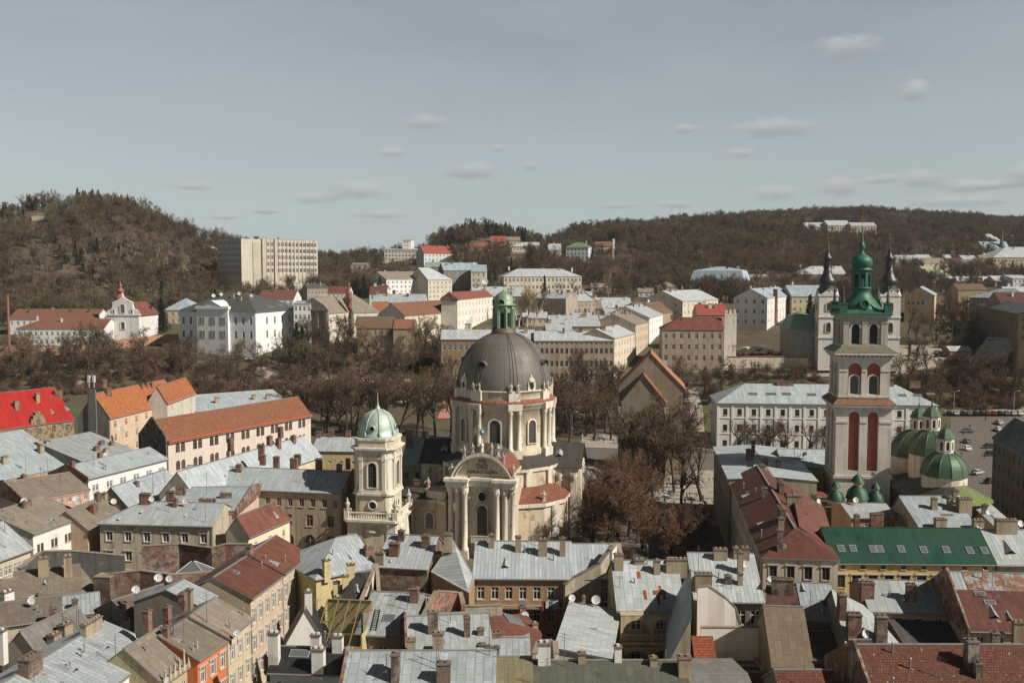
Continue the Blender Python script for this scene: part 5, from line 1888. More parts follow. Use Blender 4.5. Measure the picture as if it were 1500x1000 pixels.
# lower corner chapels with red roofs between facade and transepts
for sx in (1, -1):
    b = MB()
    pl = [(6.5 * sx, -19.5), (12.0 * sx, -17.0), (15.5 * sx, -12.0), (15.8 * sx, -5.7), (6.5 * sx, -5.7)]
    if sx < 0:
        pl = pl[::-1]
    b.prism(pl, -1, 10.2, 0, False)
    c = [(x * 1.03, y * 1.02) for x, y in pl]
    b.prism(c, 9.5, 10.35, 1, True)
    cp = b.build('chapel', [CHURCH, CHURCH_W], ch)
    r = MB()
    top = [(7.0 * sx, -15.0, 13.0), (10.0 * sx, -12.5, 13.0), (12.0 * sx, -9.0, 13.0), (12.2 * sx, -5.8, 13.0), (7 * sx, -5.8, 13.0)]
    if sx < 0:
        top = top[::-1]
    for i in range(5):
        j = (i + 1) % 5
        r.face([(c[i][0], c[i][1], 10.37), (c[j][0], c[j][1], 10.37), top[j], top[i]])
    r.build('roof', tiles((.24, .095, .055)) if sx > 0 else DARKROOF, cp)
    statue(cp, 11.8 * sx, -16.6, 10.4, R(30) * sx, 2, 1.1)
    bw = MB()
    bw.box(-.9, .9, -.5, .1, 2.5, 10.2, 0, R(38) * sx, (13.9 * sx, -14.4, 0))
    bw.build('buttress', CHURCH_W, cp)
# facade
fc = MB()
fc.box(-8.4, 8.4, -24.4, -12, -1, 15.2, 0)
fc.box(-3.9, 3.9, -24.9, -24.42, 0, 15.2, 0)
for x0, x1, y0 in ((-9.2, -3.4, -27.2), (3.4, 9.2, -27.2), (-3.39, 3.39, -25.6)):
    fc.box(x0, x1, y0, -24.3 if abs(x0) > 3.395 or x0 == 3.4 else -24.3, 15.2, 16.5, 1)
    fc.box(x0 - .35, x1 + .35 if x1 != 3.39 else x1, y0 - .4, -24.2, 16.503, 17.1, 1)
for x, y in ((-8.1, -25.6), (-6.2, -26.0), (-4.2, -26.5), (4.2, -26.5), (6.2, -26.0), (8.1, -25.6)):
    fc.box(x - .95, x + .95, y - .95, -24.4, -1, 2.0, 1)
front = fc.build('facade', [CHURCH, CHURCH_W], ch)
for x, y in ((-8.1, -25.6), (-6.2, -26.0), (-4.2, -26.5), (4.2, -26.5), (6.2, -26.0), (8.1, -25.6)):
    b = MB()
    b.lathe([(.98, 2.0), (.98, 2.4), (.78, 2.6), (.74, 6), (.64, 13.2), (.72, 13.3), (.82, 14.0), (1.05, 14.7), (1.05, 15.2)], 14, (x, y, 0))
    for q in range(8):
        t = q * math.pi / 4
        b.box(-.12, .12, -.12, .12, 14.0, 14.7, 0, t, (x + .92 * math.cos(t), y + .92 * math.sin(t), 0))
    b.build('column', CHURCH_W, front)
arch_window(front, 0, -24.92, 5.0, 0, 2.6, 6.2)
b = MB()
b.lathe([(1.0, -.02), (1.35, .12), (1.0, .3)], 14)
M = Matrix.Translation((0, -24.92, 13.0)) @ Matrix.Rotation(R(90), 4, 'X')
b.v = [tuple(M @ Vector(v)) for v in b.v]
b.face([(1.02 * math.cos(t), -24.95, 13.0 + 1.02 * math.sin(t)) for t in [math.pi * k / 8 for k in range(16)]], 1)
b.build('oculus', [CHURCH_W, GLASS], front)
b = MB()
b.box(-2.6, 2.6, -26.9, -24.92, 3.6, 4.0)
b.box(-2.6, 2.6, -26.9, -26.7, 4.95, 5.1)
for i in range(14):
    b.lathe([(.07, 4), (.13, 4.3), (.06, 4.95)], 6, (-2.4 + i * 4.8 / 13, -26.8, 0))
for s in (-1, 1):
    b.box(1.6 * s - .25, 1.6 * s + .25, -26.3, -24.92, 2.6, 3.6)
b.build('balcony', CHURCH_W, front)
# curved pediment with lettering
pd = MB()
n = 16
hw, rise, zb = 8.0, 5.3, 17.15
Rr2 = (hw * hw + rise * rise) / (2 * rise)
zc = zb + rise - Rr2
amax = math.asin(hw / Rr2)
arcp = [(Rr2 * math.sin(-amax + 2 * amax * k / n), zc + Rr2 * math.cos(-amax + 2 * amax * k / n)) for k in range(n + 1)]
yf, yb = -24.9, -14.0
pd.face([(x, yf, z - .5) for x, z in arcp][::-1] + [(-hw, yf, zb), (hw, yf, zb)], 0)
for k in range(n):
    (x0, z0), (x1, z1) = arcp[k], arcp[k + 1]
    pd.face([(x0, -26.2, z0), (x1, -26.2, z1), (x1, yb, z1), (x0, yb, z0)], 2 if k > n * .72 else 3)
    pd.face([(x0, -26.2, z0 - .75), (x1, -26.2, z1 - .75), (x1, -26.2, z1), (x0, -26.2, z0)], 1)
    pd.face([(x0, -26.2, z0 - .75), (x0, yf, z0 - .75), (x1, yf, z1 - .75), (x1, -26.2, z1 - .75)], 1)
    pd.face([(x0 * .93, -25.6, z0 - 1.15), (x1 * .93, -25.6, z1 - 1.15), (x1 * .93, -25.6, z1 - .75), (x0 * .93, -25.6, z0 - .75)], 1)
    pd.face([(x0 * .93, -25.6, z0 - 1.15), (x0 * .93, yf, z0 - 1.15), (x1 * .93, yf, z1 - 1.15), (x1 * .93, -25.6, z1 - 1.15)], 1)
pd.box(-hw, hw, yf + .01, yb, zb - .1, zb + .5, 0)
ped = pd.build('pediment', [CHURCH, CHURCH_W, tiles((.26, .10, .055)), DARKROOF], ch)
ink = flat((.03, .025, .02))
for s, size, z in (('SOLI', .95, 20.15), ('DEO', 1.45, 18.85), ('HONOR ET GLORIA', .92, 17.85)):
    o = obj('lettering', text_mesh(s, size, ink), ped, (0, yf - .05, z))
    o.rotation_euler = (R(90), 0, 0)
front.scale.x = ped.scale.x = .81
# starburst over the pediment
b = MB()
b.lathe([(.7, 22.2), (.8, 22.4), (.45, 22.8), (.35, 23.6), (.6, 23.9), (.15, 24.2), (.12, 25.2)], 10, (0, -25, 0))
b.build('pedestal', CHURCH_W, ped)
b = MB()
for k in range(24):
    a = 2 * math.pi * k / 24
    r = 1.75 if k % 3 == 0 else 1.25
    b.tube((0, -25, 26.6), (r * math.cos(a), -25 + (.15 if k % 2 else -.15), 26.6 + r * math.sin(a)), .13, .03, 5)
b.lathe([(0, -.5), (.45, -.2), (.5, 0), (.45, .2), (0, .5)], 10, (0, -25, 26.6))
b.build('starburst', copper((.26, .38, .34), .5), ped)
for x, z, k, s in ((-7.9, 17.1, 0, 1.15), (8.2, 17.1, 1, 1.3), (-4.6, 21.0, 2, 1.15), (4.2, 21.2, 3, 1.3), (-2.4, 22.0, 1, 1.0), (2.6, 21.9, 0, 1.1), (5.6, 20.0, 2, 1.0)):
    statue(ped, x, -25.4, z, 0, k, s)
# low concave wing between church and bell tower
b = MB()
wl = [(-8.5, -22.0), (-11, -19.6), (-15, -19.2), (-20, -20.6), (-20, -13), (-8.5, -13)]
b.prism(wl[::-1], -1, 10.5, 0, False)
b.prism([(x * 1.0, y - .35 if y < -15 else y) for x, y in wl][::-1], 10.0, 10.8, 1, True)
b.prism([(-13.5, -19.6), (-13.5, -14), (-9, -14), (-9, -20.5)], 10.8, 12.6, 1, True)
wing = b.build('side_wing', [CHURCH, CHURCH_W], ch)
r = MB()
r.frustum([(-20.2, -20.9), (-20.2, -13), (-8.5, -13), (-8.5, -20)][::-1], 10.82, [(-19, -16), (-19, -14), (-9, -14), (-9, -16)][::-1], 12.4)
r.build('roof', DARKROOF, wing)
arch_window(wing, -17.4, -20.1, 4.4, R(-12), 1.5, 3.3)
arch_window(wing, -12.8, -19.6, 4.4, R(0), 1.7, 3.4)
statue(wing, -13.2, -19.0, 12.6, 0, 0, 1.15)
# rear yard wall of the church with swept top, right side
b = MB()
b.box(14, 15.2, 5.5, 24, 0, 11)
b.box(13.5, 24, 24, 25, 0, 5)
b.build('sacristy_wall', CHURCH, ch)
b = MB()
b.box(12, 22, 12, 22, 0, 9.0)
b.build('sacristy', CHURCH, ch)
b = MB()
b.frustum([(11.5, 11.5), (22.5, 11.5), (22.5, 22.5), (11.5, 22.5)], 9.02, [(15, 14), (19, 14), (19, 20), (15, 20)], 11.2)
b.face([(15, 14, 11.2), (19, 14, 11.2), (19, 20, 11.2), (15, 20, 11.2)])
b.build('sacristy_roof', metal((.40, .425, .44), 0), ch)
FOOT.append((ch.location.x, ch.location.y, 1, 0, 17, 24))

# ================= bell tower of the church
bt = thing('bell_tower', 'cream baroque bell tower with pale green copper cupola', 'tower', (-198 / F * 205, 205, 0), R(-10))


def chamfer(h, c):
    return [(h, -h + c), (h, h - c), (h - c, h), (-h + c, h), (-h, h - c), (-h, -h + c), (-h + c, -h), (h - c, -h)]


b = MB()
b.prism(chamfer(5.2, .6), -1, 9.7, 0, False)
for sx in (-1, 1):
    for sy in (-1, 1):
        b.box(4.35 * sx - 1.0, 4.35 * sx + 1.0, 4.35 * sy - 1.0, 4.35 * sy + 1.0, -1, 9.2, 1)
b.prism(chamfer(5.7, .6), 9.0, 9.6, 1, True)
b.prism(chamfer(6.2, .7), 9.6, 10.1, 1, True)
b.build('base', [CHURCH, CHURCH_W], bt)
b = MB()
for (ax, ay, bx, by) in ((-5.4, -5.4, 5.4, -5.4), (5.4, -5.4, 5.4, 5.4), (5.4, 5.4, -5.4, 5.4), (-5.4, 5.4, -5.4, -5.4)):
    ang = math.atan2(by - ay, bx - ax)
    L = 10.8
    b.box(0, L, -.2, .2, 11.3, 11.6, 0, ang, (ax, ay, 0))
    b.box(0, L, -.25, .25, 10.12, 10.4, 0, ang, (ax, ay, 0))
    for i in range(17):
        u = .9 + i * (L - 1.8) / 16
        b.lathe([(.10, 10.4), (.17, 10.7), (.09, 11.1), (.13, 11.3)], 6, (ax + math.cos(ang) * u, ay + math.sin(ang) * u, 0))
    b.box(-.5, .5, -.5, .5, 10.1, 11.8, 0, ang, (ax, ay, 0))
b.build('balustrade', CHURCH_W, bt)
for sx in (-1, 1):
    for sy in (-1, 1):
        b = MB()
        b.lathe([(.3, 0), (.5, .3), (.25, .6), (.55, 1.3), (.6, 1.7), (.2, 2.1), (.25, 2.4), (0, 3.0)], 8)
        b.box(-.8, .8, -.25, .25, 0, .6)
        b.build('vase', stone((.48, .44, .36), 1.0), bt, (5.3 * sx, 5.3 * sy, 11.8))
b = MB()
b.prism(chamfer(4.3, 1.35), 10.1, 15.3, 0, False)
b.prism(chamfer(4.7, 1.4), 15.1, 15.6, 1, True)
b.prism(chamfer(4.2, 1.3), 15.6, 25.2, 0, False)
for z0, z1, e in ((15.6, 16.2, .3), (23.0, 23.5, .22), (24.6, 25.1, .45), (25.1, 25.5, .85)):
    b.prism(chamfer(4.2 + e, 1.35 + e * .3), z0, z1, 1, True)
b.prism(chamfer(4.3, 1.35), 25.5, 27.3, 0, True)
b.prism(chamfer(4.5, 1.4), 27.0, 27.5, 1, True)
for i in range(4):
    a = i * math.pi / 2
    for u in (-2.55, 2.55):
        x, y = math.cos(a) * 4.25 - math.sin(a) * u, math.sin(a) * 4.25 + math.cos(a) * u
        b.box(-.22, .22, -.38, .38, 16.2, 24.6, 1, a, (x, y, 0))
        b.box(-.3, .3, -.5, .5, 22.6, 23.4, 1, a, (x, y, 0))
    a2 = a + math.pi / 4
    x, y = math.cos(a2) * 4.98, math.sin(a2) * 4.98
    b.box(-.15, .15, -.55, .55, 10.2, 24.6, 1, a2, (x, y, 0))
shaft = b.build('shaft', [CHURCH, CHURCH_W], bt)
for i in range(4):
    a = i * math.pi / 2
    arch_window(shaft, math.cos(a) * 4.21, math.sin(a) * 4.21, 16.8, a + R(90), 1.9, 5.4)
    q = MB()
    q.lathe([(.75, -.02), (1.15, .1), (.95, .3), (.75, .12)], 14)
    M = Matrix.Translation((math.cos(a) * 4.31, math.sin(a) * 4.31, 12.9)) @ Matrix.Rotation(a, 4, 'Z') @ Matrix.Rotation(R(90), 4, 'Y')
    q.v = [tuple(M @ Vector(v)) for v in q.v]
    q.face([M @ Vector((.8 * math.cos(t), .8 * math.sin(t), .02)) for t in [math.pi * k / 8 for k in range(16)]], 1)
    q.build('oculus', [CHURCH_W, GLASS], shaft)
    w_ = MB()
    w_.lathe([(1.3, 0), (1.4, .3), (.7, .9), (0, 1.0)], 8, sy=.3)
    w_.build('hood', CHURCH_W, bt, (math.cos(a) * 5.25, math.sin(a) * 5.25, 7.2), a + R(90))
CU = copper((.37, .44, .375), .6)
b = MB()
pr = [(4.3, 27.5), (4.35, 27.9), (4.05, 28.1), (3.95, 29.2), (3.5, 30.9), (2.6, 32.2), (1.4, 33.0), (.65, 33.25), (.5, 33.7), (.18, 34.2), (.22, 34.5), (.1, 34.8), (.05, 37.0), (0, 37.1)]
b.lathe(pr, 16, a0=R(11.25))
for i in range(8):
    a = R(22.5) + i * math.pi / 4
    for k in range(2, 7):
        (r0, z0), (r1, z1) = pr[k], pr[k + 1]
        b.tube((r0 * math.cos(a), r0 * math.sin(a), z0), (r1 * math.cos(a), r1 * math.sin(a), z1), .13, n=5)
    b.lathe([(.25, 27.9), (.3, 28.3), (.1, 28.8), (0, 29)], 6, (4.25 * math.cos(a), 4.25 * math.sin(a), 0))
cup = b.build('cupola', CU, bt)
for i in range(4):
    a = i * math.pi / 2
    q = MB()
    q.lathe([(.5, 0), (.68, .2), (.62, .5), (.5, .5)], 12)
    M = Matrix.Translation((math.cos(a) * 3.7, math.sin(a) * 3.7, 29.6)) @ Matrix.Rotation(a, 4, 'Z') @ Matrix.Rotation(R(90), 4, 'Y')
    q.v = [tuple(M @ Vector(v)) for v in q.v]
    q.face([M @ Vector((.52 * math.cos(t), .52 * math.sin(t), .3)) for t in [math.pi * k / 6 for k in range(12)]], 1)
    q.build('oculus', [CU, DARK], cup)
bt.scale = (.955, .955, .945)
FOOT.append((bt.location.x, bt.location.y, 1, 0, 7, 7))

# ================= pale renaissance tower
KX, KY = (1260.5 - 750) / F * 217, 217.0
kt = thing('stone_tower', 'tall pale stone tower with red arched niches and green onion spire', 'tower', (KX, KY, 0), R(-7))
KS = stone((0.60, 0.555, 0.48), 0.9)
KR = plaster((0.34, 0.105, 0.060), 0.7)
GC = copper((.03, .115, .068), .6)


def niche_wall(b, hw, z0, z1, rects, depth):
    for i in range(4):
        a = i * math.pi / 2
        c, s = math.cos(a), math.sin(a)
        ox, oy = -hw * c + hw * s, -hw * s - hw * c
        facade(b, ox, oy, a, 2 * hw, z0, z1, rects, 0, depth)


b = MB()
hw = 5.75
nich = lambda z0, z1, w, off: [(hw + s * off - w / 2, hw + s * off + w / 2, z0, z1, True) for s in (-1, 1)]
niche_wall(b, hw, -1, 31.6, nich(17.2, 30.0, 2.25, 1.95), .9)
b.prism([(-6.1, -6.1), (6.1, -6.1), (6.1, 6.1), (-6.1, 6.1)], 15.6, 16.2, 0, True)
for q in (27.6,):
    for i in range(4):
        a = i * math.pi / 2
        for u0, u1 in ((-5.9, -3.15), (-.78, .78), (3.15, 5.9)):
            b.box(-.2, .16, u0, u1, q, q + .5, 0, a, (math.cos(a) * hw, math.sin(a) * hw, 0))
for z0, z1, e in ((30.6, 31.1, .35), (31.1, 31.6, .8)):
    b.prism([(-hw - e, -hw - e), (hw + e, -hw - e), (hw + e, hw + e), (-hw - e, hw + e)], z0, z1, 0, True)
low = b.build('lower_stage', KS, kt)
b = MB()
b.prism([(-4.84, -4.84), (4.84, -4.84), (4.84, 4.84), (-4.84, 4.84)], 0, 31, 0, False)
b.build('niche_back', KR, low)
b = MB()
b.frustum([(-6.7, -6.7), (6.7, -6.7), (6.7, 6.7), (-6.7, 6.7)], 31.603, [(-5.5, -5.5), (5.5, -5.5), (5.5, 5.5), (-5.5, 5.5)], 32.7)
b.build('cornice_roof', tiles((.27, .13, .075)), low)
b = MB()
h2 = 5.25
hw = h2
niche_wall(b, h2, 32.0, 42.2, [(h2 + s * 1.95 - 1.35, h2 + s * 1.95 + 1.35, 33.6, 40.4, True) for s in (-1, 1)], .7)
for z0, z1, e in ((33.0, 33.4, .2), (41.2, 41.7, .3), (42.2, 42.7, 1.2)):
    b.prism([(-h2 - e, -h2 - e), (h2 + e, -h2 - e), (h2 + e, h2 + e), (-h2 - e, h2 + e)], z0, z1, 0, True)
for i in range(4):
    a = i * math.pi / 2
    for u in [-5.4 + 10.8 * k / 12 for k in range(13)]:
        b.box(-.1, .85, -.18, .18, 41.75, 42.2, 0, a, (math.cos(a) * h2 - math.sin(a) * u, math.sin(a) * h2 + math.cos(a) * u, 0))
    for u0, u1 in ((-5.3, -3.35), (-.55, .55), (3.35, 5.3)):
        b.box(-.2, .14, u0, u1, 38.6, 38.95, 0, a, (math.cos(a) * h2, math.sin(a) * h2, 0))
mid_ = b.build('middle_stage', KS, kt)
b = MB()
b.prism([(-4.54, -4.54), (4.54, -4.54), (4.54, 4.54), (-4.54, 4.54)], 31, 42, 0, False)
b.build('niche_back', KR, mid_)
for i in range(4):
    a = i * math.pi / 2
    for u in (-1.95, 1.95):
        x, y = math.cos(a) * 4.56 - math.sin(a) * u, math.sin(a) * 4.56 + math.cos(a) * u
        o = obj('opening', CACHE.setdefault(('kop', 1), _aw(1.75, 4.0, (.03, .03, .03))), mid_, (x, y, 33.7), a + R(90))
        obj('surround', CACHE.setdefault(('kos', 1), _aws(1.75, 4.0, KS, .3, .3)), o)
b = MB()
e = 1.25
b.frustum([(-h2 - e, -h2 - e), (h2 + e, -h2 - e), (h2 + e, h2 + e), (-h2 - e, h2 + e)], 42.71, [(-4.6, -4.6), (4.6, -4.6), (4.6, 4.6), (-4.6, 4.6)], 44.0)
b.build('cornice_roof', copper((.16, .15, .10), .6), mid_)
b = MB()
h3 = 4.55
hw = h3
niche_wall(b, h3, 43.4, 50.2, [(h3 + s * 1.85 - .85, h3 + s * 1.85 + .85, 44.4, 48.7, True) for s in (-1, 1)], .6)
for z0, z1, e in ((43.9, 44.3, .25), (49.5, 49.9, .25), (50.1, 50.6, .7)):
    b.prism([(-h3 - e, -h3 - e), (h3 + e, -h3 - e), (h3 + e, h3 + e), (-h3 - e, h3 + e)], z0, z1, 0, True)
for i in range(4):
    a = i * math.pi / 2
    for u in (-3.9, 0, 3.9):
        b.box(-.1, .28, -.55, .55, 44.3, 49.5, 0, a, (math.cos(a) * h3 - math.sin(a) * u, math.sin(a) * h3 + math.cos(a) * u, 0))
        b.box(-.1, .38, -.7, .7, 48.9, 49.3, 0, a, (math.cos(a) * h3 - math.sin(a) * u, math.sin(a) * h3 + math.cos(a) * u, 0))
    for u in (-1.85, 1.85):
        for k in range(8):
            t0, t1 = math.pi * k / 8, math.pi * (k + 1) / 8
            P = []
            for (t, r, d) in ((t0, .86, .2), (t0, 1.2, .2), (t1, 1.2, .2), (t1, .86, .2)):
                uu = u + r * math.cos(t)
                P.append((math.cos(a) * (h3 + d) - math.sin(a) * uu, math.sin(a) * (h3 + d) + math.cos(a) * uu, 47.85 + r * math.sin(t)))
            b.face(P)
up_ = b.build('upper_stage', stone((0.43, 0.40, 0.34), 1.0), kt)
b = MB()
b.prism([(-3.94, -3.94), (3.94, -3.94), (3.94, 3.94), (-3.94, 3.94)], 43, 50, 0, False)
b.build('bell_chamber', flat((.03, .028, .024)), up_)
b = MB()
b.prism([(-5.5, -5.5), (5.5, -5.5), (5.5, 5.5), (-5.5, 5.5)], 50.62, 51.0, 0, True)
b.frustum([(-5.5, -5.5), (5.5, -5.5), (5.5, 5.5), (-5.5, 5.5)], 51.0, [(-4.2, -4.2), (4.2, -4.2), (4.2, 4.2), (-4.2, 4.2)], 51.8)
b.lathe([(4.3, 51.2), (4.5, 51.6), (4.3, 52.2), (3.5, 53.2), (2.6, 54.2), (2.05, 55.2), (1.95, 56.0), (2.2, 56.2), (2.2, 56.5), (1.6, 56.6)], 12, a0=R(15))
b.lathe([(1.6, 59.9), (2.35, 60.1), (2.4, 60.4), (1.7, 60.6), (2.0, 60.9), (2.3, 61.7), (2.25, 62.4), (1.75, 63.1), (.9, 63.6), (.45, 64.1), (.4, 64.6), (.68, 65.0), (.72, 65.5), (.5, 66.0), (.26, 66.5), (.36, 67.0), (.2, 67.5), (.08, 69.6)], 12, a0=R(15))
for i in range(8):
    a = R(22.5) + i * math.pi / 4
    b.box(-.24, .24, -.28, .28, 56.6, 60.0, 0, a, (1.75 * math.cos(a), 1.75 * math.sin(a), 0))
    b.box(-.14, .14, -.48, .48, 59.3, 59.95, 0, a + math.pi / 8, (1.65 * math.cos(a + math.pi / 8), 1.65 * math.sin(a + math.pi / 8), 0))
sp = b.build('spire', GC, kt)
b = MB()
b.lathe([(.85, 56.6), (.85, 59.9)], 8)
b.build('lantern_core', flat((.03, .05, .035)), sp)
for i in range(4):
    a = i * math.pi / 2 - math.pi / 2
    q = MB()
    q.lathe([(.75, 0), (1.15, .1), (1.1, .5), (.75, .4)], 14)
    M = Matrix.Translation((math.cos(a) * 3.75, math.sin(a) * 3.75, 52.9)) @ Matrix.Rotation(a, 4, 'Z') @ Matrix.Rotation(R(75), 4, 'Y')
    q.v = [tuple(M @ Vector(v)) for v in q.v]
    q.face([M @ Vector((.78 * math.cos(t), .78 * math.sin(t), .2)) for t in [math.pi * k / 7 for k in range(14)]], 1)
    q.build('oculus', [GC, DARK], sp)
obj('cross', cross_mesh(1.0), sp, (0, 0, 69.5))
for sx in (-1, 1):
    for sy in (-1, 1):
        b = MB()
        b.box(-.75, .75, -.75, .75, 50.62, 53.0, 0)
        b.box(-.9, .9, -.9, .9, 53.0, 53.3, 0)
        z = 53.3
        r = .55
        pr = []
        for k in range(7):
            pr += [(r * .45, z), (r, z + .15), (r * .45, z + .32)]
            z += .45
            r *= .88
        pr.append((0, z + .6))
        b.lathe(pr, 8, mat=1)
        b.build('pinnacle', [GC, paint((.02, .03, .022), .5)], kt, (4.6 * sx, 4.6 * sy, 0))
FOOT.append((KX, KY, 1, 0, 8, 8))

# ================= church with three green domes
GREEN = copper((.066, .112, .062), .4)
GREEN2 = metal((.045, .045, .035), .0, .8, 5)
GREEN_LIT = metal((.16, .20, .065), .0, .8, 5)  # sunlit copy of the dark roof metal, sunlight put into its colour
gx, gy = 91.5, 214.0
gcx = thing('domed_church', 'dark roofed church carrying three green domes with white lanterns', 'church', (gx, gy, 1.2), R(-5))
b = MB()
b.box(-7.5, 7.5, -11, 16, -3, 12.0, 0)
b.prism([(7.5 * math.cos(R(180 + 180 * k / 6)), -11 + 5.5 * math.sin(R(180 + 180 * k / 6))) for k in range(7)], -3, 12, 0, True)
b.box(-7.8, 7.8, -11, 16.3, 11.6, 12.1, 0)
for yy in (-9, -4, 1, 6, 11, 15):
    b.box(-7.9, -7.45, yy - .5, yy + .5, 0, 11.5, 0)
    b.box(7.45, 7.9, yy - .5, yy + .5, 0, 11.5, 0)
b.build('wall', P_(.16, .145, .12, 1.0), gcx)
b = MB()
for s in (-1, 1):
    p = [(-s * 8.6, -11, 11.9), (-s * 8.6, 16.6, 11.9), (0, 16.6, 16.6), (0, -11, 16.6)]
    b.slab(p[::-1] if s > 0 else p, .2, 0)
ap = [(8.6 * math.cos(R(180 + 180 * k / 6)), -11 + 6.8 * math.sin(R(180 + 180 * k / 6))) for k in range(7)]
for k in range(6):
    b.face([(*ap[k], 11.9), (*ap[k + 1], 11.9), (0, -11, 16.6)], 1 if k >= 3 else 0)  # right half of the apse takes the painted sunlit green
b.build('roof', [GREEN2, GREEN_LIT], gcx)
for (x, y, r, zb, hh, cl) in ((-.6, 8.5, 6.1, 17.6, 5.4, 1.5), (-.4, 0.5, 4.7, 19.4, 5.0, 1.55), (-.6, -9.0, 4.7, 16.7, 4.5, 1.45)):
    q = MB()
    q.prism(ring_poly(r - .25, 16), 12.5, zb, 0, False)
    q.build('drum', CHURCH_W, gcx, (x, y, 0))
    q = MB()
    n = 12
    pr = [(r + .15, zb - .15), (r + .1, zb + .1)] + [(r * math.cos(R(72) * k / 8), zb + .1 + hh * math.sin(R(72) * k / 8) / math.sin(R(72))) for k in range(1, 9)] + [(cl + .1, zb + hh + .1)]
    q.lathe(pr, 12, mat=0, smooth=False)
    for k in range(12):
        a = 2 * math.pi * k / 12
        for j in range(1, 9):
            (r0, z0), (r1, z1) = pr[j], pr[j + 1]
            q.tube((r0 * math.cos(a), r0 * math.sin(a), z0), (r1 * math.cos(a), r1 * math.sin(a), z1), .09, n=4)
    dm = q.build('dome', GREEN, gcx, (x, y, 0))
    z = zb + hh
    q = MB()
    q.prism(ring_poly(cl, 8, R(22.5)), z, z + 2.9, 0, True)
    q.prism(ring_poly(cl + .2, 8, R(22.5)), z, z + .35, 0, True)
    q.prism(ring_poly(cl + .25, 8, R(22.5)), z + 2.7, z + 2.95, 0, True)
    lt = q.build('lantern', WHITEPL, dm)
    for k in range(8):
        a = k * math.pi / 4
        arch_window(gcx, x + cl * .925 * math.cos(a), y + cl * .925 * math.sin(a), z + .6, a + R(90), .62, 1.8)
    q = MB()
    q.lathe([(cl + .45, z + 2.95), (cl + .4, z + 3.15), (cl * .92, z + 4.1), (cl * .5, z + 4.9), (.2, z + 5.2), (.12, z + 6.2)], 8, a0=R(22.5), smooth=False)
    q.build('cap', GREEN, dm)
    obj('cross', cross_mesh(.75), dm, (0, 0, z + 6.1))
FOOT.append((gx, gy, 1, 0, 10, 18))
# three small green cupolas at the tower's foot
cpl = thing('chapel', 'small chapel with three dark green cupolas under the pale tower', 'chapel', (71.6, 203.5, 0), R(-8))
b = MB()
b.box(-6.5, 5.2, -2, 4, 0, 11.3, 0)
b.box(-6.7, 5.4, -2.2, 4.2, 11.0, 11.5, 0)
b.build('wall', P_(.15, .13, .105, 1.0), cpl)
b = MB()
b.box(.35, 1.05, -2.9, -2.3, 0, 12.0)
b.build('column', CHURCH_W, cpl)
for x, r, z in ((-4.4, 1.75, 12.8), (0, 2.35, 13.2), (3.6, 1.7, 12.8)):
    q = MB()
    q.prism(ring_poly(r * .9, 8, R(22.5)), 11.5, z, 1, False)
    q.lathe([(r * 1.06, z - .1), (r, z + .2), (r * .86, z + r * .6), (r * .45, z + r * 1.0), (r * .4, z + r * 1.05)], 12)
    q.lathe([(r * .36, z + r), (r * .36, z + r * 1.45)], 8, mat=1)
    q.lathe([(r * .62, z + r * 1.42), (r * .58, z + r * 1.5), (r * .4, z + r * 1.85), (.1, z + r * 2.1), (.05, z + r * 2.6)], 10)
    q.build('cupola', [copper((.018, .07, .04), .25), flat((.30, .25, .18))], cpl, (x, .2, 0))

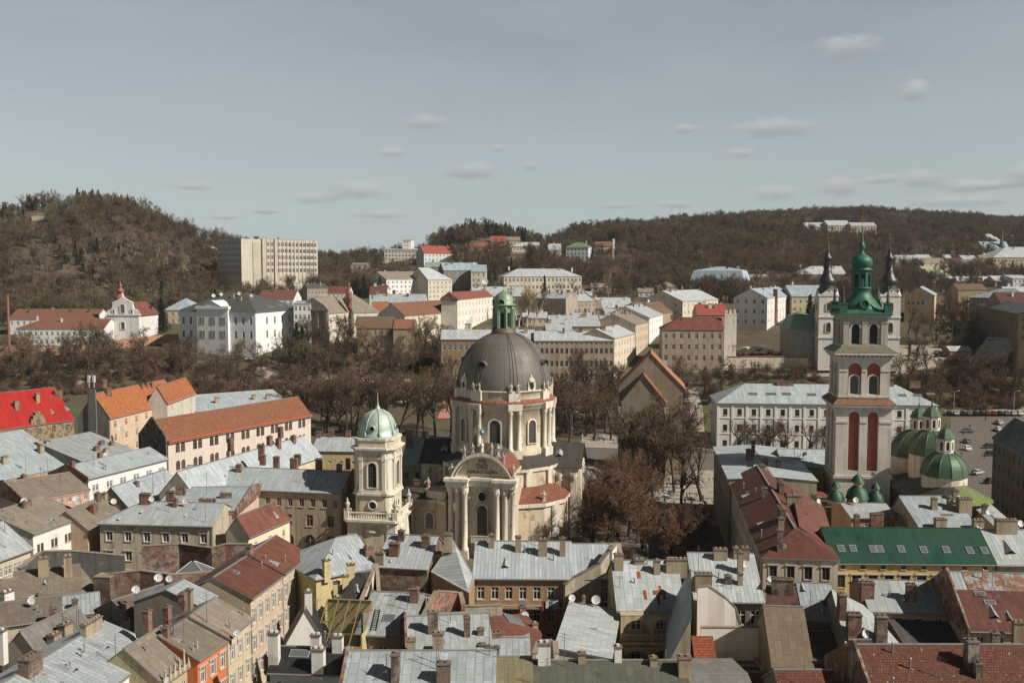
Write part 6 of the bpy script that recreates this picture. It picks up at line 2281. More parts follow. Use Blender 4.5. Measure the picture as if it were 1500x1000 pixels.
# ================= twin spired white church on the slope
TY = 440.0
tz = 60 - (532 - HORIZON) / F * TY
tx = (1256 - 750) / F * TY
tw = thing('twin_spired_church', 'white church with two black spires rising behind the pale tower', 'church', (tx, TY, tz), R(-6))
WW = plaster((.66, .63, .57), .5)
BK = paint((.022, .020, .019), .45)
b = MB()
b.box(-9, 9, 1, 34, -2, 17, 0)
b.face([(-9, 1, 17), (9, 1, 17), (0, 1, 27)], 0)
b.build('wall', WW, tw)
b = MB()
for s in (-1, 1):
    p = [(-s * 10, 2, 16.6), (-s * 10, 35, 16.6), (0, 35, 27.5), (0, 2, 27.5)]
    b.slab(p[::-1] if s > 0 else p, .25)
b.build('roof', copper((.10, .19, .12), .5), tw)
for sx in (-1, 1):
    x = 13.2 * sx
    b = MB()
    hb = 4.1
    b.box(x - hb, x + hb, -hb, hb, -3, 29.8, 0)
    for z in (11.3, 20.3):
        b.box(x - hb - .35, x + hb + .35, -hb - .35, hb + .35, z, z + .7, 0)
    for ux in (-1, 1):
        for uy in (-1, 1):
            b.box(x + ux * hb - .5, x + ux * hb + .5, uy * hb - .5, uy * hb + .5, 12, 29.6, 0) if False else b.box(x + ux * (hb - .6) - .62, x + ux * (hb - .6) + .62, uy * (hb - .6) - .62, uy * (hb - .6) + .62, 12.01, 29.7, 0)
    for i in range(4):
        a = i * math.pi / 2
        q = Matrix.Rotation(a, 3, 'Z')
        f = [q @ Vector((-hb - .3, -hb - .25, 29.8)), q @ Vector((hb + .3, -hb - .25, 29.8)), q @ Vector((0, -hb - .25, 33.0))]
        b.face([v + Vector((x, 0, 0)) for v in f], 0)
        g = [q @ Vector((-hb - .3, -hb + 1.2, 29.8)), q @ Vector((hb + .3, -hb + 1.2, 29.8)), q @ Vector((0, -hb + 1.2, 33.0))]
        for (m_, n_) in ((0, 2), (2, 1)):
            b.face([f[m_] + Vector((x, 0, 0)), f[n_] + Vector((x, 0, 0)), g[n_] + Vector((x, 0, 0)), g[m_] + Vector((x, 0, 0))], 0)
    twr = b.build('tower', WW, tw)
    for i in range(4):
        a = i * math.pi / 2
        for z, hh in ((14.0, 4.2), (23.3, 3.6)):
            arch_window(twr, x + math.cos(a) * (hb + .03), math.sin(a) * (hb + .03), z, a + R(90), 1.9, hh)
    b = MB()
    b.lathe([(4.2, 30.2), (4.5, 32.4), (3.3, 34.0), (3.6, 35.0), (4.0, 36.0), (3.7, 37.0), (2.7, 38.2), (2.1, 39.8), (1.8, 41.0), (1.75, 41.4), (1.6, 41.5), (1.6, 45.4), (2.0, 46.0), (2.0, 46.6), (1.1, 47.6), (.65, 49.4), (.75, 49.9), (.35, 50.6), (.25, 53.2)], 12, (x, 0, 0), 0)
    for k in range(4):
        b.box(-.1, .1, -.5, .5, 42, 44.8, 0, k * math.pi / 2, (x + 1.7 * math.cos(k * math.pi / 2), 1.7 * math.sin(k * math.pi / 2), 0))
    b.build('spire', BK, twr)
    obj('cross', cross_mesh(1.7), twr, (x, 0, 52.6))
FOOT.append((tx, TY + 15, 1, 0, 20, 26))

# ================= old stone powder tower
pw = thing('powder_tower', 'old stone hall with steep gables and salmon tile roof among bare trees', 'building', (pt(952, 680, Y=290).x, 290, 0), R(-8))
PS = stone((.27, .23, .165), .8)
b = MB()
zp = lambda y, Y: EYE - (y - HORIZON) / F * Y
za, ze = zp(518, 290), zp(568, 290)
b.box(-9.3, 9.3, 0, 15, -1, ze, 0)
for y in (0, 15):
    f = [(-9.3, y, ze), (9.3, y, ze), (5.2, y, ze + (za - ze) * .45), (0, y, za), (-5.2, y, ze + (za - ze) * .45)]
    b.face(f if y == 0 else f[::-1], 0)
b.build('wall', PS, pw)
b = MB()
hm = ze + (za - ze) * .45
for s in (-1, 1):
    for (x0, z0), (x1, z1) in (((10.2, ze - .6), (5.2, hm)), ((5.2, hm), (0, za))):
        p = [(s * x0, -.3, z0 + .2), (s * x0, 15.5, z0 + .2), (s * x1, 15.5, z1 + .2), (s * x1, -.3, z1 + .2)]
        b.slab(p if s > 0 else p[::-1], .25)
rf = b.build('roof', tiles((.46, .19, .115)), pw)
for y in (5, 10):
    obj('roof_hatch', hatch_mesh(1.5), rf, (4.0, y, hm + 1.9), R(90))
b = MB()
z2, z3 = zp(550, 282), zp(590, 282)
b.box(-8.2, 4.2, -8, -.02, -1, z3, 0)
b.face([(-8.2, -8, z3), (4.2, -8, z3), (-2, -8, z2)], 0)
b.build('porch_wall', PS, pw)
b = MB()
for s in (-1, 1):
    p = [(-2 + s * 6.8, -8.4, z3 - .4), (-2 + s * 6.8, -.02, z3 - .4), (-2, -.02, z2 + .2), (-2, -8.4, z2 + .2)]
    b.slab(p if s > 0 else p[::-1], .25)
b.build('porch_roof', tiles((.30, .13, .07)), pw)
for x in (-8.4, 4.4):
    b = MB()
    b.box(x - .7, x + .7, -9, -7.6, -1, z3 - 1.5)
    b.build('buttress', stone((.42, .37, .28), .6), pw)
for x in (-5, -1, 3):
    arch_window(pw, x - 1, -8.03, 9, 0, 1.2, 3.0, (.1, .1, .1), PS)
FOOT.append((pw.location.x, 295, 1, 0, 11, 16))
# ------------------------------------------------------------------ the land
def land_material():
    t = NT('soil_and_leaf_litter')
    v = t.coord('Object', shift=False)
    n1 = t.noise(v, 0.012, 6, 0.65)
    n2 = t.noise(v, 0.11, 5, 0.7)
    n3 = t.noise(v, 1.3, 4, 0.7)
    c = t.mix(t.rng(n2, .35, .7), (.078, .061, .043), (.135, .11, .075))
    c = t.mix(t.math('MULTIPLY', t.rng(n1, .46, .56), .7), c, (.095, .10, .048))
    c = t.mix(t.rng(n3, .3, .7, 0, .5), c, (.055, .042, .03))
    return t.done(c, .95, 0, .1)


ths = np.radians(np.arange(-46, 46.01, .4))
dist = np.concatenate([np.arange(10, 330, 20), np.arange(330, 700, 4), np.arange(700, 1900, 12), np.arange(1900, 3000, 80), [3500, 5000, 8000, 14000]])
TH, DD = np.meshgrid(ths, dist)
GX, GY = DD * np.tan(TH), DD
GZ = ground_np(GX, GY) - np.where(GY < 345, 0.02, 0.0)
nv_, nu_ = GX.shape
me = bpy.data.meshes.new('ground')
idx = np.arange(nv_ * nu_).reshape(nv_, nu_)
quads = np.stack([idx[:-1, :-1], idx[:-1, 1:], idx[1:, 1:], idx[1:, :-1]], -1).reshape(-1, 4)
me.from_pydata(np.stack([GX, GY, GZ], -1).reshape(-1, 3).tolist(), [], quads.tolist())
me.materials.append(land_material())
me.polygons.foreach_set('use_smooth', [True] * len(me.polygons))
structure(obj('ground', me))


def paving_material():
    t = NT('street_paving')
    v = t.coord('Object', shift=False)
    b = t.brick(v, (.135, .118, .098), (.09, .08, .07), (.045, .04, .035), .9, .45, .05)
    n = t.noise(v, .12, 5, .65)
    n3 = t.noise(v, 1.5, 4, .7)
    c = t.mix(t.rng(n, .35, .7, 0, .7), b.outputs[0], (.10, .09, .075))
    c = t.mix(t.rng(n3, .3, .7, 0, .35), c, (.22, .20, .17))
    return t.done(c, .85, 0, .3)


PAVE = paving_material()
b = MB()
b.face([(-240, 20, .02), (240, 20, .02), (240, 343, .02), (-240, 343, .02)])
structure(b.build('street_paving', PAVE))
t = NT('plaza_stone')
v = t.coord('Object', shift=False)
PLAZA = t.done(t.mix(t.rng(t.noise(v, .5, 5, .7), .35, .65), (.36, .32, .26), (.22, .195, .16)), .9, 0, .2)
t = NT('path_gravel')
v = t.coord('Object', shift=False)
PATH = t.done(t.mix(t.rng(t.noise(v, .35, 5, .7), .35, .65), (.34, .30, .245), (.20, .175, .14)), .95, 0, .2)
t = NT('asphalt')
v = t.coord('Object', shift=False)
ASPH = t.done(t.mix(t.rng(t.noise(v, .3, 5, .7), .35, .65), (.17, .16, .15), (.10, .095, .09)), .9, 0, .3)
t = NT('park_grass')
v = t.coord('Object', shift=False)
GRASS = t.done(t.mix(t.rng(t.noise(v, .25, 6, .7), .35, .65), (.075, .085, .03), (.105, .085, .048)), .95, 0, .1)


def ribbon(name, pts, width, mat, lift=.22):
    """A path draped on the land along picture points."""
    W = [hit(*p) for p in pts]
    dense = []
    for i in range(len(W) - 1):
        n = max(2, int((W[i + 1] - W[i]).length / 2.5))
        for k in range(n):
            q = W[i].lerp(W[i + 1], k / n)
            dense.append(Vector((q.x, q.y)))
    dense.append(V2(W[-1]))
    b = MB()
    L = []
    for i, q in enumerate(dense):
        d = (dense[min(i + 1, len(dense) - 1)] - dense[max(i - 1, 0)]).normalized()
        n = Vector((-d.y, d.x))
        row = []
        for k in range(5):
            p = q + n * (width * (k / 4 - .5))
            row.append((p.x, p.y, ground(p.x, p.y) + lift))
        L.append(row)
    vs = [p for r in L for p in r]
    fs = [(i * 5 + k, i * 5 + k + 1, (i + 1) * 5 + k + 1, (i + 1) * 5 + k) for i in range(len(L) - 1) for k in range(4)]
    b.mesh(vs, [f[::-1] for f in fs], 0, True)
    return structure(b.build(name, mat))


def patch(name, poly, mat, lift=.2, n=14):
    """A flat area of the land given by four picture points."""
    a, b_, c, d = [hit(*p) for p in poly]
    m = MB()
    vs = []
    for i in range(n + 1):
        for j in range(n + 1):
            q = a.lerp(b_, j / n).lerp(d.lerp(c, j / n), i / n)
            vs.append((q.x, q.y, ground(q.x, q.y) + lift))
    fs = [(i * (n + 1) + j, i * (n + 1) + j + 1, (i + 1) * (n + 1) + j + 1, (i + 1) * (n + 1) + j) for i in range(n) for j in range(n)]
    m.mesh(vs, fs, 0, True)
    return structure(m.build(name, mat))


ribbon('road', [(370, 540), (400, 548), (440, 552), (520, 558), (600, 560), (665, 566)], 7, PATH)
ribbon('path', [(375, 545), (405, 560), (430, 578), (448, 592)], 3, PATH, .26)
ribbon('path', [(490, 590), (530, 589), (570, 594), (620, 582), (668, 570)], 4, PATH, .3)
ribbon('path', [(540, 520), (570, 530), (610, 544), (640, 555)], 3.5, PATH, .34)
ribbon('path', [(20, 596), (45, 583), (75, 572), (100, 566), (120, 560)], 5, PATH)
ribbon('path', [(160, 545), (215, 538), (250, 522)], 3, PATH)
ribbon('path', [(1040, 537), (1090, 548), (1200, 551), (1330, 548)], 4, PATH)
ribbon('pavement', [(1385, 606), (1450, 606), (1500, 600), (1540, 592)], 5, PATH, .3)
patch('parking_lot', [(1310, 545), (1400, 541), (1392, 507), (1312, 507)], PATH)
patch('parking_lot', [(1396, 800), (1530, 800), (1530, 611), (1392, 613)], PAVE, .1, 24)
patch('grass', [(20, 575), (120, 555), (110, 540), (20, 545)], GRASS, .2)
patch('grass', [(1075, 540), (1170, 546), (1170, 528), (1080, 525)], GRASS, .2)
patch('grass', [(500, 580), (640, 578), (640, 563), (520, 563)], GRASS, .2)
patch('grass', [(1000, 618), (1050, 640), (1048, 590), (1020, 585)], GRASS, .2)
patch('plaza', [(935, 770), (1060, 775), (1052, 690), (945, 688)], PLAZA, .12)
patch('plaza', [(840, 655), (1050, 662), (1050, 640), (860, 636)], PLAZA, .14)
ribbon('path', [(1012, 570), (1020, 600), (1022, 640), (1022, 660)], 5, PATH, .35)
patch('court', [(640, 615), (690, 612), (690, 580), (650, 585)], flat((.38, .18, .13)), .2)

BARE = []                  # (x0, x1, distance) kept free of wood so that the house shows


def far(name, label, x0, x1, yb, ye, yr, dY=0.0, slope=24, roof='gable', rm=None, wm=None, F=None, A=None, B=None, cat='house', group=None, Y=None, nch=0, **kw):
    """A house on the land: picture span, foot, eaves and ridge lines; dY turns it (right end further off)."""
    xm = (x0 + x1) / 2
    Yd = Y or hit(xm, yb).y
    w = {}
    if F:
        w['F'] = F
    if A:
        w['A'] = A
    if B:
        w['B'] = B
    ya, yb2 = (ye if isinstance(ye, tuple) else (ye, ye))
    h = House(name, label, (x0, ya, Yd - dY / 2), (x1, yb2, Yd + dY / 2), None, ((x0 + x1) / 2, yr), 'A', slope=slope, roof=roof, rm=rm, wm=wm, cat=cat, group=group, win=w, gutter=False, cornice=kw.pop('cornice', .4), **kw)
    BARE.append((x0 - 3, x1 + 3, Yd))
    if nch:
        h.auto(nch, ('brick', 'plaster', 'white'), w=(.9, 1.6), h=(1.6, 2.6))
    return h


ZINC, ZBLUE = metal((.40, .42, .435), .02, .9, 4), metal((.34, .39, .43), .02, .9, 4)
ZPALE = metal((.46, .47, .475), .02, .9, 4)
CLAYR = tiles((.24, .112, .07), .1)
BROWNR = tiles((.20, .125, .085), .1)
TANR = felt((.26, .22, .17))
REDM = rustroof((.17, .055, .04), 0.0)
DARKG = metal((.10, .105, .10), .02, .8, 5)
GREENR = metal((.20, .27, .15), .02, .8, 5)
W_WHITE, W_CREAM, W_YEL, W_GREY, W_PINK, W_BROWN = P_(.66, .65, .62, .4), P_(.58, .53, .43, .7), P_(.52, .43, .28, .7), P_(.34, .32, .28, .9), P_(.56, .43, .35, .6), P_(.34, .26, .17, .9)
R3 = lambda n, rows, w=1.2, h=2.0, off=1.2, p=4.0, k='p', a=0.0, b=0.0: (n, rows, w, h, off, p, k, a, b)

# monastery on the left
far('monastery_wing', 'upper white monastery wing under a long red brown tile roof', 12, 140, 488, 467, 453, rm=CLAYR, wm=W_WHITE, F=[R3(14, 1)], nch=4)
far('monastery_wing', 'lower white monastery wing with reddish roof behind pruned trees', 24, 152, 507, 481, 467, rm=CLAYR, wm=W_WHITE, F=[R3(16, 2, 1.3, 1.8, 1.6, 4)], hipA=True, nch=3)
ca_y = hit(180, 500).y
cz = lambda y: EYE - (y - HORIZON) / F * ca_y
ca = thing('monastery_church', 'small white baroque church with scrolled gable and red onion turret', 'church', (pt(180, 470, Y=ca_y).x, ca_y, cz(500)), R(-4))
q0 = cz(500)
b = MB()
b.box(-8.2, 8.2, 0, 1.2, -2, cz(462) - q0, 0)
b.box(-8.8, 8.8, -.4, 1.3, cz(462) - q0, cz(460) - q0, 0)
P = [(-8.2, cz(460)), (8.2, cz(460)), (8.0, cz(455)), (5.6, cz(452)), (5.0, cz(445)), (5.4, cz(443)), (0, cz(435)), (-5.4, cz(443)), (-5.0, cz(445)), (-5.6, cz(452)), (-8.0, cz(455))]
b.face([(x, 0, z - q0) for x, z in P])
b.face([(x, 1.2, z - q0) for x, z in P][::-1])
for i in range(2, 11):
    j = (i + 1) % 11
    b.face([(P[i][0], 0, P[i][1] - q0), (P[i][0], 1.2, P[i][1] - q0), (P[j][0], 1.2, P[j][1] - q0), (P[j][0], 0, P[j][1] - q0)])
b.lathe([(.7, 0), (.35, .8), (.5, 1.4), (0, 2.6)], 6, (0, .6, cz(435) - q0))
fcd = b.build('facade', W_WHITE, ca)
arch_window(fcd, 0, -.02, cz(458) - q0, 0, 2.2, 4.2, (.4, .25, .1), W_WHITE)
for x in (-4.6, 4.6):
    arch_window(fcd, x, -.02, cz(459) - q0, 0, 1.0, 1.9, (.1, .1, .1), W_WHITE)
arch_window(fcd, 0, -.02, cz(482) - q0, 0, 1.8, 3.6, (.3, .25, .2), W_WHITE)
b = MB()
ez_ = cz(461) - q0
b.box(-7.2, 7.2, 1.21, 26, -2, ez_)
b.build('nave_wall', W_WHITE, ca)
b = MB()
for s in (-1, 1):
    p = [(-s * 7.9, 1.21, ez_ - .3), (-s * 7.9, 26.5, ez_ - .3), (0, 26.5, ez_ + 6.0), (0, 1.21, ez_ + 6.0)]
    b.slab(p[::-1] if s > 0 else p, .25)
b.build('roof', tiles((.22, .085, .06)), ca)
b = MB()
z = ez_ + 4
b.lathe([(2.2, z), (2.0, z + 2.5), (2.6, z + 3), (2.9, z + 4), (2.4, z + 5), (1.4, z + 5.6), (1.3, z + 6.8), (2.0, z + 7.2), (1.9, z + 8), (.8, z + 8.8), (.7, z + 9.8), (1.1, z + 10.2), (.4, z + 11), (.1, z + 12.6)], 10, (-6.5, 12, 0))
b.build('turret', paint((.24, .08, .06), .6), ca)
BARE.append((140, 208, ca_y))
far('house', 'small yellow house with bluish metal roof beside the conifers', 240, 282, 475, 454, 437, rm=ZBLUE, wm=W_YEL, F=[R3(5, 2)], hipA=True, hipB=True)
# big white mansion
mY = 440
mn = House('mansion', 'large white mansion with grey hipped roofs, pediment and blue solar panels', (262, 455, 472), (374, 455.5, 460), None, (318, 428), 'A', slope=26, rm=DARKG, wm=P_(.70, .70, .70, .25), cat='mansion', hipA=True, hipB=True, W=44,
           win={'F': [R3(10, 2, 1.2, 3.4, 3.0, 6.4, 'p', .01, .01), R3(10, 1, 1.0, 1.8, 15.6, 6, 'p')], 'B': [R3(5, 2, 1.5, 3.4, 3.0, 6.4, 'p', .15, .05), R3(6, 1, 1.0, 1.8, 15.6, 6, 'p')]}, gutter=False, lod=1, fc=(.45, .40, .30), ov=.8, inset=.9)
BARE.append((255, 445, 440))
b = MB()
px0, px1 = -mn.L * .235, mn.L * .17
b.box(px0, px1, -1.6, -.01, 0, mn.ez + .9)
b.box(px0 - .6, px1 + .6, -2.2, -.01, mn.ez + .9, mn.ez + 2.2)
b.face([(px0 + 4, -1.9, mn.ez + 2.21), (px1 - 4, -1.9, mn.ez + 2.21), ((px0 + px1) / 2, -1.9, mn.ez + 4.6)])
b.slab([(px0 + 3, -2.2, mn.ez + 2.2), ((px0 + px1) / 2, -2.2, mn.ez + 4.9), ((px0 + px1) / 2, 8, mn.ez + 4.9), (px0 + 3, 8, mn.ez + 2.2)][::-1], .2)
b.slab([((px0 + px1) / 2, -2.2, mn.ez + 4.9), (px1 - 3, -2.2, mn.ez + 2.2), (px1 - 3, 8, mn.ez + 2.2), ((px0 + px1) / 2, 8, mn.ez + 4.9)][::-1], .2)
b.build('projecting_bay', P_(.70, .70, .70, .25), mn.root)
for i in range(3):
    for j, zz in enumerate((mn.ez - 6.4, mn.ez - 12.8)):
        for du in (-.8, .8):
            put_window(mn.root, px0 + (px1 - px0) * (i + .5) / 3 + du, -1.62 - .2, zz, 0, 1.25, 3.6, 'p', (.45, .40, .30), 1)
mn.light((396, 449, 5.5, 2.2), (411, 447.5, 5.5, 2.2), (423, 446, 5.5, 2.2)).chim((352, 440, 1.4, 1, 1.8, 'plaster'), (341, 436, 1.4, 1, 1.8, 'plaster'), (322, 434, 1.4, 1, 1.8, 'plaster'))
mn.dish((313, 436, 1.3), (324, 434, 1.2), (351, 433, 1.3), (369, 436, 1.2))
far('house', 'white gabled houses with brown red roof behind the white mansion', 378, 430, 445, 438, 425, rm=tiles((.20, .085, .065), .05), wm=W_WHITE, F=[R3(6, 1)], Y=530, nch=2)
far('house', 'small white flat topped house right of the white mansion', 430, 455, 470, 445, 441, slope=8, rm=ZBLUE, wm=W_WHITE, F=[R3(4, 2, 1.2, 2.2)], Y=480)
# concrete institute on the hill
iY = 700
ins = House('office_block', 'long concrete office block of many narrow windows on the hillside', (353, 349, 690), (465, 353, 738), None, None, roof='flat', W=30, rm=felt((.3, .29, .27)), wm=P_(.50, .46, .38, .5), cat='office block',
            win={'F': [R3(15, 5, 2.6, 2.8, 2.0, 4.6, 'p', .26, .01)], 'A': [R3(12, 6, 1.7, 2.6, 1.4, 4.2)]}, gutter=False)
BARE.append((318, 466, 715))
b = MB()
for u in (.27, .43):
    x = -ins.L / 2 + ins.L * u
    b.box(x - 1.2, x + 1.2, -1.2, -.01, 3, ins.ez + .4)
b.box(-ins.L / 2 + ins.L * .14, -ins.L / 2 + ins.L * .24, -.5, -.01, 3, ins.ez - 2)
for i in range(14):
    x = -ins.L / 2 + ins.L * (.26 + .73 * (i + .0) / 14) + .3
    b.box(x - .22, x + .22, -.4, -.01, 8, ins.ez + .2)
b.build('facade_fins', P_(.44, .40, .32, .6), ins.root)
b = MB()
b.box(-ins.L * .2, -ins.L * .08, 8, 14, ins.ez - .3, ins.ez + 2.2)
b.lathe([(2.2, 0), (2.3, .8), (1.6, 1.9), (0, 2.4)], 10, (ins.L * .1, 10, ins.ez))
b.build('rooftop_plant', W_GREY, ins.root)
far('house', 'white cottage row high on the wooded slope left of the office block', 290, 320, 362, 359.5, 357, rm=REDM, wm=W_WHITE)

# old church and its neighbours
far('apartment_block', 'tall grey apartment block with dishes at the edge of the wood', 450, 480, 455, 422, 416, rm=DARKG, wm=P_(.36, .32, .25, .9), F=[R3(6, 5, 1.3, 1.9, 1.6, 3.6)], cat='apartment block', dY=6, nch=3)
far('house', 'white house with red roof behind the old grey church', 479, 511, 440, 429, 420, rm=REDM, wm=W_WHITE, F=[R3(5, 2)], A=[R3(2, 2)])
oY = 500
oc = House('old_church', 'old church with grey baroque front, tan roofs and slim red turret', (479, 458, 480), (520, 456, 510), None, (468, 436), 'A', rm=TANR, wm=W_CREAM, cat='church', win={'F': [R3(4, 1, 1.8, 3.2, 2.2, 4, 'a')]}, gutter=False, slope=46)
BARE.append((454, 560, 480))
b = MB()
fz = lambda y: EYE - (y - HORIZON) / F * 478 - oc.g
x = -oc.L / 2
w = oc.W / 2 + 1.2
b.box(x - 1.6, x - .4, oc.s - w, oc.s + w, 0, fz(455))
b.face([(x - 1.6, oc.s + w, fz(455)), (x - 1.6, oc.s - w, fz(455)), (x - 1.6, oc.s - w * .7, fz(447)), (x - 1.6, oc.s, fz(436)), (x - 1.6, oc.s + w * .7, fz(447))])
b.face([(x - .4, oc.s - w, fz(455)), (x - .4, oc.s + w, fz(455)), (x - .4, oc.s + w * .7, fz(447)), (x - .4, oc.s, fz(436)), (x - .4, oc.s - w * .7, fz(447))])
for k in (-.9, -.35, .35, .9):
    b.box(x - 2.1, x - 1.59, oc.s + w * k - .6, oc.s + w * k + .6, 0, fz(453))
b.box(x - 2.3, x - .3, oc.s - w - .4, oc.s + w + .4, fz(455), fz(453))
b.build('facade', stone((.24, .215, .175), 1.0), oc.root)
q = oc.Mi @ pt(511, 420, Y=500)
b = MB()
z = oc.ez + 2
b.lathe([(1.3, z), (1.3, z + 4), (1.7, z + 4.4), (1.1, z + 5.6), (1.6, z + 6.8), (1.3, z + 8), (.6, z + 8.8), (.5, z + 10.6), (.8, z + 11.4), (.25, z + 12.3), (.08, z + 15)], 10, (q.x, q.y, 0))
b.build('turret', paint((.22, .07, .05), .6), oc.root)
far('house', 'tan hipped choir of the old church', 518, 556, 476, 457, 432, slope=42, rm=TANR, wm=W_CREAM, F=[R3(3, 1, 1.4, 2.4, 2, 4, 'a')], Y=505, hipB=True, dY=8, cat='church')
far('house', 'orange tiled house tucked behind the tan roofed old church', 545, 566, 470, 456, 442, slope=40, rm=tiles((.40, .16, .08)), wm=W_CREAM, Y=520)
hh = House('house', 'long clay tile roof with dark brick gable end', (593, 466, 470), (673, 453, 520), None, (577, 444), 'A', rm=CLAYR, wm=W_CREAM, win={'F': [R3(10, 2, 1.1, 1.6, 1.2, 3.6)]}, gutter=False, slope=38)
BARE.append((560, 675, 470))
far('house', 'brown roofed house below the long clay tile roof', 522, 575, 500, 480, 464, rm=BROWNR, wm=W_BROWN, F=[R3(5, 2)], Y=462)
far('house', 'small rust orange roof beside the brown roofed house', 576, 606, 500, 481, 468, rm=tiles((.30, .13, .08)), wm=W_BROWN, Y=460)
far('warehouse', 'blank pinkish plaster wall building under the clay tile roof', 605, 657, 492, 468, 464, dY=14, slope=8, rm=ZINC, wm=P_(.56, .43, .36, .9), F=[R3(2, 1, .9, 1.2, 4, 3)], cat='warehouse')
far('apartment_block', 'white four storey block with little balconies and tan roof', 566, 627, 436, (412, 406), 398, dY=26, slope=26, rm=TANR, wm=P_(.66, .66, .63, .35), F=[R3(10, 4, 1.2, 1.6, 1.2, 3.2)], cat='apartment block', nch=3)
far('apartment_block', 'cream block with pale blue hipped roof joined to the white block', 627, 662, 440, (412, 407), 392, dY=14, slope=36, rm=ZPALE, wm=W_CREAM, F=[R3(6, 4, 1.1, 1.6, 1.4, 3.2)], B=[R3(3, 4, 1.1, 1.6, 1.4, 3.2)], hipB=True, cat='apartment block')
far('house', 'white gabled villa with maroon roof left of the white block', 541, 566, 440, 430, 418, slope=34, rm=tiles((.17, .07, .055)), wm=W_WHITE, F=[R3(3, 1)], Y=575, nch=2)
far('house', 'low pale roofed house fronted by a row of brick chimneys', 545, 622, 455, 443, 431, rm=ZINC, wm=W_CREAM, Y=545, nch=7)
far('house', 'pale ruined gatehouse half hidden in trees on the slope', 514, 538, 400, 388, 385, slope=8, rm=TANR, wm=W_CREAM, F=[R3(3, 1)])
# ridge houses in the middle
far('apartment_block', 'long low white apartment block on the skyline', 563, 622, 381, 366, 364, slope=6, rm=ZINC, wm=P_(.62, .58, .5, .5), F=[R3(12, 3, 1.8, 1.7, 1.2, 3.2)], cat='apartment block')
far('apartment_block', 'distant pale tower block just breaking the skyline', 590, 602, 375, 352, 351, slope=4, rm=ZINC, wm=W_WHITE, Y=930, F=[R3(6, 6, 1.6, 1.6, 1.2, 3)], cat='apartment block')
far('house', 'grey white terraced houses with steep red roofs', 621, 664, 385, 371, 360, dY=20, slope=48, rm=tiles((.36, .09, .06)), wm=P_(.52, .54, .56, .4), F=[R3(8, 3, 1.2, 1.8, 1.2, 3.4)], A=[R3(3, 3, 1.2, 1.8, 1.2, 3.4)], nch=3)
far('house', 'orange pyramid roofed house half behind bare trees', 600, 624, 396, 388, 377, slope=34, rm=tiles((.48, .20, .09)), wm=W_CREAM, hipA=True, hipB=True)
far('house', 'small greenish grey roofed house below the red terraces', 622, 655, 402, 391, 384, rm=metal((.30, .34, .33), .02), wm=W_GREY, F=[R3(4, 1)], nch=2)
far('house', 'long shadowed house with bluish roof and several brick chimneys', 650, 703, 425, 396, 385, slope=30, rm=ZBLUE, wm=P_(.26, .25, .23, .9), F=[R3(8, 3, 1.2, 1.8, 1.4, 3.8)], nch=6, dY=8)
far('house', 'cream end house with bluish roof beside the shadowed house', 690, 712, 424, 398, 388, rm=ZBLUE, wm=W_CREAM, F=[R3(3, 3)], Y=735)
far('house', 'red roofed hilltop house with gabled dormers', 718, 741, 360, 354, 346, slope=40, rm=tiles((.38, .11, .08)), wm=W_PINK, F=[R3(4, 1)])
far('house', 'pink cottages with small red roofs under the wooded knoll', 688, 717, 367, 361, 356, slope=40, rm=tiles((.36, .12, .08)), wm=W_PINK, F=[R3(5, 1)])
far('house', 'ochre house beside the red roofed hilltop house', 741, 762, 358, 352, 347, rm=TANR, wm=W_YEL, F=[R3(4, 1)])
far('house', 'white villa with pale hipped roof high on the slope', 747, 770, 372, 361, 355, rm=ZPALE, wm=P_(.64, .55, .44, .5), F=[R3(5, 2)], hipA=True, nch=1)
far('house', 'second white villa with flat pale roof on the slope', 770, 790, 371, 360, 355, rm=ZPALE, wm=W_WHITE, F=[R3(5, 2)], nch=1)
far('house', 'reddish house front below the two pale villas', 744, 768, 382, 373, 370, rm=BROWNR, wm=P_(.40, .24, .18, .6), F=[R3(5, 1)])
far('house', 'white house with a pointed corner turret on the slope', 803, 822, 378, 367, 357, slope=38, rm=ZINC, wm=W_WHITE, F=[R3(3, 2)], nch=1)
far('villa', 'tall white villa with green roof and terraces at the wood edge', 829, 862, 385, 362, 355, slope=30, rm=GREENR, wm=P_(.64, .66, .66, .3), F=[R3(6, 4, 1.4, 1.9, 1.2, 3.6)], B=[R3(3, 4, 1.4, 1.9, 1.2, 3.6)], hipA=True, hipB=True, cat='villa', nch=2, dY=-6)
far('house', 'pinkish roofed house on the edge of the wood right of the villa', 872, 900, 366, 361, 354, slope=35, rm=CLAYR, wm=W_CREAM)
far('palace', 'long cream palace with three rows of windows and pale hipped roof', 738, 852, 431, 405, 394, slope=24, rm=ZPALE, wm=W_CREAM, F=[R3(20, 3, 1.5, 2.2, 1.4, 5.0)], hipA=True, hipB=True, cat='palace', nch=5, dY=10)
h = House('house', 'white house with many tall windows and smooth red tile roof', (670, 440, 500), (722, 432.5, 570), None, (660, 429), 'A', rm=tiles((.27, .09, .06)), wm=P_(.66, .63, .55, .4), win={'F': [R3(11, 3, 1.2, 2.4, 1.6, 4.6)]}, gutter=False, slope=38, fire='A')
BARE.append((645, 725, 490))
far('house', 'pale roofs with white chimneys just behind the copper lantern', 690, 765, 445, 434, 420, rm=ZPALE, wm=W_GREY, F=[R3(9, 2)], nch=7, Y=590)
far('house', 'brown grey tenement with stair tower and bluish roof', 783, 829, 470, 437, 428, rm=ZINC, wm=P_(.36, .30, .24, .8), F=[R3(9, 3, 1.2, 1.8, 1.6, 4.0)], nch=5, dY=-10)
far('house', 'tenement stub with orange gable and pale roof', 829, 872, 468, 441, 430, rm=ZINC, wm=P_(.34, .28, .21, .8), F=[R3(8, 3, 1.2, 1.8, 1.6, 4.0)], nch=4, dY=14, fire='B')
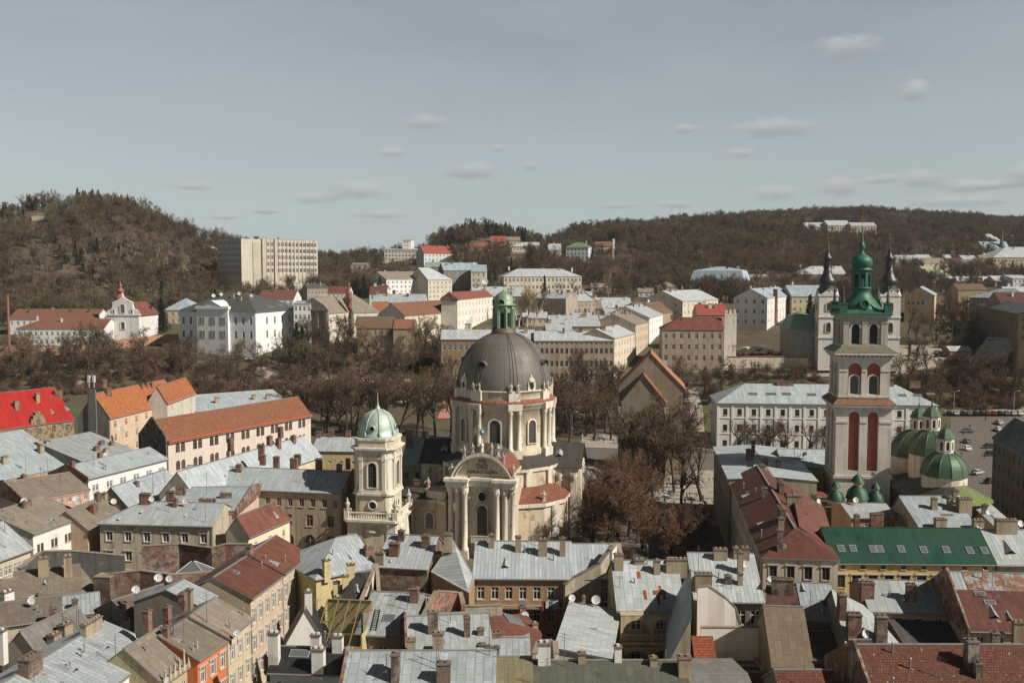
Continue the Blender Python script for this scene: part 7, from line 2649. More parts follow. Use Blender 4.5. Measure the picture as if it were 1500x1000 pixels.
far('house', 'broad pale roof with dark skylight strip among the tenements', 872, 926, 465, 451, 436, rm=ZPALE, wm=W_GREY, nch=5)
far('house', 'low tan roofed back house among the pale tenement roofs', 853, 882, 466, 452, 440, rm=TANR, wm=W_BROWN, F=[R3(5, 1)])
# street of tenements in the middle
far('tenement', 'long brown tenement front under a wide pale metal roof', 783, 899, 562, 499, 485, slope=24, rm=ZPALE, wm=P_(.34, .285, .215, 1.0), F=[R3(16, 1, .8, .7, 1.0, 3), R3(16, 3, 1.25, 2.3, 3.2, 5.4, 'p')], cat='tenement', Y=424, nch=4, fc=(.25, .2, .14))
far('tenement', 'dark brown tenement beyond the ribbed dome with pale roof', 646, 783, 565, 497, 483, slope=24, rm=ZPALE, wm=P_(.27, .20, .125, .9), F=[R3(17, 3, 1.25, 2.2, 2.4, 5.2)], cat='tenement', Y=428, nch=7)
for lab, p0, p1, wmm, rmm in (('cream corner tenement with tall windows descending the sunny street', (900, 500, 424), (930, 484, 458), P_(.60, .52, .40, .5), ZPALE),
                              ('beige tenement with dressed windows in the middle of the sunny street', (931, 478, 459), (950, 469, 487), P_(.54, .44, .32, .6), TANR),
                              ('bright white tenement at the top of the sunny street', (951, 467, 488), (971, 459, 528), P_(.72, .72, .70, .25), ZINC)):
    h = House('tenement', lab, p0, p1, None, (p0[0] - 30, p0[1] - 18), 'A', slope=24, rm=rmm, wm=wmm, cat='tenement', win={'F': [R3(7, 4, 1.25, 2.3, 1.6, 4.4, 'd')]}, gutter=False)
    BARE.append((p0[0] - 20, p1[0] + 3, p0[2]))
    h.auto(4, ('brick', 'plaster'))
far('house', 'pale flat court roofs behind the tenement front with brick stacks', 805, 880, 500, 478, 462, slope=12, rm=ZPALE, wm=W_BROWN, Y=452, nch=7)
far('house', 'small white roofed back building in the tenement court', 800, 838, 500, 484, 474, slope=14, rm=ZPALE, wm=W_BROWN, Y=440, nch=2)
far('house', 'grey plastered court house with dark openings between pale roofs', 880, 925, 500, 472, 461, slope=16, rm=ZINC, wm=W_GREY, F=[R3(5, 2)], Y=470, nch=4)
far('house', 'brown gable house at the end of the sunny street', 942, 985, 478, 458, 444, slope=32, rm=BROWNR, wm=W_BROWN, B=[R3(2, 2)], Y=540, nch=2, dY=18)
far('house', 'long cream house with pale blue roof and paired brick chimneys', 1000, 1052, 462, (444, 436), 426, dY=40, slope=24, rm=ZPALE, wm=W_CREAM, F=[R3(9, 2, 1.1, 1.8, 1.4, 4)], A=[R3(3, 2)], nch=5)
far('house', 'yellow house with tan hipped roof below the wood', 963, 994, 430, 420, 413, rm=TANR, wm=W_YEL, F=[R3(4, 1)], hipA=True, hipB=True)
far('palace', 'grand cream palace under a pale blue mansard roof', 1011, 1090, 432, 411, 391, roof='mansard', slope=40, rm=metal((.40, .45, .49), .01, .8, 5), wm=W_CREAM, F=[R3(14, 2, 1.6, 3.0, 1.6, 5.2)], cat='palace', W=34, nch=4, dY=-14)
far('house', 'low pale roofed sheds at the foot of the wood', 1098, 1145, 412, 407, 402, rm=ZPALE, wm=W_CREAM, nch=2)
far('house', 'cream house with hipped pale roof behind the left black spire', 1143, 1175, 416, 407, 400, rm=ZPALE, wm=W_CREAM, F=[R3(5, 1)], hipA=True, hipB=True)
far('house', 'wide pale roofed house just left of the black spires', 1170, 1240, 416, 402, 390, slope=26, rm=ZPALE, wm=W_GREY, F=[R3(9, 1)], hipA=True, nch=4)
h = House('tenement', 'ornate old house with red roof and yellowish front on the sunny street', (970, 483, 438), (1060, 482, 436), None, (1015, 465), 'A', slope=30, rm=REDM, wm=P_(.37, .315, .23, 1.0), cat='tenement', hipA=True, win={'F': [R3(8, 3, 1.3, 2.2, 1.8, 4.8, 'p')]}, gutter=False, fc=(.5, .47, .4))
h.auto(4, ('brick',))
BARE.append((965, 1080, 436))
far('house', 'red tiled roofs rising behind the ornate old house', 1022, 1066, 482, 461, 446, slope=34, rm=tiles((.38, .09, .06)), wm=P_(.50, .30, .22, .6), Y=470, nch=5)
for i, x in enumerate((1063, 1069, 1075)):
    b = MB()
    q = pt(x, 520, Y=442 + 5 * i)
    zt = EYE - (462 - HORIZON) / F * 442 - q.z
    b.box(-.9, .9, -.6, .6, -4, zt)
    b.box(-1.0, 1.0, -.7, .7, zt + .002, zt + .4)
    b.box(-.5, .5, -.4, .4, zt + .4, zt + 2.4)
    o = b.build('chimney_stack', [P_(.62, .58, .5, .8)], None, q)
    tag(o, ['tall white chimney stack nearest the red roof edge', 'middle tall white chimney stack by the red tiled roofs', 'outer tall white chimney stack facing the slope'][i], 'chimney', 'white stacks beside the ornate house')
h = House('factory', 'large house with beige gable end, white side and pale blue roof', (1124, 438, 520), (1162, 431, 580), None, (1103, 423), 'A', rm=ZBLUE, wm=P_(.62, .60, .55, .4), win={'F': [R3(9, 3, 1.1, 1.8, 2.0, 4.4)], 'A': [R3(4, 3, 1.4, 2.2, .8, 5.2)]}, gutter=False, slope=28)
h.auto(8, ('plaster', 'white'))
BARE.append((1078, 1165, 515))
far('factory', 'yellow brick wing with wide pale blue roof beside the brick smokestack', 1160, 1212, 470, 434, 418, slope=24, rm=ZBLUE, wm=W_YEL, F=[R3(6, 3, 1.3, 1.8, 2.0, 4.4)], Y=560, nch=3)
q = hit(1135, 476)
b = MB()
hgt = EYE - (423 - HORIZON) / F * q.y - q.z
b.lathe([(1.6, -2), (1.5, 2), (1.15, hgt - 1.2), (1.35, hgt - 1.1), (1.35, hgt), (.9, hgt + .01), (.9, hgt - .5)], 14)
tag(b.build('smokestack', brickwall((.36, .15, .09), .1), None, q), 'slender brick smokestack in front of the white factory side', 'smokestack')
h = far('house', 'grey house with green mansard roof beside the twin spired church', 1157, 1200, 516, 483, 456, roof='mansard', slope=50, rm=copper((.16, .26, .17), .4), wm=W_GREY, F=[R3(3, 2, 1.2, 1.8, 2.6, 5)], W=16, Y=446)
hy = 450
h = House('house', 'peeling yellow pink gable house with bluish roof right of the spires', (1369, 434, hit(1345, 473).y), (1372, 429, hit(1345, 473).y + 50), None, (1341, 421), 'A', rm=ZBLUE, wm=P_(.58, .43, .27, .9), win={'A': [R3(4, 2, 1.2, 1.7, -.8, 4.2, 'p', 0.05, .3)]}, gutter=False, slope=30, fc=(.15, .25, .2))
BARE.append((1310, 1375, 465))
h = House('house', 'white house with moss green roof on the slope', (1367, 406, hit(1365, 416).y), (1392, 403, hit(1365, 416).y + 50), None, (1352, 390), 'A', rm=metal((.30, .37, .20), .02), wm=P_(.68, .67, .64, .3), win={}, gutter=False, slope=36)
BARE.append((1338, 1396, 640))
far('house', 'white walled farm range with pale roof on the upper right', 1312, 1345, 386, 380, 374, rm=ZPALE, wm=W_CREAM, F=[R3(5, 1)])
far('house', 'pale gabled house in the upper right row', 1345, 1366, 385, 379, 373, rm=ZPALE, wm=W_CREAM, F=[R3(3, 1)])
far('house', 'long tan roofed house in the upper right row', 1354, 1392, 397, 386, 378, rm=TANR, wm=W_PINK, F=[R3(6, 1)], dY=10)
far('house', 'white gable peeping over the long tan roof', 1380, 1394, 384, 379, 373, slope=40, rm=ZINC, wm=W_WHITE)
far('house', 'dark red roofed house beside the long tan roof', 1392, 1411, 397, 387, 378, rm=tiles((.14, .05, .04)), wm=W_CREAM, F=[R3(4, 2)])
far('house', 'cream terrace with pale roof in the upper right row', 1411, 1432, 396, 380, 374, rm=ZINC, wm=W_CREAM, F=[R3(5, 3)], nch=2)
far('house', 'ochre house left of the big hipped roof', 1436, 1456, 394, 378, 374, rm=TANR, wm=W_YEL, F=[R3(4, 3)], nch=1)
far('school_building', 'big yellowish building with wide hipped pale roof at the right edge', 1455, 1530, 398, 377, 362, rm=ZPALE, wm=P_(.46, .38, .26, .7), F=[R3(14, 3, 1.3, 2.2, 1.8, 4.4)], hipA=True, nch=3, cat='building')
far('house', 'row of pink gabled low houses with pale roofs', 1397, 1432, 420, 413, 405, rm=ZPALE, wm=W_PINK, F=[R3(5, 1)], dY=8)
far('house', 'low pale roofed house between the pink gables and the far right roof', 1432, 1458, 419, 412, 405, rm=ZPALE, wm=W_PINK, F=[R3(5, 1)])
far('house', 'white roofed house with red trim near the right edge', 1458, 1486, 420, 412, 404, rm=ZPALE, wm=P_(.5, .3, .25, .5), F=[R3(5, 1)])
far('house', 'white boxy house at the right edge above the dark roofs', 1484, 1510, 420, 408, 403, slope=10, rm=ZPALE, wm=W_WHITE, F=[R3(4, 2)])
far('house', 'brown roofs in shadow beneath the pink gabled row', 1404, 1446, 432, 424, 416, rm=BROWNR, wm=W_BROWN, Y=600)
far('house', 'grey house with bluish hipped roof over the dark street', 1421, 1471, 452, 436, 423, rm=ZBLUE, wm=P_(.24, .20, .15, .9), F=[R3(8, 3)], Y=540, hipA=True, dY=-16)
far('house', 'maroon roofed house at the right edge above the long tenement', 1468, 1520, 462, 446, 428, slope=34, rm=tiles((.13, .055, .045)), wm=P_(.30, .22, .15, .8), F=[R3(5, 1)], Y=500, nch=3)
far('house', 'white roofed house at the far right edge', 1475, 1520, 440, 428, 420, rm=ZPALE, wm=W_BROWN, Y=545, nch=3)
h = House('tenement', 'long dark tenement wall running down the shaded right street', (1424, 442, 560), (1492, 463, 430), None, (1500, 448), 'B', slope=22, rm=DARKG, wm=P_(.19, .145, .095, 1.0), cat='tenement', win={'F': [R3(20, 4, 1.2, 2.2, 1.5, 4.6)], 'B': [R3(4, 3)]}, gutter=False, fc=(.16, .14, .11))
BARE.append((1420, 1500, 430))
h = House('ruin', 'roofless looking derelict house with patchy whitish roof', (1421, 531, 452), (1468, 532, 438), None, (1440, 494), 'A', slope=42, rm=metal((.36, .36, .35), .5, .9, 1.5), wm=P_(.36, .27, .18, 1.0), cat='house', win={'F': [R3(4, 1, 1.2, 1.6, 1.5, 3)], 'B': [R3(1, 1, 1.2, 3, 3, 3)]}, gutter=False)
BARE.append((1418, 1476, 438))
far('shed', 'small brick shed with round white roof beside parked cars', 1392, 1424, 527, 514, 507, slope=22, rm=ZPALE, wm=P_(.36, .20, .11, .6), F=[R3(3, 1, 1, 1.4, 1, 3)], cat='shed')
far('palace', 'long white sanatorium on the far wooded hill, left wing', 1180, 1213, 338, 332, 326, rm=ZPALE, wm=W_CREAM, F=[R3(8, 2, 1.8, 2.6, 1.2, 5)], cat='palace')
far('palace', 'columned middle block of the sanatorium on the far hill', 1213, 1246, 341, 330, 323, rm=ZPALE, wm=W_CREAM, F=[R3(8, 2, 1.8, 3.2, 1.4, 5.5)], cat='palace')
far('palace', 'right wing of the sanatorium on the far wooded hill', 1247, 1284, 343, 331, 326, rm=ZINC, wm=W_PINK, F=[R3(8, 2, 1.8, 2.6, 1.4, 5)], cat='palace')
far('house', 'tiny white tower house on the far right hill', 1446, 1456, 358, 347, 343, rm=ZPALE, wm=W_WHITE, F=[R3(2, 3)])
far('house', 'cluster of white houses by the dark steeple', 1457, 1466, 362, 353, 347, rm=ZPALE, wm=W_WHITE, F=[R3(2, 2)])
far('house', 'bluish roofed church hall under the dark steeple', 1440, 1480, 374, 366, 354, slope=40, rm=ZBLUE, wm=W_GREY)
far('house', 'red roofed house right of the dark steeple', 1470, 1482, 352, 347, 343, slope=40, rm=REDM, wm=W_WHITE)
far('house', 'white houses on the last rise at the right edge', 1484, 1502, 354, 349, 345, rm=ZPALE, wm=W_WHITE, F=[R3(4, 1)])
far('ruin', 'pale ruined wall high on the left wooded hill', 46, 68, 323, 314, 312, slope=5, rm=TANR, wm=P_(.50, .44, .33, 1.0), cat='ruin')
q = hit(1467, 374)
b = MB()
b.box(-2.6, 2.6, -2.6, 2.6, -3, 9)
b.build_ = None
st_ = thing('steeple', 'thin dark steeple rising over bluish roofs', 'steeple', q)
b2 = MB()
b2.box(-2.6, 2.6, -2.6, 2.6, -3, 9)
b2.build('tower', W_GREY, st_)
b2 = MB()
b2.lathe([(3.6, 9), (1.4, 16), (.8, 22), (.1, EYE - (333 - HORIZON) / F * q.y - q.z)], 8)
b2.build('spire', DARKG, st_)
# long white barracks behind the stone tower
h = House('barracks', 'long white three storey building with pale hipped roof and skylights', (1052, 590, 332), (1372, 592, 326), None, (1200, 562), 'A', slope=27, rm=metal((.40, .425, .44), 0, .7, 6), wm=P_(.66, .64, .60, .3), cat='building', hipA=True, hipB=True,
          win={'F': [R3(15, 3, 1.45, 2.2, 2.1, 5.3)], 'B': [R3(3, 3, 1.2, 2, 2.1, 5.3)]}, gutter=False, lod=2, fc=(.10, .06, .045), ov=.6)
h.light((1103, 577, 3.0, 1.6), (1130, 577, 3.4, 1.6), (1152, 577, 3.0, 1.6), (1189, 578, 3.0, 1.6), (1322, 579, 2.6, 1.6), (1344, 579, 2.8, 1.6), (1379, 577, 2.6, 1.4)).chim((1150, 564, 5.5, 1.0, 1.4), (1340, 564, 3.6, 1.0, 1.4), (1305, 565, 1.6, 1.0, 1.6))
b = MB()
for i in range(16):
    x = -h.L / 2 + h.L * i / 15
    b.box(x - .35, x + .35, -.2, -.01, 0, h.ez - .6)
for z in (5.0, 10.3):
    b.box(-h.L / 2, h.L / 2, -.16, -.012, h.ez - 15.6 + z, h.ez - 15.3 + z)
b.build('pilaster_bands', P_(.70, .68, .64, .3), h.root)
BARE.append((1045, 1400, 330))


for lab, x0, x1, yb_, ye_, yr_, sl, rm_, wm_, n_ in (
        ('narrow pale roofed house wedged behind the tenement stub', 868, 900, 462, 447, 439, 20, ZINC, W_GREY, 3),
        ('low white roofed house before the broad pale roof', 886, 930, 474, 461, 452, 14, ZPALE, W_BROWN, 4),
        ('tan gabled house between the pale roofs and the brown gable house', 925, 952, 470, 456, 446, 26, TANR, W_CREAM, 2),
        ('small pale roofed house at the far end of the tenement court', 838, 872, 478, 466, 458, 14, ZPALE, W_CREAM, 4),
        ('brick red patched roof in the tenement court', 812, 846, 486, 476, 469, 14, REDM, W_BROWN, 3),
        ('long low pale roof left of the long cream house', 958, 1000, 458, 447, 437, 20, ZPALE, P_(.30, .27, .22, .9), 4),
        ('pale roofed house below the yellow hipped one', 985, 1022, 446, 436, 429, 20, ZINC, W_CREAM, 3),
        ('cottage with whitish roof under the cream palace', 845, 868, 440, 433, 427, 28, ZINC, W_CREAM, 1),
        ('greyish cottage in the trees right of the cream palace', 866, 890, 428, 421, 415, 30, TANR, W_GREY, 1),
        ('white walled cottage beside the pale slim trees', 935, 958, 436, 428, 422, 30, TANR, W_WHITE, 1),
        ('pale roof just left of the copper lantern', 640, 690, 486, 474, 464, 16, ZPALE, W_CREAM, 4),
        ('low house with whitish roof right of the copper lantern', 765, 802, 478, 466, 457, 18, ZPALE, W_PINK, 3)):
    far('house', lab, x0, x1, yb_, ye_, yr_, slope=sl, rm=rm_, wm=wm_, F=[R3(max(3, int((x1 - x0) / 7)), 1, 1.1, 1.5, 1.0, 3)], nch=n_)


# walls and rubble on the slopes
def long_wall(label, pts, hgt, mat, cap=None, th=.6):
    W = [hit(*p) for p in pts]
    b, c = MB(), MB()
    for i in range(len(W) - 1):
        a, e = W[i], W[i + 1]
        n = max(1, int((e - a).length / 6))
        for k in range(n):
            p, q = a.lerp(e, k / n), a.lerp(e, (k + 1) / n)
            g = min(ground(p.x, p.y), ground(q.x, q.y))
            ang = math.atan2(q.y - p.y, q.x - p.x)
            L = (V2(q) - V2(p)).length
            b.box(0, L, 0, th, -2, hgt, 0, ang, (p.x, p.y, g))
            if cap:
                c.box(-.002, L + .002, -.25, th + .25, hgt + .003, hgt + .35, 0, ang, (p.x, p.y, g))
    o = tag(b.build('garden_wall', mat), label, 'wall', kind='thing')
    if cap:
        c.build('coping', cap, o)
    return o


long_wall('long salmon pink garden wall below the monastery church', [(-20, 522), (60, 522), (120, 517), (200, 508), (262, 502)], 4.6, P_(.46, .25, .18, .8))
long_wall('white plastered wall with red tile coping on the slope', [(1060, 541), (1110, 540), (1150, 541), (1184, 543)], 5.2, P_(.56, .48, .38, .9), tiles((.33, .10, .055)))
b = MB()
for i in range(230):
    x, y = rnd.gauss(0, .42), rnd.gauss(0, .42)
    z = 3.6 * math.exp(-(x * x + y * y) * 2.2)
    s = rnd.uniform(.35, 1.0)
    b.box(-s, s, -s * .7, s * .7, -s * .5, s * .5, 0, rnd.uniform(0, 3), (x * 17, y * 9, z))
q = hit(1102, 521)
o = b.build('rubble', P_(.62, .56, .46, .5), None, q)
o['kind'] = 'stuff'
tag(o, 'pale heap of building rubble behind the coped wall', 'rubble')
# ------------------------------------------------------------------ trees
def perp(d, r):
    v = Vector((r.uniform(-1, 1), r.uniform(-1, 1), r.uniform(-1, 1)))
    v = v - d * v.dot(d)
    return v.normalized() if v.length > 1e-3 else d.orthogonal().normalized()


def grow_tree(seed, H=14.0, spread=.5, lean=.0, first=.28, dense=1.0, up=.35, wtw=.055, limbs=8, pollard=False, narrow=1.0):
    """A bare winter tree: (trunk with limbs, crown of boughs and twigs)."""
    r = random.Random(seed)
    T, K = MB(), MB()

    def strip(p, q, w):
        d = (q - p)
        if d.length < 1e-4:
            return
        s = perp(d.normalized(), r) * w
        K.face([p - s, p + s, q + s * .35, q - s * .35], 0)

    def bough(p, d, L, rad, lvl):
        n = 4 if lvl < 2 else (3 if lvl == 2 else 2)
        pts = [p.copy()]
        q, dd = p.copy(), d.copy()
        for i in range(n):
            dd = (dd + perp(dd, r) * r.uniform(.05, .30) + Vector((0, 0, up * (.30 if lvl < 3 else .12)))).normalized()
            q = q + dd * (L / n)
            pts.append(q.copy())
        for i in range(n):
            r0, r1 = rad * (1 - .75 * i / n), rad * (1 - .75 * (i + 1) / n)
            if lvl <= 1:
                T.tube(pts[i], pts[i + 1], r0, r1, 5)
            elif lvl == 2:
                K.tube(pts[i], pts[i + 1], max(r0, wtw * .7), max(r1, wtw * .5), 3, 0)
            else:
                strip(pts[i], pts[i + 1], wtw * (.75 if lvl == 3 else .5))
        if lvl >= 4:
            return
        kids = {0: limbs, 1: 7, 2: 7, 3: 6}[lvl]
        kids = max(2, int(kids * (dense if lvl >= 2 else 1)))
        for j in range(kids):
            t = r.uniform(.25, 1.0) if lvl else r.uniform(first, 1.0)
            k = min(n - 1, int(t * n))
            b = pts[k].lerp(pts[k + 1], t * n - k)
            ax = (pts[k + 1] - pts[k]).normalized()
            a = r.uniform(.45, 1.0) * (spread / .5 if lvl < 2 else 1)
            nd = (ax * math.cos(a) + perp(ax, r) * math.sin(a))
            nd.x *= narrow
            nd.y *= narrow
            nd.normalize()
            f = {0: .50, 1: .52, 2: .50, 3: .55}[lvl]
            bough(b, nd, L * f * r.uniform(.7, 1.15) * (1.15 - .35 * t), rad * .45, lvl + 1)
    p = Vector((0, 0, -.6))
    d = Vector((r.uniform(-.06, .06) + lean, r.uniform(-.06, .06), 1)).normalized()
    if pollard:
        T.tube(p, (0, 0, H * .35), .30, .24, 7)
        for i in range(6):
            a = i * 1.05 + r.uniform(-.3, .3)
            q = Vector((0, 0, H * r.uniform(.25, .36)))
            e = q + Vector((math.cos(a) * H * .2, math.sin(a) * H * .2, H * r.uniform(.12, .3)))
            T.tube(q, e, .17, .10, 5)
            e2 = e + Vector((math.cos(a) * .4, math.sin(a) * .4, H * r.uniform(.15, .3)))
            T.tube(e, e2, .10, .06, 5)
            for w in (e, e2, e.lerp(e2, .5)):
                for k in range(int(9 * dense)):
                    v = Vector((r.gauss(0, 1), r.gauss(0, 1), abs(r.gauss(.7, .8)))).normalized()
                    m_ = w + v * r.uniform(.6, 1.4)
                    strip(w, m_, wtw * .7)
                    for k2 in range(3):
                        strip(w.lerp(m_, .6), m_ + Vector((r.gauss(0, .4), r.gauss(0, .4), r.gauss(.2, .4))), wtw * .5)
        return T, K
    L = H * .80
    bough(p, d, L, H * .024 + .05, 0)
    return T, K


def grow_conifer(seed, H=15.0, R0=3.0):
    r = random.Random(seed)
    T, K = MB(), MB()
    T.tube((0, 0, -.5), (0, 0, H * .95), .25, .05, 6)
    z = H * .10
    while z < H:
        f = 1 - z / H
        n = 9 if f > .3 else 6
        for i in range(n):
            a = r.uniform(0, 6.28)
            L = (R0 * f + .25) * r.uniform(.7, 1.1)
            tip = Vector((math.cos(a) * L, math.sin(a) * L, z - L * .22))
            base = Vector((0, 0, z + .15))
            for k in range(7):
                t = r.uniform(.25, 1)
                c = base.lerp(tip, t)
                w = .55 * (1.1 - t * .5)
                s = Vector((r.gauss(0, 1), r.gauss(0, 1), r.gauss(0, .35))).normalized() * w
                u = Vector((r.gauss(0, 1), r.gauss(0, 1), r.gauss(-.3, .4))).normalized() * w
                K.face([c - s, c + u * .6, c + s, c - u * .8])
        z += H * .035
    return T, K


def grow_bush(seed, H=3.0, Rb=2.2, n=420):
    r = random.Random(seed)
    T, K = MB(), MB()
    for i in range(9):
        a = r.uniform(0, 6.28)
        T.tube((r.uniform(-.3, .3), r.uniform(-.3, .3), -.2), (math.cos(a) * Rb * .6, math.sin(a) * Rb * .6, H * r.uniform(.5, .8)), .06, .03, 4)
    for i in range(n):
        a, u = r.uniform(0, 6.28), r.uniform(0, 1) ** .5
        ph = r.uniform(0.05, 1.45)
        p = Vector((math.cos(a) * Rb * u * math.cos(ph), math.sin(a) * Rb * u * math.cos(ph), H * u * math.sin(ph)))
        q = p + (p.normalized() + Vector((r.gauss(0, .6), r.gauss(0, .6), r.gauss(.3, .5)))) * r.uniform(.3, .8)
        s = perp((q - p).normalized(), r) * .035
        K.face([p - s, p + s, q + s * .4, q - s * .4])
    return T, K


BARK = bark((.055, .045, .036))
BARKP = bark((.42, .38, .32))
TW_B = twig((.112, .080, .058))
TW_W = twig((.165, .128, .098))
TW_G = twig((.125, .112, .070))
TW_R = twig((.165, .098, .070))
TW_P = twig((.24, .185, .125))
CON = needles((.022, .032, .018))
PROTO = {}


def proto(key, kind, bark_m, tw, **kw):
    fn = {'tree': grow_tree, 'conifer': grow_conifer, 'bush': grow_bush}[kind]
    T, K = fn(**kw)
    PROTO[key] = (T.data('trunk', bark_m), K.data('crown', tw), kw.get('H', 14.0))


for i in range(4):
    proto('b%d' % i, 'tree', BARK, TW_B, seed=20 + i, H=15, spread=.5 + .06 * (i % 3), dense=1.0, wtw=.06)
proto('t0', 'tree', BARK, TW_B, seed=41, H=18, spread=.42, first=.38, narrow=.8)
proto('t1', 'tree', BARK, TW_G, seed=42, H=18, spread=.45, first=.35, narrow=.85)
proto('g0', 'tree', BARK, TW_G, seed=51, H=13, spread=.6, dense=1.05)
proto('g1', 'tree', BARK, TW_G, seed=52, H=13, spread=.55, dense=1.05)
proto('r0', 'tree', BARK, TW_R, seed=61, H=17, spread=.6, dense=1.45, wtw=.055, limbs=11, first=.14)
proto('r1', 'tree', BARK, TW_R, seed=62, H=17, spread=.62, dense=1.45, wtw=.055, limbs=11, first=.14)
proto('p0', 'tree', BARKP, TW_P, seed=71, H=18, spread=.35, narrow=.6, first=.2, limbs=12)
proto('p1', 'tree', BARKP, TW_P, seed=72, H=18, spread=.4, narrow=.7, first=.25, limbs=11)
proto('o0', 'tree', BARK, TW_B, seed=81, H=10, pollard=True)
proto('o1', 'tree', BARK, TW_G, seed=82, H=10, pollard=True, dense=1.5)
proto('c0', 'conifer', BARK, CON, seed=91, H=15.0, R0=3.0)
proto('c1', 'conifer', BARK, CON, seed=92, H=15.0, R0=2.3)
proto('w0', 'tree', bark((.22, .19, .16)), TW_W, seed=24, H=15, spread=.45, dense=.8)
proto('c2', 'conifer', BARK, CON, seed=93, H=15.0, R0=4.6)
proto('s0', 'bush', BARK, TW_B, seed=95, H=3.0)
proto('s1', 'bush', BARK, TW_R, seed=96, H=3.0, n=600)


def one_tree(key, p, h, label, cat, group, name):
    tr, cr, H0 = PROTO[key]
    root = thing(name, label, cat, p, rnd.uniform(0, 6.28), group)
    s = h / H0
    k = rnd.uniform(.9, 1.12)
    root.scale = (s * k, s * k, s)
    obj('trunk', tr, root)
    obj('crown', cr, root)
    return root


TREES = []


def blocked(x, y, pad=0.0):
    for (cx, cy, tx_, ty_, hl, hw_) in FOOT:
        dx_, dy_ = x - cx, y - cy
        u, v = dx_ * tx_ + dy_ * ty_, -dx_ * ty_ + dy_ * tx_
        if abs(u) < hl + pad and abs(v) < hw_ + pad:
            return True
    return False


def zone(label, n, box, h, keys, gap=4.5, cat='tree', name='bare_tree', group=None, flat_z=False):
    x0, x1, y0, y1 = box
    done = 0
    for _ in range(n * 12):
        if done >= n:
            break
        px, py = rnd.uniform(x0, x1), rnd.uniform(y0, y1)
        p = hit(px, py)
        if blocked(p.x, p.y, 1.0) or any((p.x - q[0]) ** 2 + (p.y - q[1]) ** 2 < gap * gap for q in TREES):
            continue
        TREES.append((p.x, p.y))
        one_tree(rnd.choice(keys), p, rnd.uniform(*h), label, cat, group or label, name)
        done += 1


B4 = ['b0', 'b1', 'b2', 'b3']
zone('bare brown tree in the park behind the bright red roof', 24, (-10, 150, 520, 580), (12, 19), B4 + ['g0'])
zone('bare tree on the bank below the salmon pink garden wall', 18, (120, 285, 522, 562), (10, 15), B4 + ['g1'], gap=4)
zone('low greenish brown tree in front of the white mansion', 18, (262, 400, 524, 548), (6, 9.5), ['g0', 'g1', 'b1', 'b2'], gap=4)
zone('dark bare tree at the park corner right of the white mansion', 12, (395, 475, 528, 552), (10, 15), ['g0', 'g1', 'b0', 'b3'])
zone('bare tree in the row behind the long arched window building', 14, (285, 440, 566, 600), (9, 13), B4)
zone('tall bare tree in the belt behind the monastery roofs', 22, (385, 668, 628, 644), (17, 22), ['t0', 't1', 'b0', 'b2'], gap=4.5)
zone('bare tree on the park slope between the two gravel paths', 20, (430, 665, 540, 610), (11, 16), B4, gap=5)
zone('bare tree in the dark grove before the old grey church', 22, (440, 640, 508, 534), (11, 17), ['g0', 'g1', 'b0', 'b1', 'b3'], gap=4.5)
zone('bare tree hiding the foot of the blank pinkish building', 9, (570, 668, 506, 524), (9, 13), ['g0', 'g1', 'b1', 'b2'], gap=4)
zone('bare tree in the grove right of the ribbed dome', 20, (815, 905, 580, 650), (15, 21), B4 + ['t0'], gap=4.5)
zone('bare tree standing close before the old stone hall', 12, (897, 1012, 706, 716), (19, 24), ['t0', 't1', 'b1', 'b2'], gap=4)
zone('large bare tree over the crowded plaza', 6, (945, 1045, 712, 748), (15, 19), ['b0', 'b2', 't0'], gap=6)
zone('large russet tree beside the domed church', 15, (862, 945, 768, 818), (13, 18.5), ['r0', 'r1'], gap=3.4)
zone('low russet tree behind the rust patched roof', 7, (945, 1032, 808, 832), (9, 12), ['r0', 'r1'], gap=3.6)
zone('thin bare tree at the side chapel of the domed church', 4, (765, 828, 795, 812), (9, 12), ['b1', 'b2'], gap=4)
zone('pruned bare tree against the long white barracks', 8, (1070, 1215, 662, 668), (9, 13), ['o0', 'o1', 'b3'], gap=5, name='pruned_tree')
zone('pruned bare tree right of the pale stone tower', 1, (1318, 1332, 662, 668), (12, 13), ['o0'], name='pruned_tree')
zone('young tree along the coped white wall', 12, (1062, 1200, 546, 556), (5, 8.5), ['o1', 'g0', 'b1'], gap=3.5)
zone('bare tree on the dark bank above the row of parked cars', 24, (1315, 1500, 552, 600), (10, 16), B4, gap=4.5)
zone('bare tree around the derelict house', 12, (1325, 1480, 490, 545), (9, 14), B4, gap=5)
zone('bare tree in the thicket right of the peeling gable house', 16, (1372, 1450, 448, 492), (9, 14), B4, gap=5)
zone('bare tree before the ornate red roofed house', 12, (968, 1085, 530, 590), (8, 12), B4 + ['g0'], gap=4.5)
zone('pale birch like tree rising between the pale town roofs', 4, (755, 790, 470, 480), (17, 22), ['p0', 'p1'], gap=4, name='pale_tree')
zone('pale slim tree at the foot of the wood', 5, (880, 925, 420, 432), (14, 19), ['p0', 'p1'], gap=5, name='pale_tree')
zone('bare tree among the hillside houses', 20, (600, 1000, 398, 440), (9, 14), ['w0', 'b0', 'b2', 'w0'], gap=7)
zone('bare tree in the trees left of the white balcony block', 14, (455, 560, 402, 440), (9, 14), B4, gap=7)
zone('bare tree among the houses at the upper right', 14, (1290, 1460, 396, 432), (9, 13), B4, gap=7)
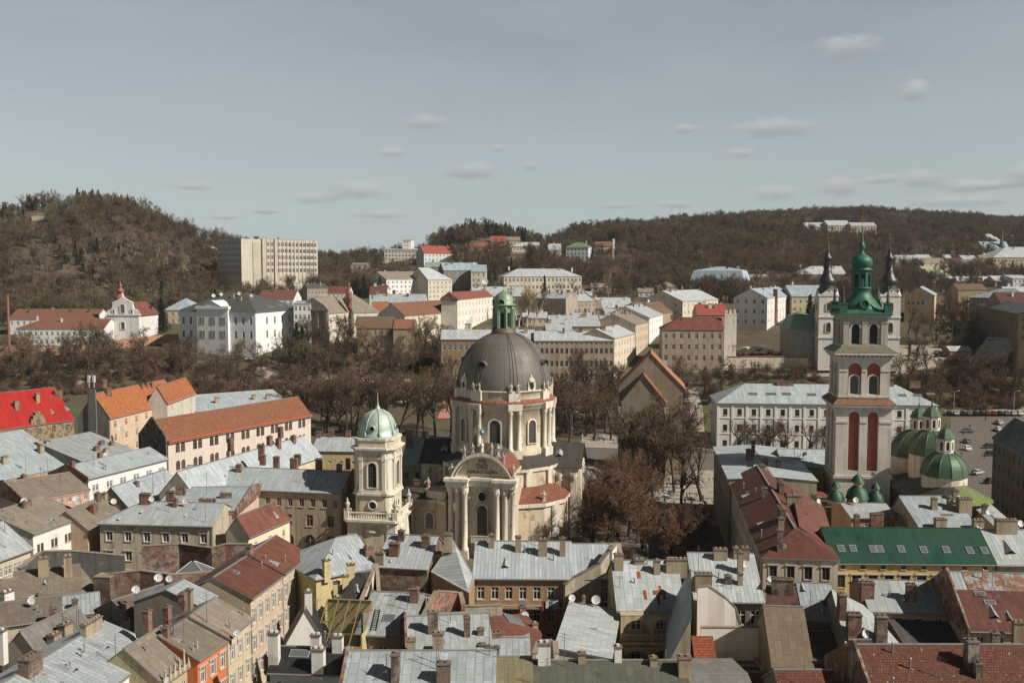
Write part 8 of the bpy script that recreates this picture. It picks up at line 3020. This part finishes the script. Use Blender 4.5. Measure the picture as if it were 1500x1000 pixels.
for box, n, h, lab in (((204, 243, 484, 490), 5, (14, 18), 'dark conifer in the clump right of the monastery church'), ((428, 445, 530, 538), 2, (15, 19), 'dark spruce at the right corner of the white mansion'),
                       ((1178, 1200, 474, 480), 3, (15, 18), 'dark fir beside the yellow brick wing'), ((795, 802, 440, 444), 1, (17, 19), 'lone dark fir before the long cream palace'),
                       ((1090, 1110, 476, 484), 1, (10, 12), 'small fir before the beige gable end'), ((1330, 1345, 524, 534), 3, (6, 8), 'small dark fir at the edge of the pale car park')):
    zone(lab, n, box, h, ['c0', 'c2'], gap=3, name='conifer')
zone('brown shrub on the park bank', 24, (0, 660, 535, 600), (2, 3.6), ['s0', 's1'], gap=3, cat='shrub', name='shrub')
zone('brown shrub on the bank above the parked cars', 18, (1310, 1500, 555, 602), (2, 3.4), ['s0'], gap=3, cat='shrub', name='shrub')
zone('russet shrub at the foot of the domed church', 10, (760, 930, 790, 830), (2.5, 4), ['s1'], gap=3, cat='shrub', name='shrub')
print('TREES', len(TREES))


def named(ng, nm, tp):
    n = ng.nodes.new('GeometryNodeInputNamedAttribute')
    n.data_type = tp
    n.inputs['Name'].default_value = nm
    return [s for s in n.outputs if s.enabled and s.name == 'Attribute'][0]


def scatter(name, label, cat, X, Y, Z, size, kind, keys, seed):
    """One mass of plants: a point cloud whose points carry plants of several kinds."""
    me = bpy.data.meshes.new(name)
    me.from_pydata(np.stack([X, Y, Z], -1).tolist(), [], [])
    turn = np.random.RandomState(seed).uniform(0, 6.28, len(X))
    for nm, tp, arr in (('size', 'FLOAT', size.astype(np.float32)), ('turn', 'FLOAT', turn.astype(np.float32)), ('kind_of_tree', 'INT', kind.astype(np.int32))):
        me.attributes.new(nm, tp, 'POINT').data.foreach_set('value', arr)
    o = obj(name, me)
    tag(o, label, cat, None, 'stuff')
    ng = bpy.data.node_groups.new(name, 'GeometryNodeTree')
    ng.interface.new_socket('Geometry', in_out='INPUT', socket_type='NodeSocketGeometry')
    ng.interface.new_socket('Geometry', in_out='OUTPUT', socket_type='NodeSocketGeometry')
    gi, go = ng.nodes.new('NodeGroupInput'), ng.nodes.new('NodeGroupOutput')
    jn = ng.nodes.new('GeometryNodeJoinGeometry')
    a_size, a_turn, a_kind = named(ng, 'size', 'FLOAT'), named(ng, 'turn', 'FLOAT'), named(ng, 'kind_of_tree', 'INT')
    cx_ = ng.nodes.new('ShaderNodeCombineXYZ')
    ng.links.new(a_turn, cx_.inputs[2])
    first_of = {}
    for q in C.objects:
        if q.type == 'MESH' and q.parent is not None and q.name.split('.')[0] in ('trunk', 'crown'):
            first_of.setdefault(q.data.name, q)
    for k, key in enumerate(keys):
        j2 = ng.nodes.new('GeometryNodeJoinGeometry')
        for me_ in PROTO[key][:2]:
            oi = ng.nodes.new('GeometryNodeObjectInfo')
            oi.transform_space = 'ORIGINAL'
            oi.inputs['Object'].default_value = first_of[me_.name]
            ng.links.new(oi.outputs['Geometry'], j2.inputs[0])
        ip = ng.nodes.new('GeometryNodeInstanceOnPoints')
        cmp_ = ng.nodes.new('FunctionNodeCompare')
        cmp_.data_type, cmp_.operation = 'INT', 'EQUAL'
        ins_ = [q for q in cmp_.inputs if q.enabled]
        ng.links.new(a_kind, ins_[0])
        ins_[1].default_value = k
        ng.links.new(gi.outputs[0], ip.inputs['Points'])
        ng.links.new(cmp_.outputs[0], ip.inputs['Selection'])
        ng.links.new(j2.outputs[0], ip.inputs['Instance'])
        ng.links.new(cx_.outputs[0], ip.inputs['Rotation'])
        ng.links.new(a_size, ip.inputs['Scale'])
        ng.links.new(ip.outputs[0], jn.inputs[0])
    ng.links.new(jn.outputs[0], go.inputs[0])
    md = o.modifiers.new('plants', 'NODES')
    md.node_group = ng
    return o


# undergrowth on the park banks
UX, UY = [], []
for (x0, x1, y0, y1, n) in ((-10, 280, 515, 582, 340), (270, 660, 535, 600, 330), (440, 660, 508, 540, 220), (800, 1010, 570, 640, 150), (1310, 1520, 548, 602, 260), (1370, 1520, 450, 545, 220), (965, 1210, 545, 590, 160)):
    for _ in range(n):
        p = hit(rnd.uniform(x0, x1), rnd.uniform(y0, y1))
        if not blocked(p.x, p.y, 1.5):
            UX.append(p.x)
            UY.append(p.y)
UX, UY = np.array(UX), np.array(UY)
u_rs = np.random.RandomState(9)
scatter('undergrowth', 'brown leafless undergrowth on the park banks', 'undergrowth', UX, UY, ground_np(UX, UY), u_rs.uniform(.5, 1.25, len(UX)), (u_rs.uniform(0, 1, len(UX)) < .25).astype(int), ('s0', 's1'), 3)

# ------------------------------------------------------------------ the woods on the hills: one mass of instanced trees
rs = np.random.RandomState(5)
NC = 66000
Yc = np.sqrt(rs.uniform(500 ** 2, 1760 ** 2, NC))
pxc = rs.uniform(-110, 1610, NC)
Xc = (pxc - 750) / F * Yc
dc_, df_ = np.interp(pxc, HP, HD), np.interp(pxc, HP, HF)
tc_ = (Yc - df_) / (dc_ - df_)
keep = (tc_ > -.12) & (Yc < dc_ + 40)
town = (pxc > 600) & (pxc < 1000) & (tc_ < .12)
keep &= ~(town & (rs.uniform(0, 1, NC) < .6))
right_town = (pxc > 1290) & (tc_ < .42)
keep &= ~(right_town & (rs.uniform(0, 1, NC) < .5))
for (a, b_, Yd) in BARE:
    keep &= ~((pxc > a) & (pxc < b_) & (Yc > Yd - 42) & (Yc < Yd + 26))
# fewer trees far away where each covers little
keep &= rs.uniform(0, 1, NC) < np.clip(1.35 - (Yc - 700) / 1800, .45, 1)
for (cx, cy, tx_, ty_, hl, hw_) in FOOT:
    u = (Xc - cx) * tx_ + (Yc - cy) * ty_
    v_ = -(Xc - cx) * ty_ + (Yc - cy) * tx_
    keep &= ~((np.abs(u) < hl + 2) & (np.abs(v_) < hw_ + 2))
Xw, Yw, tw_, pw_ = Xc[keep], Yc[keep], tc_[keep], pxc[keep]
Zw = ground_np(Xw, Yw)
nw = len(Xw)
kind = rs.randint(0, 5, nw)
ever = ((pw_ > 655) & (pw_ < 770) & (tw_ > .7) & (rs.uniform(0, 1, nw) < .6)) | ((pw_ > 110) & (pw_ < 195) & (tw_ > .93) & (rs.uniform(0, 1, nw) < .6)) | (rs.uniform(0, 1, nw) < .006)
n2_ = np.sin(Xw * .013 + Yw * .009 + 2) * np.sin(Xw * .027 - Yw * .019) + rs.normal(0, .25, nw)
kind[(n2_ > .5) & (rs.uniform(0, 1, nw) < .6)] = 6
n3_ = np.sin(Xw * .034 + 5) * np.sin(Yw * .029 + 1) + rs.normal(0, .1, nw)
kind[(n2_ < -.35) & (rs.uniform(0, 1, nw) < .7)] = 4
ever |= (n3_ > .86) & (rs.uniform(0, 1, nw) < .55)
kind[ever] = 5
size = rs.uniform(.48, 1.0, nw)
patchy = np.sin(Xw * .021 + 1.3) * np.sin(Yw * .017) + .5 * np.sin(Xw * .05 + Yw * .04)
size *= 1 + .22 * patchy
size = np.clip(size, .35, 1.3)
print('WOOD', nw)
scatter('wood', 'brown leafless wood covering the hills behind the town', 'wood', Xw, Yw, Zw, size, kind, ('b0', 'b1', 'b2', 'b3', 'g0', 'c2', 'w0'), 5)
# ------------------------------------------------------------------ cars
def car_proto(color, van=False):
    key = ('car', color, van)
    if key in CACHE:
        return CACHE[key]
    L, W, H1, H2 = (4.3, 1.72, .82, 1.42) if not van else (5.2, 1.95, 1.0, 2.15)
    b = MB()
    prof = [(-L / 2, .28), (L / 2, .28), (L / 2 + .02, .62), (L / 2 - .9, H1), (-L / 2 + .35, H1 + .03), (-L / 2, .75)] if not van else [(-L / 2, .3), (L / 2, .3), (L / 2, .85), (L / 2 - .55, H1 + .1), (-L / 2, H1 + .1)]
    cab = [(L / 2 - 1.05, H1), (L / 2 - 1.75, H2), (-L / 2 + 1.0, H2), (-L / 2 + .42, H1 + .03)] if not van else [(L / 2 - .6, H1 + .1), (L / 2 - 1.2, H2), (-L / 2 + .03, H2), (-L / 2 + .01, H1 + .1)]
    for pr, w0, w1 in ((prof, W / 2, W / 2), (cab, W / 2 - .05, W / 2 - .22)):
        n = len(pr)
        zmin, zmax = min(z for _, z in pr), max(z for _, z in pr)
        hw_ = lambda z: w0 + (w1 - w0) * (z - zmin) / max(.01, zmax - zmin)
        b.face([(x, -hw_(z), z) for x, z in pr], 0)
        b.face([(x, hw_(z), z) for x, z in pr][::-1], 0)
        for i in range(n):
            j = (i + 1) % n
            (x0, z0), (x1, z1) = pr[i], pr[j]
            b.face([(x0, -hw_(z0), z0), (x0, hw_(z0), z0), (x1, hw_(z1), z1), (x1, -hw_(z1), z1)], 0)
    body = b.data('body', paint(color, .25, .1, .1))
    g = MB()
    zt, zb = H2 - .10, (H1 if not van else H1 + .3) + .08
    for s in (-1, 1):
        y0, y1 = (W / 2 - .04) * s, (W / 2 - .19) * s
        g.face([(cab[0][0] - .15, y0, zb), (cab[1][0] - .02, y1, zt), (cab[2][0] + .05, y1, zt), (cab[3][0] + .2, y0, zb)][::s], 0)
    for x0, x1 in ((cab[0][0] + .02, cab[1][0] + .03), (cab[3][0] - .02, cab[2][0] - .03)):
        k = lambda x, z: (x0 + (x1 - x0) * (z - cab[0][1]) / (H2 - cab[0][1]), z)
        a, c = k(0, zb), k(0, zt)
        g.face([(a[0], -W / 2 + .2, a[1]), (a[0], W / 2 - .2, a[1]), (c[0], W / 2 - .32, c[1]), (c[0], -W / 2 + .32, c[1])], 0)
    win = g.data('windows', flat((.015, .017, .02), .1))
    w = MB()
    w.lathe([(.12, -.1), (.31, -.1), (.31, .1), (.12, .1)], 12)
    w.lathe([(.0, .11), (.17, .11)], 8, mat=1)
    M = Matrix.Rotation(R(90), 4, 'X')
    w.v = [tuple(M @ Vector(v)) for v in w.v]
    wheel = w.data('wheel', [flat((.02, .02, .02)), paint((.35, .35, .36), .3, .5)])
    CACHE[key] = (body, win, wheel, L, W)
    return CACHE[key]


def car(px, py, rot, color, label, group=None, van=False):
    body, win, wheel, L, W = car_proto(color, van)
    p = hit(px, py)
    p.z += .33
    r = thing('parked_van' if van else 'parked_car', label, 'van' if van else 'car', p, rot, group)
    obj('body', body, r)
    obj('windows', win, r)
    for sx in (-1, 1):
        for sy in (-1, 1):
            obj('wheel', wheel, r, (sx * L * .31, sy * (W / 2 - .1), .31))


SILVER, BLACK_, REDC, WHITEC, GREYC, YELC = (.45, .46, .47), (.02, .02, .022), (.22, .03, .025), (.70, .70, .69), (.14, .145, .15), (.65, .45, .05)
row = [(1390, BLACK_), (1400, SILVER), (1410, BLACK_), (1419, GREYC), (1428, BLACK_), (1437, BLACK_), (1446, REDC), (1455, REDC), (1464, BLACK_), (1474, GREYC), (1484, SILVER), (1494, WHITEC)]
for x, c in row:
    nm = {BLACK_: 'black', SILVER: 'silver', GREYC: 'grey', REDC: 'dark red', WHITEC: 'white'}[c]
    car(x, 609, R(80), c, '%s car nose in along the kerb row under the dark bank' % nm, '%s cars in the kerb row' % nm)
for x, y, rt, c, lab in ((1418, 635, 0, GREYC, 'grey car alone in the middle of the square'), (1416, 650, 90, GREYC, 'dark grey car parked just behind the white car'), (1416, 661, 88, WHITEC, 'white car parked alone on the paved square'),
                         (1432, 696, 35, SILVER, 'silver hatchback turning by the green church apse'), (1463, 622, 90, SILVER, 'silver car at the upper end beside the dark tenement'), (1462, 632, 90, WHITEC, 'white car beside the dark tenement roof'),
                         (1450, 657, 5, BLACK_, 'black car half hidden beside the dark tenement wall'), (1452, 668, 5, BLACK_, 'second black car lower beside the dark tenement wall'), (1452, 710, 20, BLACK_, 'black car nearest the green church apse'),
                         (68, 577, 15, WHITEC, 'white car on the park track behind the red roof'), (503, 523, 10, WHITEC, 'white car under the trees before the old grey church'), (516, 524, 10, SILVER, 'silver car between the white car and the yellow taxi'),
                         (517, 529, 10, YELC, 'yellow taxi under the bare trees'), (540, 523, 5, WHITEC, 'white car right of the yellow taxi'), (556, 522, 5, SILVER, 'silver car at the right end of the park row'),
                         (352, 527, 10, BLACK_, 'black car at the foot of the white mansion'), (366, 529, 10, SILVER, 'silver car at the foot of the white mansion'), (1343, 519, 85, WHITEC, 'white car at the upper end of the pale car park'),
                         (1358, 521, 60, SILVER, 'silver car in the pale car park'), (1376, 524, 20, BLACK_, 'black car by the small brick shed'), (1388, 522, 20, SILVER, 'silver car by the small brick shed'), (1374, 519, 20, GREYC, 'bluish grey car behind the black one by the brick shed'),
                         (1006, 592, 5, WHITEC, 'white car beside the salmon roofed stone hall'), (1032, 594, 0, BLACK_, 'black car under the tree right of the stone hall'), (1044, 593, 0, BLACK_, 'black car at the far right of the stone hall')):
    car(x, y, R(rt), c, lab)
car(1005, 579, R(60), WHITEC, 'white van behind the stone hall gable', van=True)
car(1018, 540, R(160), WHITEC, 'white van below the ornate red roofed house', van=True)
car(1034, 543, R(165), WHITEC, 'second white van lower on the slope road', van=True)


# ------------------------------------------------------------------ people: one skinned body, clothes as coloured zones
def person_mesh(k):
    r = random.Random(300 + k)
    me = bpy.data.meshes.new('person')
    st_ = r.uniform(.08, .26)
    arm_ = r.uniform(-.15, .3)
    J = {'pel': (0, 0, .95), 'che': (0, -.02, 1.32), 'nec': (0, 0, 1.50), 'hea': (0, -.03, 1.63), 'top': (0, -.01, 1.76),
         'kl': (.10, -st_ * .5, .50), 'fl': (.11, st_ * .3 - st_, .08), 'tl': (.12, -st_ - .18 + .05, .04), 'kr': (-.10, st_ * .3, .50), 'fr': (-.11, st_, .08), 'tr': (-.12, st_ - .17, .04),
         'hl': (.09, 0, .90), 'hr': (-.09, 0, .90), 'sl': (.19, 0, 1.42), 'sr': (-.19, 0, 1.42), 'el': (.26, .03 - arm_ * .4, 1.15), 'er': (-.26, .05, 1.15), 'wl': (.25, -.12 - arm_, .95), 'wr': (-.26, -.06, .90), 'nl': (.24, -.19 - arm_, .90), 'nr': (-.25, -.10, .80)}
    rad = {'pel': .155, 'che': .165, 'nec': .06, 'hea': .10, 'top': .07, 'hl': .10, 'hr': .10, 'kl': .065, 'kr': .065, 'fl': .05, 'fr': .05, 'tl': .04, 'tr': .04, 'sl': .075, 'sr': .075, 'el': .055, 'er': .055, 'wl': .04, 'wr': .04, 'nl': .035, 'nr': .035}
    E = [('pel', 'che'), ('che', 'nec'), ('nec', 'hea'), ('hea', 'top'), ('pel', 'hl'), ('hl', 'kl'), ('kl', 'fl'), ('fl', 'tl'), ('pel', 'hr'), ('hr', 'kr'), ('kr', 'fr'), ('fr', 'tr'), ('che', 'sl'), ('sl', 'el'), ('el', 'wl'), ('wl', 'nl'), ('che', 'sr'), ('sr', 'er'), ('er', 'wr'), ('wr', 'nr')]
    names = list(J)
    me.from_pydata([J[n] for n in names], [(names.index(a), names.index(b)) for a, b in E], [])
    o = bpy.data.objects.new('person', me)
    C.objects.link(o)
    sk = o.modifiers.new('skin', 'SKIN')
    for i, n in enumerate(names):
        o.data.skin_vertices[0].data[i].radius = (rad[n], rad[n])
    o.data.skin_vertices[0].data[0].use_root = True
    sb = o.modifiers.new('sub', 'SUBSURF')
    sb.levels = sb.render_levels = 1
    dg = bpy.context.evaluated_depsgraph_get()
    out_ = bpy.data.meshes.new_from_object(o.evaluated_get(dg))
    bpy.data.objects.remove(o)
    out_.materials.clear()
    for c in ((.1, .1, .1), (.05, .05, .06), (.42, .25, .18), (.05, .035, .025)):
        out_.materials.append(flat(c))
    for p in out_.polygons:
        z, x, y = p.center.z, abs(p.center.x), p.center.y
        p.use_smooth = True
        if z > 1.52:
            p.material_index = 3 if (z > 1.69 or y > .0) else 2
        elif z < .92 and x < .2:
            p.material_index = 1
        elif x > .19 and z < .93:
            p.material_index = 2
        else:
            p.material_index = 0
    return out_


PM = [person_mesh(k) for k in range(5)]
COATS = [((.03, .03, .035), 'black'), ((.30, .03, .03), 'red'), ((.06, .08, .16), 'blue'), ((.35, .33, .29), 'pale'), ((.16, .10, .06), 'brown'), ((.12, .13, .09), 'olive'), ((.05, .05, .05), 'dark grey'), ((.45, .12, .20), 'pink'), ((.50, .38, .05), 'yellow')]
W9 = [0, 0, 0, 6, 6, 2, 2, 3, 4, 5, 1]


def person(px, py, ci, label, group=None):
    p = hit(px, py)
    o = obj('person', PM[rnd.randrange(5)], None, (p.x, p.y, p.z + .14), rnd.uniform(0, 6.28))
    s = rnd.uniform(.94, 1.06)
    o.scale = (s, s, s)
    sl = o.material_slots[0]
    sl.link = 'OBJECT'
    sl.material = flat(COATS[ci][0])
    tag(o, label, 'person', group)


for i in range(62):
    ci = rnd.choice(W9)
    person(rnd.uniform(948, 1056), rnd.uniform(702, 762), ci, 'person in a %s coat in the market crowd on the plaza' % COATS[ci][1], 'people in the plaza market')
person(1056, 703, 7, 'person in a bright pink jacket at the right side of the market')
person(966, 727, 8, 'person in a yellow jacket at the left edge of the market')
for i in range(9):
    person(rnd.uniform(1392, 1450), rnd.uniform(606, 740), 0, 'person in dark clothes walking across the paved square', 'walkers on the paved square')
for i in range(6):
    person(rnd.uniform(880, 1010), rnd.uniform(640, 652), 0, 'person in dark clothes on the walk before the old stone hall', 'walkers before the stone hall')

# ------------------------------------------------------------------ market tables with books
def table_proto():
    b = MB()
    b.box(-1.2, 1.2, -.45, .45, .70, .76)
    t_ = b.data('table_top', flat((.45, .42, .36)))
    l_ = []
    for sx in (-1, 1):
        for sy in (-1, 1):
            q = MB()
            q.box(sx * 1.08 - .04, sx * 1.08 + .04, sy * .36 - .04, sy * .36 + .04, 0, .698)
            l_.append(q.data('leg', flat((.12, .09, .06))))
    return t_, l_


TT, TL = table_proto()
for i in range(22):
    px, py = rnd.uniform(950, 1052), rnd.uniform(700, 755)
    p = hit(px, py)
    p.z += .14
    rz = rnd.choice((0, .1, 1.5)) + rnd.uniform(-.1, .1)
    t_ = thing('market_table', 'trestle table of books at the plaza market', 'table', p, rz, 'book tables on the plaza')
    obj('table_top', TT, t_)
    for l in TL:
        obj('leg', l, t_)
    q = MB()
    for k in range(26):
        x, y = rnd.uniform(-1.05, 1.05), rnd.uniform(-.35, .35)
        q.box(-.12, .12, -.09, .09, .0, rnd.uniform(.03, .2), rnd.randrange(4), rnd.uniform(-.3, .3), (x, y, .763))
    o = q.build('books', [flat((.55, .52, .46)), flat((.30, .06, .05)), flat((.08, .12, .22)), flat((.10, .09, .08))], None, p, rz)
    o['kind'] = 'stuff'
    tag(o, 'second hand books laid out on a market table', 'books', 'books on the market tables')
# scaffold frame and umbrella
p = hit(1040, 758)
b = MB()
for i in range(8):
    x = -4 + i * 8 / 7
    b.tube((x, -1.6, 3.4), (x, 1.6, 4.2), .05, n=5)
for y, z in ((-1.6, 3.4), (1.6, 4.2), (-1.6, 3.0)):
    b.tube((-4, y, z), (4, y, z), .07, n=5)
for x in (-4, 4):
    for y, z in ((-1.6, 3.4), (1.6, 4.2)):
        b.tube((x, y, 0), (x, y, z), .08, n=5)
tag(b.build('canopy_frame', paint((.40, .38, .33), .6), None, (p.x, p.y, p.z), .12), 'bare metal canopy frame at the shaded end of the plaza', 'frame')
for px, py, c, lab in ((938, 741, (.60, .40, .05), 'yellow market umbrella under the russet tree'), (1012, 745, (.55, .55, .52), 'white market umbrella near the canopy frame'), (975, 738, (.5, .52, .58), 'pale blue market umbrella by the tree trunks')):
    p = hit(px, py)
    u = thing('umbrella', lab, 'umbrella', p)
    b = MB()
    b.tube((0, 0, 0), (0, 0, 2.4), .03, n=5)
    b.build('pole', STEEL, u)
    b = MB()
    b.lathe([(1.25, 1.9), (1.2, 1.95), (.6, 2.3), (0, 2.5)], 8, smooth=False)
    b.build('canopy', flat(c), u)

# ------------------------------------------------------------------ lamps, masts, poles
for px, py, lab in ((529, 563, 'street lamp beside the gravel road in the park'), (645, 553, 'street lamp left of the ribbed dome'), (1397, 606, 'street lamp at the corner of the white barracks'), (1485, 605, 'street lamp over the parked cars'),
                    (960, 648, 'street lamp before the old stone hall'), (838, 640, 'street lamp in the grove right of the dome')):
    p = hit(px, py)
    l = thing('street_lamp', lab, 'street lamp', p)
    b = MB()
    b.tube((0, 0, -.3), (0, 0, 8.2), .09, .06, 6)
    b.tube((0, 0, 8.2), (1.3, -.2, 8.7), .05, n=5)
    b.build('pole', paint((.45, .45, .43), .5), l)
    b = MB()
    b.box(-.45, .45, -.15, .15, -.08, .08)
    b.build('lamp_head', paint((.65, .65, .62), .4), l, (1.6, -.25, 8.75))
q = hit(898, 397)
b = MB()
hgt = EYE - (352 - HORIZON) / F * q.y - q.z
for sx, sy in ((-1, -1), (1, -1), (0, 1)):
    b.tube((sx * .9, sy * .8, 0), (sx * .45, sy * .4, hgt), .16, .10, 5)
for i in range(14):
    z0, z1 = hgt * i / 14, hgt * (i + 1) / 14
    b.tube((-.9 + .03 * i, -.8, z0), (.87 - .03 * i, -.8, z1), .07, n=4)
    b.tube((.9 - .03 * i, -.8, z0), (0, .8, z1), .07, n=4)
m_ = tag(b.build('radio_mast', paint((.62, .60, .57), .5), None, q), 'pale lattice radio mast at the foot of the wood', 'mast')
b = MB()
for z in (.72, .85, .95):
    for a in range(3):
        b.box(-.35, .35, -.3, .3, hgt * z, hgt * z + 2.6, 0, a * 2.1, (math.cos(a * 2.1) * .9, math.sin(a * 2.1) * .9, 0))
b.build('aerials', paint((.66, .66, .64), .5), m_)
q = hit(14, 520)
b = MB()
hgt = EYE - (433 - HORIZON) / F * q.y - q.z
b.tube((0, 0, -1), (0, 0, hgt), .75, .55, 10)
b.tube((0, 0, hgt), (0, 0, hgt + .5), .7, .7, 10)
tag(b.build('smokestack', paint((.22, .09, .06), .7), None, q), 'thin rust brown pipe stack at the left edge of the town', 'smokestack')
q = hit(711, 447)
b = MB()
zt = EYE - (412 - HORIZON) / F * q.y - q.z
b.tube((0, 0, 0), (0, 0, zt), .3, .2, 6)
pl = b.build('dish_mast', STEEL, None, q)
tag(pl, 'mast with a big white dish beyond the copper lantern', 'mast')
o = obj('dish', dish_mesh(2.1), pl, (0, 0, zt - 1.2))
q = hit(1310, 311)
b = MB()
b.tube((0, 0, 0), (0, 0, 30), .6, .3, 5)
tag(b.build('radio_mast', STEEL, None, (q.x, q.y, q.z)), 'distant thin mast on the far wooded skyline', 'mast')
# small flag pole and viewers on the top of the left hill
q = hit(113, 296)
b = MB()
b.tube((0, 0, 0), (0, 0, 19), .25, .12, 5)
tag(b.build('flag_pole', STEEL, None, q), 'tiny flag pole on top of the left wooded hill', 'flag pole')
# ------------------------------------------------------------------ the air over the town
b = MB()
b.box(-1900, 1900, -60, 1990, -40, 240)
hz_ = b.build('haze', bpy.data.materials.new('haze'))
hz_['kind'] = 'stuff'
hm_ = hz_.data.materials[0]
hm_.use_nodes = True
ht_ = hm_.node_tree
ht_.nodes.clear()
ho_ = ht_.nodes.new('ShaderNodeOutputMaterial')
hv_ = ht_.nodes.new('ShaderNodeVolumePrincipled')
hv_.inputs['Color'].default_value = (.86, .92, 1.0, 1)
hv_.inputs['Density'].default_value = .00004
ht_.links.new(hv_.outputs[0], ho_.inputs['Volume'])
